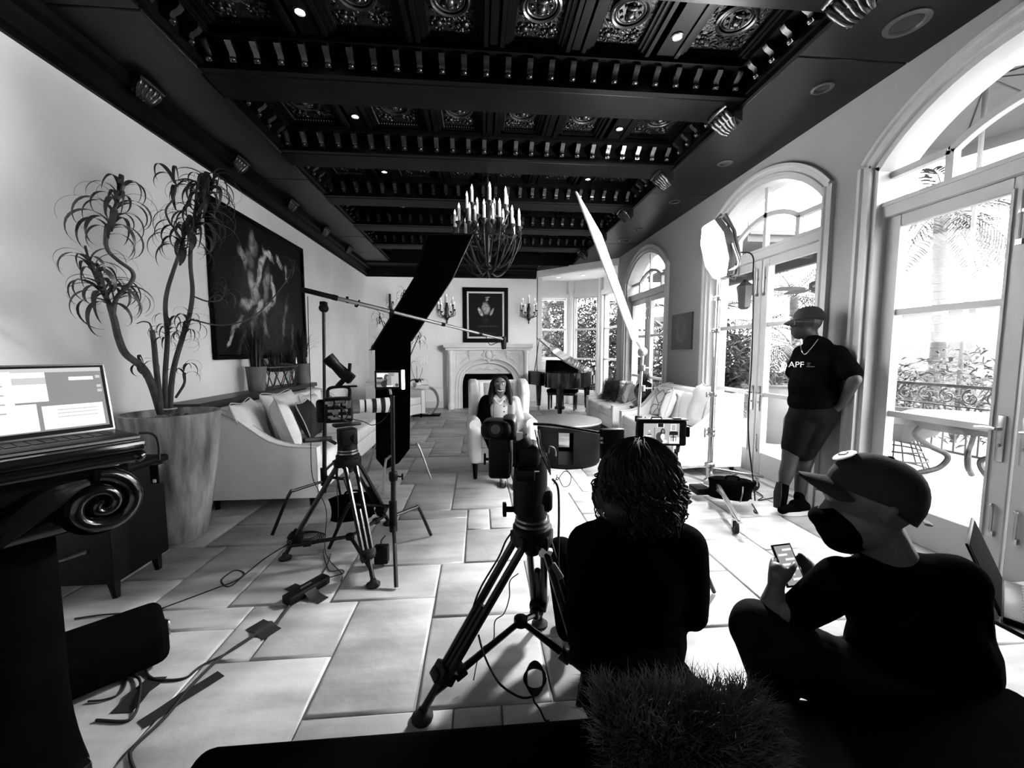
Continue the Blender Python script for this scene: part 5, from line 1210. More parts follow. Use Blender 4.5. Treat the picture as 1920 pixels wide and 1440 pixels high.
for k, (fx, zc) in enumerate(((FL(1378, 1000), .20), (V((1.78, 3.98, 0)), .26), (V((2.78, 3.72, 0)), .23))):
    d = (fx-LB); d.z = 0; L_ = d.length; d.normalize(); up2 = V((0, 0, 1))
    a, b = LB+V((0, 0, zc+.06)), V((fx.x, fx.y, .13))+d*.10
    lg = MB().obox((a+b)/2, .034, (b-a).length, .026, frame(b-a), .004, 1).o('leg', 'chrome', lst, True); inv = lst.matrix_basis.inverted()
    m2 = MB().obox((LB+V((0, 0, .15))+a.lerp(b, .55))/2, .014, ((LB+V((0, 0, .15)))-a.lerp(b, .55)).length, .02, frame(a.lerp(b, .55)-(LB+V((0, 0, .15))))); m2.v = [inv @ p for p in m2.v]; m2.o('brace', 'steel', lg)
    w = V((fx.x, fx.y, .05)); m3 = MB(); ax = V((-d.y, d.x, 0)); m3.tube([w-ax*.014, w+ax*.014], .05, 20); m3.v = [inv @ p for p in m3.v]; m3.o('caster_wheel', 'rubber', lg)
    m4 = MB(); m4.tube([w-ax*.02, w-ax*.02+V((0, 0, .06))], .010, 6).tube([w+ax*.02, w+ax*.02+V((0, 0, .06))], .010, 6).obox(w+V((0, 0, .072)), .05, .05, .012, frame(d)); m4.v = [inv @ p for p in m4.v]; m4.o('caster_fork', 'chrome', lg)
MB().lathe([(.03, .13), (.05, .14), (.05, .18), (.03, .20), (.03, .30), (.045, .31), (.045, .34), (.03, .35)], 16, LB).o('hub', 'steel', lst, True)
MB().rbox(LB.x-.16, LB.x-.02, LB.y-.08, LB.y+.08, .055, .12, .012, 2).o('ballast_box', 'black_plastic', lst, True)
sandbag('black zipped sandbag slung on the rolling light stand', (2.30, 3.42, .06), math.radians(-28), .38, .30, .15, .75)
DL = V((-.96, .04, -.26)).normalized(); RL = frame(DL)
led = thing('led_lamp', 'bright LED lamp head glowing towards the diffusion panel', 'lamp', LH+V((0, 0, -.2)))
mat('led_face', .9, .5, emit=420.0)
def octa(c, rx, rz, d0, d1, nm, m, parent=None):
    mb = MB(); q = [(rx*x, rz*z) for x, z in ((-1,-.45),(-.5,-1),(.5,-1),(1,-.45),(1,.45),(.5,1),(-.5,1),(-1,.45))]
    mb.add([c+RL @ V((a, d0, b)) for a, b in q]+[c+RL @ V((a, d1, b)) for a, b in q], [tuple(range(8)), tuple(range(15, 7, -1))]+[(i, (i+1) % 8, (i+1) % 8+8, i+8) for i in range(8)])
    return mb.o(nm, m, parent or led, True)
LC = LH+V((-.03, 0, 0))
octa(LC, .17, .24, .03, .05, 'glowing_face', 'led_face'); octa(LC, .185, .255, -.03, .032, 'bezel', 'pot_grey'); octa(LC, .12, .17, -.10, -.03, 'heat_sink', 'pot_grey')  # dark housing greyed, the haze round the lamp put into its colour
fr = MB(); q = [RL @ V((a, -.075, b)) for a, b in ((-.17,-.10),(-.10,-.27),(.10,-.27),(.17,-.10),(.17,.10),(.10,.27),(-.10,.27),(-.17,.10))]
fr.tube([LC+p for p in q], .014, 8, closed=True)
for s in (-1, 1): fr.tube([LC+RL @ V((0, -.02, s*.25)), LC+RL @ V((0, -.09, s*.30)), LC+RL @ V((0, -.15, s*.2)), LC+RL @ V((0, -.12, s*.1))], .014, 8)
fr.o('carry_frame', 'pot_grey', led, True)
MB().tube(bez([LC+RL @ V((.20, -.02, 0)), LC+RL @ V((.21, -.02, -.2)), ltop+V((.0, 0, .0)), LC+RL @ V((-.21, -.02, -.2)), LC+RL @ V((-.20, -.02, 0))], 6), .012, 8).o('yoke', 'steel', led, True)
cable('black lamp cable hanging from the LED head down past the garden door', [LC+V((.18, 0, -.02)), AY(1410, 478, 3.58), AY(1412, 520, 3.58), AY(1411, 620, 3.56), AY(1408, 700, 3.55), AY(1403, 770, 3.52), AY(1404, 830, 3.50), AY(1412, 900, 3.46), AY(1416, 945, 3.44), FL(1414, 958), FL(1420, 962), FL(1410, 945)], .007)
cable('loose cable coiled on the floor by the door threshold', [FL(1370, 893, .01), FL(1385, 905, .006), FL(1405, 912, .006), FL(1420, 908, .006), FL(1400, 902, .006), FL(1408, 915, .006), FL(1430, 930, .006), FL(1422, 938, .006), FL(1455, 932, .006)], .005)
# diffusion panel
q0, q1, q2, q3 = AY(1184, 636, 3.28), AY(1199, 642, 4.48), AY(1127, 440, 4.48), AY(1080, 360, 3.28)
def scrim_mat():
    m = M['scrim']; nt = m.node_tree; b = nt.nodes['Principled BSDF']; o = [n for n in nt.nodes if n.type == 'OUTPUT_MATERIAL'][0]
    tr = nt.nodes.new('ShaderNodeBsdfTranslucent'); tr.inputs[0].default_value = (.9, .9, .9, 1); mx = nt.nodes.new('ShaderNodeMixShader'); mx.inputs[0].default_value = .5
    nt.links.new(b.outputs[0], mx.inputs[1]); nt.links.new(tr.outputs[0], mx.inputs[2]); nt.links.new(mx.outputs[0], o.inputs[0])
scrim_mat()
scr = thing('diffusion_panel', 'tall tilted white diffusion panel seen almost edge-on, glowing', 'diffuser', (q0+q1)/2)
nq = (q1-q0).cross(q3-q0).normalized()*.006
MB().add([q0, q1, q2, q3, q0+nq, q1+nq, q2+nq, q3+nq], [(0,1,2,3),(7,6,5,4),(0,1,5,4),(1,2,6,5),(2,3,7,6),(3,0,4,7)]).o('fabric', 'scrim', scr, True)
fr = MB()
for a, b in ((q0, q1), (q1, q2), (q2, q3), (q3, q0)): fr.tube([a, b], .008, 8)
fr.o('frame_rod', 'lens_white', scr, True)
SS = V((1.64, 4.02, 0)); sh = AY(1205, 660, 4.02)
ss = thing('scrim_stand', 'chrome stand clamped to the foot of the diffusion panel', 'stand', SS)
c_stand(ss, SS, [V((1.95, 3.75, 0)), V((1.35, 3.85, 0)), V((1.65, 4.40, 0))], 1.4, (.25, .3, .35), rc=.022, m='chrome', cm='chrome', top=sh)
MB().lathe([(.03, -.02), (.05, -.012), (.05, .012), (.03, .02)], 16, sh, 'Y').tube([sh, (q0+q1)/2], .008, 8).o('grip_head', 'steel', ss, True)
for y in (690, 728): k = AY(1205, y, 4.02); MB().lathe([(.028, -.03), (.03, 0), (.028, .03)], 12, k).cyl(k, k+V((.10, 0, .0)), .008, n=8).cyl(k+V((.10, 0, -.03)), k+V((.10, 0, .05)), .006, n=8).o('t_handle', 'steel', ss, True)
# ------------------------------------------------------------------ people
def skin(segs, name, m, parent, voxel=.012, smooth=4): return limbs(segs, voxel, smooth).o(name, m, parent, True, angle=180)
def head_segs(c, f, k=1.0, up=V((0, 0, 1))):
    c = V(c); f = V(f).normalized(); s = f.cross(up).normalized(); u = s.cross(f).normalized(); R = Matrix((s, f, u)).transposed()
    P = lambda a, b, d: c+R @ V((a, b, d))*k
    return [(P(0, -.012, .03), (.076*k, .094*k, .088*k), R), (P(0, .020, -.042), (.062*k, .068*k, .066*k), R), (P(0, .045, -.080), (.032*k, .030*k, .026*k), R),
            (P(0, .085, .012), P(0, .104, -.022), .010*k, .014*k), (P(.073, -.01, -.005), P(.078, -.018, .02), .012*k, .014*k), (P(-.073, -.01, -.005), P(-.078, -.018, .02), .012*k, .014*k),
            (P(-.03, .078, .028), P(.03, .078, .028), .012*k, .012*k), (P(0, .084, -.058), P(0, .085, -.060), .018*k, .018*k)], R, P
def cap(parent, c, R, k=1.0, m='cap_cloth', brim=.075, bw=.078, droop=.35, dome=.092, skirt=0.0):
    c = V(c); mb = MB(); rings = []
    if skirt: rings.append([c+R @ V((.084*k*math.cos(2*PI*j/24), .101*k*math.sin(2*PI*j/24)-.002, .002-skirt*max(0, -math.sin(2*PI*j/24))**.7)) for j in range(24)])
    for i in range(9):
        t = PI/2*i/8; rings.append([c+R @ V((.090*k*math.cos(t)**.8*math.cos(2*PI*j/24), .108*k*math.cos(t)**.8*math.sin(2*PI*j/24), .002+dome*k*math.sin(t)**.95)) for j in range(24)])
    mb.rings(rings); o = mb.o('cap', m, parent, True, angle=60); inv = parent.matrix_basis.inverted()
    mb = MB(); top, bot = [], []
    for i in range(7):
        v = i/6
        for j in range(11):
            a = lerp(-1, 1, j/10); x = bw*k*a*(1-.25*v*v); y = (.100*math.sqrt(max(0, 1-(a*.80)**2))+v*(brim*math.sqrt(max(0, 1-(a*.96)**2))+.006))*k; z = .008-droop*.05*v*k-.022*k*a*a
            top.append(c+R @ V((x, y, z+.004))); bot.append(c+R @ V((x, y, z-.004)))
    n = 11; F = []
    for i in range(6):
        for j in range(10):
            a = i*n+j; F.append((a, a+1, a+n+1, a+n)); F.append((a+77, a+n+77, a+n+78, a+78))
    bd_ = [j for j in range(11)]+[i*n+10 for i in range(1, 7)]+[6*n+j for j in range(9, -1, -1)]+[i*n for i in range(5, 0, -1)]
    for a, b in zip(bd_, bd_[1:]+bd_[:1]): F.append((a, a+77, b+77, b))
    mb.add(top+bot, F); mb.v = [inv @ p for p in mb.v]; mb.o('brim', m, o, angle=60)
    b2 = MB().ell(c+R @ V((0, 0, dome*k)), .009*k, .009*k, .006*k, 8, 5); b2.v = [inv @ p for p in b2.v]; b2.o('button', m, o)
    return o
def fingers(base, dirs, segs, r=.0085): 
    out = []
    for b, pts in zip(base, dirs):
        p = [V(b)]+[V(x) for x in pts]
        for i in range(len(p)-1): out.append((p[i], p[i+1], r*(1-.10*i), r*(1-.10*(i+1))))
    return out

# standing man leaning on the pier between the doors
Q = lambda x, y, Y=3.20: AY(x, y, Y)
man = thing('person', 'man in black cap, mask, t-shirt and shorts leaning by the garden door', 'person', FL(1492, 958))
hs, HR, HP = head_segs(Q(1513, 609), (-.93, .30, -.02), 1.08)
arm = [(Q(1572, 668, 3.02), Q(1603, 712, 2.86), .060, .048), (Q(1603, 712, 2.86), Q(1580, 756, 2.98), .048, .034), (Q(1580, 756, 2.98), Q(1564, 770, 3.04), .034, .030)]
fing = [(Q(1566, 770, 3.04), Q(1552+i*3, 778+i*2, 3.08), .013, .010) for i in range(4)]+[(Q(1568, 764, 3.03), Q(1556, 764, 3.02), .013, .010)]
arm2 = [(Q(1506, 670, 3.24), Q(1500, 722, 3.30), .055, .044), (Q(1500, 722, 3.30), Q(1520, 758, 3.26), .042, .032), (Q(1520, 758, 3.26), Q(1535, 765, 3.22), .032, .03)]
legs = [(Q(1494, 790), Q(1480, 866), .10, .062), (Q(1480, 866), Q(1474, 890), .062, .060), (Q(1474, 890), Q(1468, 916), .058, .036), (Q(1530, 790), Q(1508, 870), .10, .062), (Q(1508, 868, 3.22), Q(1503, 895, 3.22), .06, .056), (Q(1503, 895, 3.22), Q(1498, 945, 3.20), .055, .037)]
skin(hs+[(Q(1525, 652), Q(1518, 628), .066, .060)]+arm+fing+arm2+legs+[(Q(1520, 770, 3.14), (.13, .12, .14), None), (Q(1527, 705, 3.14), (.13, .12, .24), None), (Q(1510, 668, 3.22), Q(1566, 670, 3.05), .05, .05)], 'body', 'skin_dark', man)
el = lambda x, y, rx, ry, rz, Y=3.2: (Q(x, y, Y), (rx, ry, rz), None)
skin([el(1531, 695, .170, .150, .22, 3.14), el(1522, 725, .180, .160, .20, 3.14), el(1519, 752, .175, .155, .13, 3.14), (Q(1504, 662, 3.22), Q(1570, 664, 3.05), .072, .078), (Q(1540, 650, 3.14), Q(1526, 645, 3.14), .080, .080), (Q(1572, 668, 3.03), Q(1597, 700, 2.90), .078, .076), (Q(1504, 665, 3.24), Q(1490, 697, 3.28), .074, .074), (Q(1545, 700, 3.1), Q(1540, 740, 3.12), .13, .14)], 't_shirt', 'black_cloth', man, .012, 10)
skin([el(1520, 772, .172, .150, .13, 3.14), (Q(1502, 785, 3.15), Q(1489, 838), .115, .100), (Q(1538, 785, 3.12), Q(1507, 846, 3.18), .115, .092), (Q(1550, 772, 3.08), Q(1522, 828, 3.12), .085, .075)], 'shorts', 'denim_dark', man, .012, 8)
cp0 = cap(man, HP(0, -.012, .045), HR, 1.06, 'cap_cloth', .07, .074, .8, .100, .02)
inv = man.matrix_basis.inverted()
skin([(HP(0, .055, -.05), (.062, .058, .055), HR), (HP(0, .07, -.02), (.05, .045, .03), HR), (HP(0, .05, -.085), (.045, .045, .03), HR)], 'face_mask', 'mask_cloth', man, .008)
MB().tube(bez([HP(.055, .05, -.02), HP(.085, .0, .0), HP(.088, -.015, .01)], 4), .003, 5).tube(bez([HP(.05, .04, -.07), HP(.082, .0, -.03), HP(.088, -.015, .0)], 4), .003, 5).o('mask_strap', 'print_grey', man, True)
MB().tube([HP(.035+.024*math.cos(a_), .108, .020+.020*math.sin(a_)) for a_ in [2*PI*i_/16 for i_ in range(16)]], .003, 5, closed=True).tube([HP(-.035+.024*math.cos(a_), .108, .020+.020*math.sin(a_)) for a_ in [2*PI*i_/16 for i_ in range(16)]], .003, 5, closed=True).tube([HP(-.012, .112, .024), HP(.012, .112, .024)], .003, 5).tube([HP(.058, .10, .024), HP(.085, -.01, .018)], .003, 5).tube([HP(-.058, .10, .024), HP(-.085, -.01, .018)], .003, 5).o('glasses', 'steel', man, True)
MB().tube(bez([Q(1534, 636, 3.08), Q(1520, 654, 3.04), Q(1509, 664, 3.03), Q(1503, 656, 3.06), Q(1502, 646, 3.12)], 5), .004, 6).o('necklace', 'chrome', man, True)
sh1 = skin([(Q(1469, 908), Q(1466, 925), .045, .05), (Q(1466, 925), Q(1464, 948, 3.19), .050, .042)], 'shoe', 'black_cloth', man, .010)
m2 = MB().tube([Q(1461, 905), Q(1458, 925), Q(1456, 952, 3.19)], [.03, .046, .036], 10, flat=.35); m2.v = [inv @ p for p in m2.v]; m2.o('sole', 'rubber', sh1)
sh2 = skin([(Q(1508, 949, 3.16), Q(1492, 948, 3.14), .048, .055), (Q(1492, 952, 3.14), Q(1466, 957, 3.12), .048, .034), (Q(1500, 940, 3.18), Q(1498, 930, 3.19), .045, .042)], 'shoe', 'black_cloth', man, .010)
m2 = MB().rings([[Q(1488, 961, 3.13)+V((math.cos(a)*.135, math.sin(a)*.05, z)) for a in [2*PI*j/20 for j in range(20)]] for z in (-.012, .018)]); m2.v = [inv @ p for p in m2.v]; m2.o('sole', 'lens_white', sh2)
MB().torus(Q(1577, 761, 3.12), .036, .007, 16, 6, 'X').o('wristband', 'lens_white', man, True)
lgp = Q(1492, 682, 3.03); fw_ = V((.90, -.43, 0)); RT = Matrix((fw_, V((0, 0, 1)), fw_.cross(V((0, 0, 1))))).transposed()
lo_ = Q(1493, 684, 3.085)
text('APF', .066, 'print_white', man, lo_-V(man.location), RT, 'shirt_print')
for k, (dx, dz, w) in enumerate(((.085, .014, .022), (.085, 0, .018), (.10, -.014, .055))): MB().obox(lo_+fw_*dx+V((0, 0, dz)), w, .002, .004, Matrix((fw_, fw_.cross(V((0, 0, 1))), V((0, 0, 1)))).transposed()).o('shirt_print', 'print_grey', man, True)

# the guest in the wing chair
G = lambda x, y, Y=4.55: AY(x, y, Y)
gw = thing('person', 'smiling woman with long dark hair seated in the wing armchair', 'person', (.26, 4.62, .46))
hs, HR, HP = head_segs(G(938, 722, 4.52), (-.06, -1, .0), 1.0)
body = hs+[(G(938, 748), G(938, 735), .05, .045), (G(938, 775, 4.62), (.14, .10, .20), None), (G(938, 815, 4.62), (.16, .13, .10), None)]
body += [(G(920, 820, 4.6), V((.12, 4.18, .50)), .085, .065), (G(950, 820, 4.6), V((.32, 4.15, .52)), .085, .065), (V((.12, 4.18, .50)), V((.22, 4.20, .12)), .055, .038), (V((.32, 4.15, .52)), V((.36, 4.12, .12)), .055, .038), (V((.22, 4.20, .10)), V((.24, 4.06, .04)), .036, .026), (V((.36, 4.12, .10)), V((.37, 3.99, .04)), .036, .026)]
ha = [(G(912, 752, 4.58), G(902, 795, 4.52), .045, .038), (G(902, 795, 4.52), G(925, 812, 4.35), .036, .026), (G(965, 752, 4.58), G(975, 795, 4.50), .045, .038), (G(975, 795, 4.50), G(950, 812, 4.34), .036, .026)]
for bx_, by_, sx in ((928, 813, 1), (947, 813, -1)):
    for i in range(4): ha.append((G(bx_, by_, 4.34), G(bx_+sx*(8+i), by_+1+i*2, 4.32), .012, .008))
    ha.append((G(bx_, by_, 4.34), G(bx_+sx*5, by_-4, 4.31), .012, .008))
skin(body+ha, 'body', 'skin_mid', gw, .010, 3)
for sx in (-1, 1):
    e = MB().ell(HP(.029*sx, .082, .024), .016, .008, .0075, 10, 6).o('eye', 'lens_white', gw, True); i2 = MB().ell(HP(.029*sx, .0895, .024), .0058, .003, .0058, 8, 5); i2.v = [gw.matrix_basis.inverted() @ p for p in i2.v]; i2.o('iris', 'hair_black', e)
    MB().tube(bez([HP(.012*sx, .088, .043), HP(.03*sx, .088, .050), HP(.05*sx, .078, .044)], 4), .0035, 5).o('eyebrow', 'hair_black', gw, True)
MB().tube(bez([HP(-.032, .089, -.046), HP(-.018, .098, -.056), HP(0, .101, -.059), HP(.018, .098, -.056), HP(.032, .089, -.046)], 4), [.002]+[.0075]*15+[.002], 6).o('teeth', 'lens_white', gw, True)
MB().tube(bez([HP(-.034, .089, -.044), HP(-.018, .100, -.066), HP(0, .103, -.071), HP(.018, .100, -.066), HP(.034, .089, -.044)], 4), .0045, 6).tube(bez([HP(-.034, .089, -.044), HP(-.015, .100, -.049), HP(0, .102, -.050), HP(.015, .100, -.049), HP(.034, .089, -.044)], 4), .0035, 6).o('lips', 'skin_dark', gw, True)
hair = [(HP(0, -.035, .045), (.090, .085, .085), HR), (HP(0, -.06, -.04), (.095, .06, .13), HR)]
for sx in (-1, 1): hair += [(HP(.05*sx, .025, .092), HP(.092*sx, .005, .02), .026, .026), (HP(.092*sx, .005, .02), HP(.104*sx, -.01, -.10), .028, .038), (HP(.104*sx, -.01, -.10), HP(.118*sx, .03, -.21), .040, .020)]
hair += [(HP(-.015, .042, .100), HP(-.065, .035, .078), .018, .022), (HP(.015, .042, .100), HP(.065, .035, .078), .018, .022)]
skin(hair, 'hair', 'hair_black', gw, .009, 3)
skin([(G(938, 768, 4.58), (.125, .085, .15), None), (G(930, 748, 4.56), G(946, 748, 4.56), .06, .06)], 'blouse', 'print_white', gw, .010)
skin([(G(908, 772, 4.60), (.075, .11, .19), None), (G(912, 750, 4.58), G(900, 795, 4.52), .062, .058), (G(900, 795, 4.52), G(918, 812, 4.38), .055, .042), (G(922, 750, 4.60), (.06, .07, .06), None)], 'jacket', 'black_cloth', gw, .010)
skin([(G(966, 752, 4.58), G(976, 795, 4.50), .062, .058), (G(976, 795, 4.50), G(955, 812, 4.38), .055, .042), (G(961, 770, 4.58), (.05, .095, .15), None)], 'light_sleeve', 'cushion', gw, .010)  # light on this side put into the cloth; the other sleeve is black
for y in (752, 762, 772, 781): MB().ell(G(945, y, 4.472), .008, .006, .008, 8, 5).o('button', 'black_plastic', gw, True)
for x in (926, 953): MB().tube([G(x, 750, 4.478), G(x-1, 785, 4.475)], .005, 5).o('blouse_piping', 'pot_grey', gw, True)
MB().tube(bez([G(926, 746, 4.48), G(936, 757, 4.45), G(946, 747, 4.48)], 4), .009, 6).o('collar', 'lens_white', gw, True)
skin([(G(925, 822, 4.60), V((.12, 4.18, .50)), .105, .08), (G(952, 822, 4.60), V((.32, 4.15, .52)), .105, .08), (V((.12, 4.18, .48)), V((.20, 4.20, .24)), .072, .06), (V((.32, 4.15, .50)), V((.36, 4.12, .24)), .072, .06)], 'trousers', 'black_cloth', gw)
for x, y in ((.24, 4.08), (.37, 4.01)): MB().rings([[V((x+math.cos(a)*.035, y+math.sin(a)*.10, z)) for a in [2*PI*j/14 for j in range(14)]] for z in (.0, .035)]).o('shoe', 'black_lacquer', gw, True)

# woman with curls, seen from behind
W = lambda x, y, Y=1.31: AY(x, y, Y)
st = thing('stool', 'low black stool hidden under the curly-haired woman', 'stool', (.50, 1.32, 0)); MB().lathe([(.17, .34), (.19, .36), (.19, .40), (.17, .42), (.001, .42)], 24).o('seat', 'black_cloth', st)
for k in range(4): MB().tube([(.12*math.cos(k*PI/2+.7), .12*math.sin(k*PI/2+.7), .35), (.17*math.cos(k*PI/2+.7), .17*math.sin(k*PI/2+.7), 0)], .016, 8).o('leg', 'black_metal', st)
cw = thing('person', 'seated woman with dark curly hair seen from behind', 'person', (.50, 1.32, .42))
hs, HR, HP = head_segs(W(1192, 898, 1.36), (-.1, 1, -.05), 1.0)
wl = lambda x, y, rx, ry, rz, Y=1.31: (W(x, y, Y), (rx, ry, rz), None)
arms = [(W(1100, 1030), W(1098, 1180, 1.33), .06, .05), (W(1098, 1180, 1.33), W(1130, 1190, 1.62), .045, .032), (W(1288, 1030), W(1296, 1150, 1.33), .06, .05), (W(1296, 1150, 1.33), W(1260, 1130, 1.65), .045, .032)]
for bx_, sx in ((1132, 1), (1258, -1)):
    for i in range(4): arms.append((W(bx_, 1185 if sx > 0 else 1128, 1.62), W(bx_+sx*6*i, (1180 if sx > 0 else 1122)+3*i, 1.72), .013, .009))
    arms.append((W(bx_, 1185 if sx > 0 else 1128, 1.62), W(bx_+sx*14, 1165 if sx > 0 else 1108, 1.66), .013, .010))
skin(hs+[(W(1193, 985), W(1192, 945), .055, .052), wl(1192, 1080, .15, .10, .17), wl(1192, 1200, .14, .10, .17), wl(1195, 1290, .17, .13, .11)]+arms+[(W(1150, 1290), V((.38, 1.78, .46)), .085, .06), (W(1240, 1290), V((.62, 1.78, .46)), .085, .06), (V((.38, 1.78, .46)), V((.40, 1.72, .10)), .055, .038), (V((.62, 1.78, .46)), V((.64, 1.72, .10)), .055, .038), (V((.40, 1.72, .06)), V((.40, 1.90, .03)), .035, .028), (V((.64, 1.72, .06)), V((.64, 1.90, .03)), .035, .028)], 'body', 'skin_mid', cw)
skin([wl(1192, 1090, .185, .125, .20), wl(1192, 1200, .185, .12, .22), wl(1198, 1275, .20, .14, .12), (W(1115, 1015), W(1270, 1015), .072, .072), (W(1105, 1025), W(1100, 1110), .080, .072), (W(1100, 1110), W(1098, 1185, 1.33), .072, .058), (W(1098, 1185, 1.33), W(1120, 1192, 1.52), .055, .045), (W(1283, 1025), W(1290, 1095), .080, .074), (W(1290, 1095), W(1296, 1150, 1.33), .074, .060), (W(1296, 1150, 1.33), W(1270, 1138, 1.52), .058, .045), (W(1150, 990), W(1235, 990), .062, .062), (W(1192, 978), (.085, .07, .05), None), (W(1085, 1160), W(1080, 1150), .05, .05)], 'jacket', 'black_cloth', cw)
skin([(W(1165, 1300), V((.38, 1.78, .45)), .12, .08), (W(1245, 1300), V((.62, 1.78, .45)), .12, .08), (V((.38, 1.78, .45)), V((.40, 1.72, .12)), .075, .055), (V((.62, 1.78, .45)), V((.64, 1.72, .12)), .075, .055), (W(1250, 1290), W(1310, 1310, 1.30), .11, .06), wl(1195, 1310, .21, .15, .10)], 'trousers', 'black_cloth', cw)
hr = [(HP(0, -.02, .035), (.118, .12, .108), HR), (HP(0, -.055, -.05), (.125, .085, .10), HR), (W(1142, 930), W(1142, 955), .050, .042), (W(1244, 930), W(1246, 955), .050, .042), (W(1160, 955, 1.27), W(1226, 955, 1.27), .06, .06)]
skin(hr, 'hair', 'hair_black', cw, .010, 3)
r = random.Random(12); mb = MB()
hc = HP(0, -.03, .01)
for i in range(620):
    az = r.uniform(-PI, PI)
    if math.sin(az) > .75: continue                       # not over the face
    t0 = r.uniform(.05, 1.5); t1 = r.uniform(1.55, 1.9); hang = r.uniform(.02, .13); am = r.uniform(.004, .015); fq = r.uniform(5, 9); ph = r.uniform(0, 6.3); lift = r.uniform(1.0, 1.10); pts = []
    for k in range(22):
        u = k/21
        if u < .6:
            t = lerp(t0, t1, u/.6); p = V((.126*lift*math.sin(t)*math.cos(az), .126*lift*math.sin(t)*math.sin(az), .136*lift*math.cos(t)))
        else:
            p = V((.126*lift*math.sin(t1)*math.cos(az), .126*lift*math.sin(t1)*math.sin(az), .136*lift*math.cos(t1)-hang*(u-.6)/.4)); p += V((math.cos(az), math.sin(az), 0))*.02*math.sin((u-.6)/.4*3)
        tg = V((-math.sin(az), math.cos(az), 0)); w_ = am*(.3+u)
        pts.append(hc+p+tg*math.sin(ph+fq*2*PI*u*.5)*w_+V((math.cos(az), math.sin(az), 0))*math.cos(ph+fq*2*PI*u*.5)*w_*.8)
    mb.tube(pts, [.0022+.0012*math.sin(PI*k/21) for k in range(22)], 4, cap=False)
mb.o('curls', 'hair_black', cw, True)['kind'] = 'stuff'
MB().torus(W(1138, 965, 1.25), .012, .002, 14, 5, 'Y').o('earring', 'chrome', cw, True)

# crouching man with the phone
K = lambda x, y, Y=1.03: AY(x, y, Y)
st = thing('stool', 'low black seat hidden under the crouching man', 'stool', (1.06, .86, 0)); MB().rbox(-.2, .2, -.16, .16, .30, .38, .03, 3).o('seat', 'black_cloth', st)
for x in (-.16, .16):
    for y in (-.12, .12): MB().tube([(x, y, .31), (x, y, 0)], .018, 8).o('leg', 'black_metal', st)
cm = thing('person', 'crouching man in black cap and mask looking at his phone', 'person', (1.06, .90, .38))
hs, HR, HP = head_segs(K(1630, 950, 1.03), (-.86, .48, -.14), 1.13)
kl = lambda x, y, rx, ry, rz, Y=1.0: (K(x, y, Y), (rx, ry, rz), None)
PT = [K(1447, 1022, 1.20), K(1481, 1018, 1.20), None, K(1478, 1102, 1.12)]; PT[2] = PT[1]+PT[3]-PT[0]     # phone corners
hand = [(K(1455, 1098, 1.13), K(1458, 1078, 1.13), .024, .027), (K(1458, 1078, 1.13), K(1460, 1068, 1.135), .026, .022), (K(1450, 1082, 1.135), K(1452, 1066, 1.14), .016, .014)]
for x0_, y0_, x1_, y1_, x2_, y2_ in ((1447, 1066, 1450, 1050, 1458, 1047), (1449, 1072, 1447, 1058, 1463, 1056), (1450, 1080, 1445, 1070, 1462, 1066), (1453, 1088, 1447, 1080, 1462, 1076)):
    hand += [(K(x0_+4, y0_+6, 1.13), K(x0_, y0_, 1.14), .011, .0100), (K(x0_, y0_, 1.14), K(x1_, y1_, 1.165), .0100, .0090), (K(x1_, y1_, 1.165), K(x2_, y2_, 1.19), .0085, .0070)]
hand += [(K(1466, 1088, 1.12), K(1478, 1078, 1.115), .015, .0125), (K(1478, 1078, 1.115), K(1487, 1064, 1.12), .0120, .0105), (K(1487, 1064, 1.12), K(1491, 1057, 1.13), .0105, .0085)]
hand2 = [(K(1530, 1075, 1.18), K(1510, 1052, 1.20), .020, .016), (K(1545, 1085, 1.12), K(1530, 1075, 1.18), .028, .024), (K(1510, 1052, 1.20), K(1494, 1046, 1.20), .010, .008), (K(1514, 1058, 1.19), K(1500, 1058, 1.19), .010, .008), (K(1518, 1068, 1.18), K(1506, 1070, 1.18), .010, .008), (K(1520, 1076, 1.17), K(1508, 1080, 1.17), .009, .007), (K(1512, 1050, 1.20), K(1500, 1040, 1.19), .010, .008)]
al = [(K(1582, 1092, 1.03), K(1530, 1118, 1.06), .034, .034), (K(1530, 1125, 1.05), K(1450, 1162, 1.115), .034, .036), (K(1447, 1158, 1.115), K(1450, 1130, 1.12), .036, .036), (K(1450, 1130, 1.12), K(1455, 1098, 1.13), .036, .023), (K(1770, 1110, .98), K(1650, 1150, 1.20), .038, .036), (K(1650, 1150, 1.20), K(1545, 1085, 1.14), .038, .028)]
leg = [(K(1690, 1330, .95), K(1560, 1265, 1.05), .07, .065), (K(1560, 1265, 1.05), K(1420, 1172, 1.12), .06, .045), (K(1416, 1180, 1.12), K(1465, 1350, 1.075), .045, .036), (K(1465, 1350, 1.075), K(1474, 1392, 1.06), .034, .03), (K(1720, 1330, 1.0), K(1590, 1290, 1.18), .07, .05), (K(1590, 1290, 1.18), K(1510, 1238, 1.30), .05, .042), (K(1510, 1240, 1.30), K(1560, 1335, 1.25), .04, .034)]
skin(hs+[(K(1668, 1050), K(1645, 1000), .068, .064), kl(1700, 1140, .12, .09, .13), kl(1722, 1240, .13, .10, .15), kl(1735, 1330, .14, .11, .1), (K(1610, 1090, 1.04), K(1760, 1100, 1.0), .036, .036)]+hand+hand2+al+leg, 'body', 'skin_tan', cm, .0055, 4)
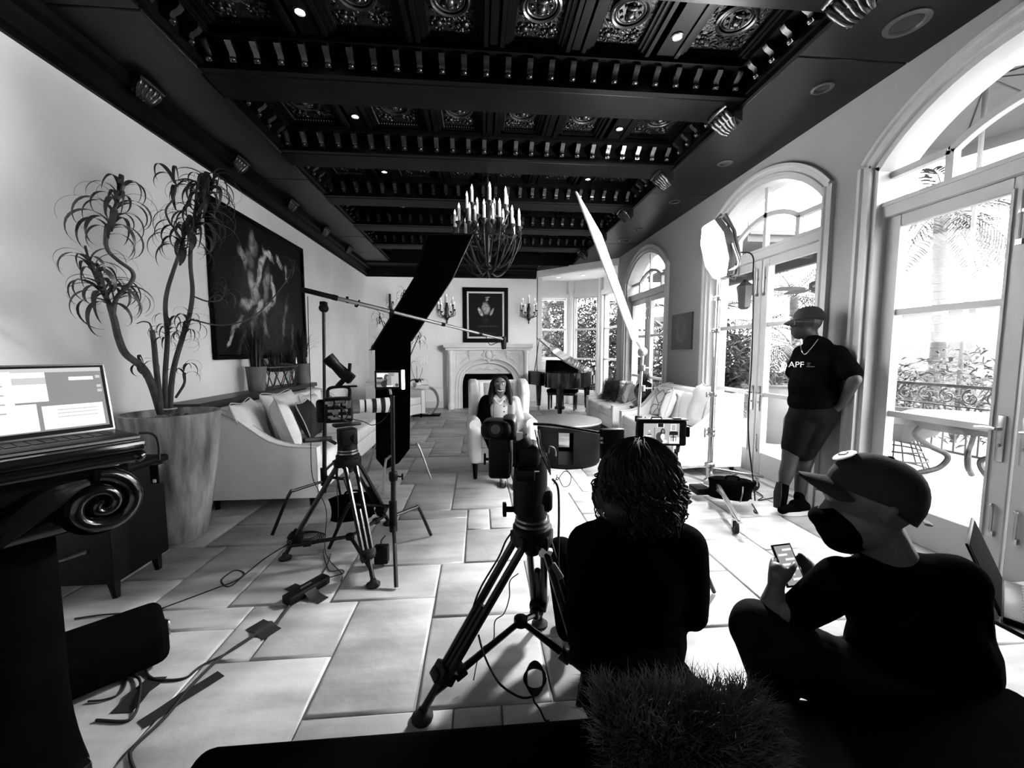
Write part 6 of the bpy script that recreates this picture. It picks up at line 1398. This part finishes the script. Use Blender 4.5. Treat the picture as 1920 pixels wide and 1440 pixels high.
skin([kl(1705, 1140, .175, .13, .16), kl(1722, 1230, .195, .15, .20), kl(1740, 1330, .21, .16, .16), (K(1590, 1085), K(1790, 1090, .96), .060, .075), (K(1640, 1055), K(1700, 1060), .05, .05), (K(1580, 1088, .99), K(1535, 1122, 1.05), .066, .062), (K(1535, 1122, 1.05), K(1468, 1168, 1.115), .062, .048), (K(1790, 1100, .95), K(1810, 1200, .98), .07, .06), (K(1775, 1105, .98), K(1670, 1145, 1.18), .065, .055), kl(1790, 1380, .19, .16, .16, .97), (K(1830, 1330, .95), K(1850, 1420, .95), .07, .08)], 't_shirt', 'black_cloth', cm)
skin([(K(1690, 1330, .95), K(1560, 1265, 1.05), .14, .11), (K(1560, 1265, 1.05), K(1420, 1172, 1.12), .11, .078), (K(1418, 1172, 1.12), K(1412, 1180, 1.12), .075, .072), (K(1416, 1180, 1.12), K(1460, 1330, 1.08), .074, .055), (K(1720, 1330, 1.0), K(1590, 1290, 1.18), .12, .085), (K(1590, 1290, 1.18), K(1510, 1235, 1.30), .085, .062), (K(1510, 1240, 1.30), K(1560, 1330, 1.26), .062, .05), kl(1730, 1370, .2, .16, .12)], 'trousers', 'denim_dark', cm)
for p in (K(1468, 1392, 1.06), K(1555, 1345, 1.24)): skin([(p+V((.03, 0, 0)), p+V((-.10, .05, -.01)), .04, .034)], 'shoe', 'black_cloth', cm)
RC = HR @ euler(24, 0, 0); CP = lambda a, b, d: HP(0, -.010, .030)+RC @ V((a, b, d))
cpo = cap(cm, HP(0, -.010, .030), RC, 1.08, 'cap_cloth', .066, .080, .3, .108, .045)
e = MB().obox(HP(0, .112, .085), .075, .004, .03, HR @ euler(35, 0, 0)); e.v = [cm.matrix_basis.inverted() @ p for p in e.v]
bad = MB(); 
for i in range(13):
    pass
badge = MB().ell(CP(.018, .093, .083), .048, .030, .006, 18, 8, RC @ euler(-48, 10, 0)); badge.v = [cm.matrix_basis.inverted() @ p for p in badge.v]; badge.o('badge', 'lens_white', cpo)
bin_ = MB().ell(CP(.020, .0965, .087), .026, .013, .004, 14, 6, RC @ euler(-48, 10, 0)); bin_.v = [cm.matrix_basis.inverted() @ p for p in bin_.v]; bin_.o('badge_mark', 'hair_black', cpo)
strap = MB().tube(bez([CP(-.05, -.112, -.02), CP(0, -.132, -.025), CP(.05, -.112, -.02)], 5), .009, 6, flat=.4); strap.v = [cm.matrix_basis.inverted() @ p for p in strap.v]; strap.o('back_strap', 'print_grey', cpo)
skin([(HP(0, .06, -.055), (.072, .068, .060), HR), (HP(0, .088, -.03), (.055, .052, .032), HR), (HP(0, .06, -.09), (.054, .054, .036), HR)], 'face_mask', 'black_cloth', cm, .008)
MB().tube(bez([HP(.06, .05, -.02), HP(.084, .01, -.005), HP(.088, -.012, .01)], 4), .003, 5).tube(bez([HP(.055, .04, -.07), HP(.084, .0, -.03), HP(.09, -.012, .0)], 4), .003, 5).o('mask_strap', 'black_cloth', cm, True)
MB().torus(HP(.088, -.008, -.022), .010, .002, 12, 5, 'X').o('earring', 'steel', cm, True)
phn = thing('phone', 'smartphone with a lit screen held by the crouching man', 'phone', sum(PT, V((0, 0, 0)))/4)
nP = (PT[1]-PT[0]).cross(PT[3]-PT[0]).normalized(); nP = -nP if nP.dot(V((0, 0, CAM_H))-PT[0]) < 0 else nP
MB().add([p for p in PT]+[p-nP*.008 for p in PT], [(0,1,2,3),(7,6,5,4),(0,1,5,4),(1,2,6,5),(2,3,7,6),(3,0,4,7)]).o('case', 'black_plastic', phn, True)
ctr = sum(PT, V((0, 0, 0)))/4
def onp(u, v): return (PT[0].lerp(PT[1], u)).lerp(PT[3].lerp(PT[2], u), v)
mat('phone_glow', .05, .2, emit=.16); mat('phone_row', .05, .2, emit=.45)
MB().add([onp(u, v)+nP*.0008 for u, v in ((.06,.04),(.94,.04),(.94,.96),(.06,.96))]+[onp(u, v) for u, v in ((.06,.04),(.94,.04),(.94,.96),(.06,.96))], [(0,1,2,3),(7,6,5,4),(0,1,5,4),(1,2,6,5),(2,3,7,6),(3,0,4,7)]).o('screen', 'phone_glow', phn, True)
for k in range(7):
    v0 = .12+k*.115; u0, u1 = ((.12, .6) if k % 2 else (.42, .9)); q = [(u0, v0), (u1, v0), (u1, v0+.05), (u0, v0+.05)]
    MB().add([onp(u, v)+nP*.0014 for u, v in q]+[onp(u, v)+nP*.0008 for u, v in q], [(0,1,2,3),(7,6,5,4),(0,1,5,4),(1,2,6,5),(2,3,7,6),(3,0,4,7)]).o('message_row', 'phone_row', phn, True)
# ------------------------------------------------------------------ foreground furniture
ped = thing('pedestal', 'black carved pedestal with an Ionic scroll capital and drapery-like shaft', 'pedestal', (-1.46, 1.33, 0), math.radians(57))
# local axes: x along the front face, -y towards the room
MB().rbox(-.40, .27, -.20, .22, 1.065, 1.098, .008, 2).o('top_slab', 'black_lacquer', ped)
MB().tube([(-.38, -.185, 1.045), (.25, -.185, 1.045)], .020, 12).tube([(.25, -.185, 1.045), (.25, .2, 1.045)], .020, 12).ell((.25, -.185, 1.045), .026, .026, .022, 10, 8).o('torus_moulding', 'black_lacquer', ped)
MB().box(-.36, .23, -.16, .2, .96, 1.05).rbox(-.33, .17, -.13, .17, .82, .96, .03, 3).o('capital_block', 'black_lacquer', ped)
def volute(c, r0, turns, sgn, y0, tube=.020):
    pts, rs = [], []
    n = 64
    for i in range(n+1):
        u = i/n; a = sgn*(PI/2-u*turns*2*PI); r = r0*(1-u)**1.15+.006; pts.append(V((c[0]+r*math.cos(a), y0-.02*u, c[1]+r*math.sin(a)))); rs.append(tube*(1-.62*u))
    return MB().tube(pts, rs, 14)
v_ = volute((.155, .905), .090, 2.0, 1, -.165, .025); v_.o('volute', 'black_lacquer', ped)
v2 = volute((-.27, .905), .090, 2.0, 1, -.165, .025); v2.tf(Matrix.Translation((-.54, 0, 0)) @ Matrix.Scale(-1, 4, (1, 0, 0))).o('volute', 'black_lacquer', ped)
MB().lathe([(.10, -.16), (.10, -.12), (.08, -.10)], 28, (.155, 0, .905), 'Y').o('volute_disc', 'black_lacquer', ped)
for k in range(5): MB().tube(bez([(.155-.02, -.155, .992-.004*k), (.05-.01*k, -.17, .985-.02*k), (-.02-.012*k, -.175, .94-.022*k), (-.08, -.17, .87-.02*k)], 6), [.006+.010*math.sin(PI*i/18) for i in range(19)], 6).o('acanthus_leaf', 'black_lacquer', ped)
mb = MB(); 
for k in range(3): mb.ell((-.09-.085*k, -.165, .925), .032, .025, .045, 12, 8); mb.torus((-.09-.085*k, -.165, .925), .040, .008, 18, 6, 'Y')
mb.o('egg_moulding', 'black_lacquer', ped)
rings = []
for i in range(15):
    z = lerp(.82, .03, i/14); fl_ = 1+.16*max(0, (i-9)/5)**2
    ring = []
    for j in range(64):
        a = 2*PI*j/64; sx = max(-1, min(1, 1.25*math.cos(a))); sy = max(-1, min(1, 1.25*math.sin(a))); rip = 1+.035*math.sin(9*a+i*.10)
        ring.append(V((-.10+.165*sx*fl_*rip, .02+.135*sy*fl_*rip, z)))
    rings.append(ring)
MB().rings(rings).o('shaft', 'black_cloth', ped); MB().rbox(-.29, .09, -.15, .19, 0, .05, .012, 2).o('base', 'black_lacquer', ped)
MB().obox((-.20, -.128, .15), .05, .002, .012).o('paper_tag', 'paper', ped)
lap = thing('laptop', 'open laptop with several windows on screen on the carved pedestal', 'laptop', (-1.415+.145*.545, 1.335+.145*.84, 1.098), math.radians(57))
MB().rbox(-.30, .10, -.12, .10, .0, .014, .004, 2).o('base', 'black_plastic', lap); MB().box(-.295, .095, -.1215, -.119, .003, .010).o('front_edge', 'alu', lap); 
mb = MB()
for i in range(12):
    for j in range(4): mb.box(-.27+.028*i, -.246+.028*i, -.03+.026*j, -.008+.026*j, .014, .016)
mb.o('keyboard', 'black_plastic', lap)
LS = Matrix.Translation((0, .10, .012)) @ Matrix.Rotation(math.radians(-14), 4, 'X')
MB().rbox(-.30, .10, 0, .008, 0, .255, .004, 2).tf(LS).o('lid', 'alu', lap); MB().box(-.294, .094, -.0015, .001, .008, .248).tf(LS).o('bezel', 'black_plastic', lap)
def scr_rect(x0, x1, z0, z1, y, m, nm): MB().box(x0, x1, y-.0006, y, z0, z1).tf(LS).o(nm, m, lap)
mat('ui_back', .02, .2, emit=.13); mat('ui_light', .02, .2, emit=.62); mat('ui_mid', .02, .2, emit=.30); mat('ui_line', .02, .3, emit=.22)
scr_rect(-.285, .085, .022, .240, -.0018, 'ui_back', 'screen')
scr_rect(-.285, .085, .226, .240, -.0026, 'ui_mid', 'menu_bar'); scr_rect(-.16, -.055, .125, .226, -.0030, 'ui_light', 'window_panel'); scr_rect(-.16, -.055, .185, .208, -.0036, 'ui_mid', 'window_panel')
scr_rect(-.27, -.13, .075, .230, -.0042, 'ui_light', 'window_panel'); scr_rect(-.285, -.085, .026, .118, -.0034, 'ui_light', 'window_panel'); scr_rect(-.074, .075, .028, .108, -.0030, 'ui_light', 'window_panel'); scr_rect(.0, .062, .195, .207, -.0030, 'ui_light', 'window_panel')
for z in (.09, .105, .12, .15, .165, .18, .205): scr_rect(-.20, -.15-.02*(int(z*1000) % 2), z, z+.005, -.0050, 'ui_line', 'text_line')
for z in (.065, .078, .09): scr_rect(-.04, .06, z, z+.004, -.0038, 'ui_mid', 'text_line')
for z in (.20, .165, .148): scr_rect(.068, .080, z, z+.010, -.0030, 'ui_mid', 'desktop_icon')
cable('laptop power cable with a white plug at the edge of the pedestal', [AY(262, 812, 1.58), AY(280, 812, 1.55), AY(293, 820, 1.52), AY(298, 840, 1.52), AY(298, 862, 1.52)], .004)
t = thing('cable_plug', 'white plug and black adapter hanging off the pedestal edge', 'plug', AY(297, 905, 1.52)); MB().rbox(-.016, .016, -.016, .016, 0, .07, .004, 2).o('adapter', 'black_plastic', t); MB().rbox(-.006, .006, -.018, -.014, .005, .018, .002, 1).o('plug_tip', 'lens_white', t)
ch = thing('low_chest', 'low black chest on short legs between pedestal and planter', 'chest', (-2.36, 2.50, 0))
MB().rbox(-.32, .32, -.20, .20, .10, .70, .015, 2).o('body', 'black_plastic', ch); MB().rbox(-.34, .34, -.22, .22, .70, .74, .01, 2).o('top', 'black_plastic', ch)
MB().tube(bez([(-.2, -.205, .3), (0, -.21, .25), (.2, -.205, .3)], 5), .012, 6).o('front_scroll', 'iron', ch)
for x in (-.27, .27):
    for y in (-.15, .15): MB().tube([(x, y, .11), (x+.01, y, 0)], [.03, .018], 8).o('leg', 'black_plastic', ch)
cs = thing('equipment_case', 'black padded equipment case lying beside the pedestal', 'case', (-1.74, 1.70, 0), math.radians(42))
MB().rbox(-.33, .33, -.17, .17, .015, .175, .045, 4).o('padded_body', 'black_cloth', cs); MB().tube([(.335, -.06, .10), (.338, .06, .10)], .006, 6).rbox(.332, .345, -.02, .0, .06, .13, .004, 1).o('zip_pull', 'steel', cs)
for x in (-.25, .25):
    for y in (-.1, .1): MB().lathe([(.018, 0), (.018, .02)], 10, (x, y, 0)).o('foot', 'rubber', cs)
ot = thing('ottoman', 'wide black upholstered ottoman along the bottom edge', 'ottoman', (.42, .44, 0))
n = 20; top = []
mb = MB(); mb.rbox(-1.08, 1.02, -.52, .47, .10, .44, .05, 3).o('base', 'black_cloth', ot)
MB().rbox(-1.06, 1.0, -.5, .46, .40, .515, .04, 4).o('cushion_top', 'black_cloth', ot)
for x in (-.98, .92):
    for y in (-.42, .37): MB().tube([(x, y, .11), (x, y, 0)], [.03, .022], 8).o('foot', 'dark_wood', ot)
fluffy('dark shaggy fur cushion in the foreground between the two crew', .35, .14, .20, (AY(1275, 1400, .76).x, .74, .515), math.radians(-4), -.55, 5200, .050, 31, 'gap_black', 'fur_tip', .0011)
# laptop at the right edge
ls = thing('laptop_stand', 'black side stand with a slim tray at the right edge', 'stand', (1.70, .98, 0))
MB().rbox(-.12, .26, -.17, .24, .56, .575, .004, 1).o('tray', 'black_metal', ls); MB().rbox(.06, .12, -.30, -.24, .02, .95, .008, 1).o('post', 'black_cloth', ls); MB().rbox(-.10, .25, -.32, .1, 0, .02, .006, 1).o('foot_plate', 'black_metal', ls); MB().tube([(.08, .1, .56), (.1, .0, .02)], .014, 8).o('strut', 'black_metal', ls)
lp2 = thing('laptop', 'dark laptop standing open at the right edge by the door', 'laptop', (1.79, 1.03, .576), math.radians(34))
MB().rbox(-.16, .16, -.11, .11, 0, .014, .004, 2).o('base', 'black_metal', lp2)
mb = MB()
for i in range(11):
    for j in range(4): mb.box(-.145+.0265*i, -.122+.0265*i, -.03+.026*j, -.008+.026*j, .014, .016)
mb.o('keyboard', 'black_plastic', lp2); LS = Matrix.Translation((0, .11, .012)) @ Matrix.Rotation(math.radians(-22), 4, 'X')
MB().rbox(-.16, .16, 0, .008, 0, .22, .004, 2).tf(LS).o('lid', 'black_plastic', lp2); MB().box(-.15, .15, -.0015, .001, .01, .21).tf(LS).o('screen', 'gap_black', lp2)
cable('loop of cable on the floor seen under the crouching man\'s arm', [FL(1600, 1190, .006), FL(1570, 1195, .006), FL(1545, 1185, .006), FL(1532, 1190, .006), FL(1545, 1215, .006), FL(1575, 1235, .006), FL(1600, 1245, .006)], .006)
cable('thin cord on the floor behind the crouching man\'s shin', [FL(1404, 1255, .005), FL(1402, 1275, .005), FL(1408, 1292, .005), FL(1425, 1300, .005)], .003)
# ------------------------------------------------------------------ the terrace outside
struct('patio', MB().box(3.25, 26, -14, 26, -.30, -.05).box(1.2, 26, 10.8, 26, -.30, -.05), 'patio', 'pale terrace paving outside the doors')['category'] = 'patio'
# wrought iron railing
ra = thing('railing', 'wrought iron terrace railing with scrolls under the handrail', 'railing', (6.3, 3.0, -.05))
Y0, Y1 = -1.5, 8.0
MB().box(-.02, .02, Y0, Y1, .98, 1.02).o('handrail', 'iron_out', ra); MB().box(-.015, .015, Y0, Y1, .10, .13).o('bottom_rail', 'iron_out', ra); MB().box(-.012, .012, Y0, Y1, .72, .74).o('scroll_rail', 'iron_out', ra)
bal = MB().tube([(0, 0, .12), (0, 0, .73)], .010, 6).o('baluster', 'iron_out', ra); sc = volute((0, .855), .10, 1.6, 1, 0, .012).tf(Matrix.Rotation(PI/2, 4, 'Z')).o('scroll', 'iron_out', ra)
k = 0; y = Y0+.1
bal.location = (0, y, 0); sc.location = (0, y+.12, 0)
while y < Y1-.3:
    y += .13; inst(bal, ra, (0, y, 0)); k += 1
    if k % 2 == 0: inst(sc, ra, (0, y+.12, 0))
def table_out(loc, label):
    t = thing('terrace_table', label, 'table', loc)
    MB().lathe([(.50, .70), (.52, .72), (.52, .75), (.50, .76), (.001, .76)], 32).o('top', 'stucco', t); MB().lathe([(.40, .60), (.42, .64), (.42, .70)], 32).o('apron', 'iron_out', t)
    for q in range(3):
        a = q*2*PI/3+.5; c, s = math.cos(a), math.sin(a); P = lambda r, z: (r*c, r*s, z)
        MB().tube(bez([P(.36, .64), P(.42, .52), P(.30, .40), P(.14, .30), P(.20, .16), P(.36, .08), P(.46, .03)], 6), .028, 8).o('scroll_leg', 'iron_out', t)
    return t
q_ = AX(1818, 770, 5.3)
table_out((5.3, q_.y, -.05), 'round stone-topped terrace table with scrolled iron legs outside the near door')
ch_ = thing('hammock_chair', 'pale egg-shaped hanging chair on a wire base outside the near door', 'chair', (5.2, AX(1680, 770, 5.2).y, -.05))
mb = MB(); mb.lathe([(.52, .62), (.50, .72), (.46, .72), (.48, .62), (.36, .46), (.18, .36), (.001, .33)], 28); mb.o('shell', 'awning', ch_)
for z, r_ in ((.02, .34), (.14, .32), (.24, .26)): MB().torus((0, 0, z), r_, .010, 24, 6).o('wire_ring', 'iron_out', ch_)
for q in range(9): a = q*2*PI/9; MB().tube([(.34*math.cos(a), .34*math.sin(a), .02), (.25*math.cos(a), .25*math.sin(a), .26), (.2*math.cos(a), .2*math.sin(a), .38)], .008, 6).o('wire_upright', 'iron_out', ch_)
def umbrella(loc, label, R0=1.5, h=2.9):
    t = thing('parasol', label, 'parasol', loc); MB().tube([(0, 0, 0), (0, 0, h)], .03, 8).o('pole', 'stucco', t)
    mb = MB(); rings = []
    for i in range(5):
        u = i/4; rings.append([V((R0*u*math.cos(q*PI/4)+.001, R0*u*math.sin(q*PI/4), h-.05-.42*u)) for q in range(8)])
    mb.rings(rings[::-1], cap=False).o('canopy', 'awning', t)
    mb = MB()
    for q in range(8):
        a, b = q*PI/4, (q+1)*PI/4; A, B_ = V((R0*math.cos(a), R0*math.sin(a), h-.47)), V((R0*math.cos(b), R0*math.sin(b), h-.47)); mb.add([A, B_, B_-V((0, 0, .2)), A-V((0, 0, .2)), A*1.004, B_*1.004, B_*1.004-V((0, 0, .2)), A*1.004-V((0, 0, .2))], [(0,1,2,3),(7,6,5,4)])
    mb.o('valance', 'awning', t)
    for q in range(8): MB().tube([(.02, 0, h-.06), (R0*math.cos(q*PI/4), R0*math.sin(q*PI/4), h-.48)], .010, 6).o('rib', 'iron_out', t)
    return t
# palms and shrubs
def frond(L_=1.6, n=26, seed=0, droop=.6, wl=.30):
    r = random.Random(seed); mb = MB(); pts = []
    for i in range(12):
        u = i/11; pts.append(V((L_*u, 0, L_*(.35*u-droop*u*u))))
    mb.tube(pts, [.014*(1-.8*i/11)+.002 for i in range(12)], 5)
    for i in range(n):
        u = .14+.84*i/n; k = u*11; a = pts[int(k)].lerp(pts[min(11, int(k)+1)], k-int(k)); l = wl*L_*(.5+math.sin(PI*min(1, u*1.05)))*.7
        for s in (-1, 1):
            d = V((.55, s*.75, -.25+r.uniform(-.15, .1))).normalized(); q = [a, a+d*l*.5+V((0, 0, .02)), a+d*l+V((0, 0, -.10*l))]
            mb.strip(q, [.008, .014, .001], V((1, -s*.5, 0)), .0006)
    return mb
FR = [frond(1.6, 26, s, .55+.12*s, .32).mesh('frond', ['leaf_out' if s < 2 else 'leaf_out_pale']) for s in range(4)]
def palm(loc, h, label, nf=15, size=1.0, seed=0, trunk=.12):
    t = thing('palm_tree', label, 'palm', loc, group='palms round the terrace'); r = random.Random(seed)
    pts = [(0.1*math.sin(i*.6), 0, h*i/8) for i in range(9)]; rs = []
    mb = MB().tube(pts, [trunk*(1.15-.3*i/8) for i in range(9)], 12)
    for i in range(int(h/.16)): z = .1+.16*i; mb.torus((0.1*math.sin(z/h*8*.6), 0, z), trunk*(1.12-.3*z/h), .014, 12, 5)
    mb.o('trunk', 'bark_pale', t)
    for k in range(nf):
        o = bpy.data.objects.new('frond', FR[r.randrange(4)]); C.objects.link(o); o.parent = t; o.location = (pts[-1][0], 0, h); s = size*r.uniform(.8, 1.1); o.scale = (s, s, s)
        o.rotation_euler = (r.uniform(-.3, .3), -r.uniform(-.7, .75), k*2.4+r.uniform(-.3, .3))
    return t
def shrub(loc, w, h, label, seed, n=420, m='leaf_out', lw=.045):
    t = thing('shrub', label, 'shrub', loc, group='shrubs round the terrace'); r = random.Random(seed); mb = MB()
    for i in range(n):
        a = r.uniform(0, 2*PI); rr = w/2*math.sqrt(r.random()); z = h*r.uniform(.05, 1)*(1-.5*(rr/(w/2))**2); p = V((rr*math.cos(a), rr*math.sin(a), z)); d = V((r.uniform(-1, 1), r.uniform(-1, 1), r.uniform(-.3, 1))).normalized(); l = lw*r.uniform(2, 4)
        mb.strip([p, p+d*l*.5, p+d*l-V((0, 0, l*.2))], [.004, lw*.35, .001], V((r.uniform(-1, 1), r.uniform(-1, 1), .2)), .001)
    mb.o('foliage', m, t)['kind'] = 'stuff'
    s2 = MB()
    for i in range(5): a = i*1.3; s2.tube([(0, 0, 0), (.25*w*math.cos(a), .25*w*math.sin(a), h*.6)], [.02, .008], 5)
    s2.o('stems', 'bark_pale', t)
    return t
pal = [((4.9, 11.9, -.05), 2.5, 'palm with stiff fronds right outside the left bay window', 16, .95), ((3.1, 12.6, -.05), 2.2, 'palm with fanned fronds seen through the left bay window', 16, 1.0), ((2.4, 14.0, -.05), 3.6, 'taller palm behind the bay windows', 14, 1.1),
       ((5.6, 9.6, -.05), 2.1, 'palm outside the farthest garden door', 15, .9), ((6.9, 10.0, -.05), 1.7, 'low spreading palm seen through the middle garden door', 16, 1.0), ((6.9, 8.2, -.05), 1.6, 'low palm behind the standing man', 16, .9), ((9.2, AX(1765, 500, 9.2).y, -.05), 4.2, 'tall slender palm with a ringed trunk outside the near door', 14, 1.1), ((8.9, 10.6, -.05), 3.0, 'palm in the background between the garden doors', 14, 1.1)]
for i, (l, h, lab, nf, s) in enumerate(pal): palm(l, h, lab, nf, s, i)
shr = [((2.35, 12.4, -.05), 1.6, 3.6, 'tall leafy shrub filling the left bay window'), ((3.5, 12.3, -.05), 1.7, 3.7, 'dense tall shrub filling the middle bay window'), ((4.4, 11.5, -.05), 1.5, 3.5, 'tall shrub outside the right bay window'), ((5.3, 10.2, -.05), 1.5, 2.7, 'shrub seen through the far leaf of the farthest garden door'), ((5.9, 8.9, -.05), 1.4, 2.2, 'shrub seen through the near leaf of the farthest garden door'), ((2.9, 14.6, -.05), 3.4, 4.4, 'highest shrub far behind the bay windows'),
       ((7.3, 10.4, -.05), 1.6, 1.7, 'shrub behind the railing seen through the middle door'), ((7.4, 8.4, -.05), 1.4, 1.3, 'low shrub behind the railing beside the standing man'), ((7.5, 6.9, -.05), 1.3, 1.5, 'feathery shrub behind the railing outside the near door'), ((7.6, 5.7, -.05), 1.4, 1.6, 'strap-leaved shrub behind the terrace table')]
for i, (l, w, h, lab) in enumerate(shr): shrub(l, w, h, lab, 40+i, 4200 if i < 6 else 1500, 'leaf_out' if i % 3 else 'leaf_out_pale', .07 if i < 6 else .05)
pt = thing('garden_pot', 'large pale ribbed garden pot beyond the middle door', 'planter', (4.75, AX(1450, 790, 4.75).y, -.05))
MB().lathe([(.20, 0), (.30, .15), (.36, .45), (.33, .75), (.26, .88), (.30, .92), (.28, .94), (.22, .9), (.001, .85)], 28).o('pot', 'stucco', pt)
shrub((4.75, AX(1450, 790, 4.75).y, .80), .7, .5, 'bushy plant growing from the large garden pot', 77, 220, 'leaf_out', .03)
# lantern and ceiling fan of the loggia, loggia eave
lt = thing('lantern', 'ornate iron lantern hanging outside the middle door', 'lantern', (4.45, AX(1396, 560, 4.45).y, AX(1396, 580, 4.45).z))
MB().lathe([(.06, 0), (.10, .03), (.13, .36), (.15, .38), (.05, .46), (.02, .50)], 6).o('cap_and_base', 'iron_out', lt)
for q in range(6): a = q*PI/3; MB().tube([(.08*math.cos(a), .08*math.sin(a), .03), (.135*math.cos(a), .135*math.sin(a), .37)], .008, 6).o('bar', 'iron_out', lt)
for q in range(4): volute((.10, .66), .075, 1.5, 1, 0, .010).tf(Matrix.Rotation(q*PI/2, 4, 'Z')).o('scroll', 'iron_out', lt)
MB().tube([(0, 0, .48), (0, 0, 1.45)], .010, 6).o('hanger', 'iron_out', lt)
fn = thing('ceiling_fan', 'ceiling fan with leaf-shaped blades under the loggia roof', 'fan', (4.75, AX(1535, 490, 4.75).y, 2.25))
MB().lathe([(.05, 0), (.10, .04), (.10, .12), (.03, .16), (.02, .62)], 16).o('motor', 'iron_out', fn)
for q in range(5):
    a = q*2*PI/5+.3; c, s = math.cos(a), math.sin(a); pts = [V((c*(.12+.5*u), s*(.12+.5*u), .05)) for u in [i/7 for i in range(8)]]
    MB().strip(pts, [.02, .05, .075, .085, .085, .075, .05, .015], V((-s, c, .25)), .006).o('blade', 'pot_grey', fn)
lg = thing('loggia_roof', 'pale loggia roof with rafters outside the garden doors', 'roof', (4.4, 5.9, 2.92))
MB().box(-.9, .75, -.9, 2.3, 0, .05).o('ceiling_board', 'stucco', lg); MB().box(.70, .80, -.9, 2.3, -.16, .05).o('fascia', 'stucco', lg)
for q in range(5): MB().box(-.9, .7, -.85+q*.75, -.77+q*.75, -.08, 0).o('rafter', 'stucco', lg)
umbrella((7.6, AX(1850, 150, 7.6).y, -.05), 'pale parasol high outside the fanlight of the near door', 1.5, 5.6)
umbrella((6.6, 12.6, -.05), 'pale parasol beyond the farthest garden door', 1.3, 3.0)
bd_ = thing('garden_building', 'pale garden building with dark roof slab beyond the railing', 'building', (14.5, AX(1750, 640, 14.5).y, -.05))
MB().box(-1.6, 1.6, -2.2, 2.2, 0, 2.6).o('wall', 'stucco', bd_); MB().box(-1.9, 1.9, -2.5, 2.5, 2.6, 2.75).o('roof_slab', 'pot_grey', bd_)
for y in (-1.2, .2): w_ = MB().box(-1.63, -1.58, y, y+.8, .9, 2.0).o('window', 'white_trim', bd_); MB().box(-1.635, -1.629, y+.06, y+.74, .96, 1.94).o('pane', 'glass_dark', w_)
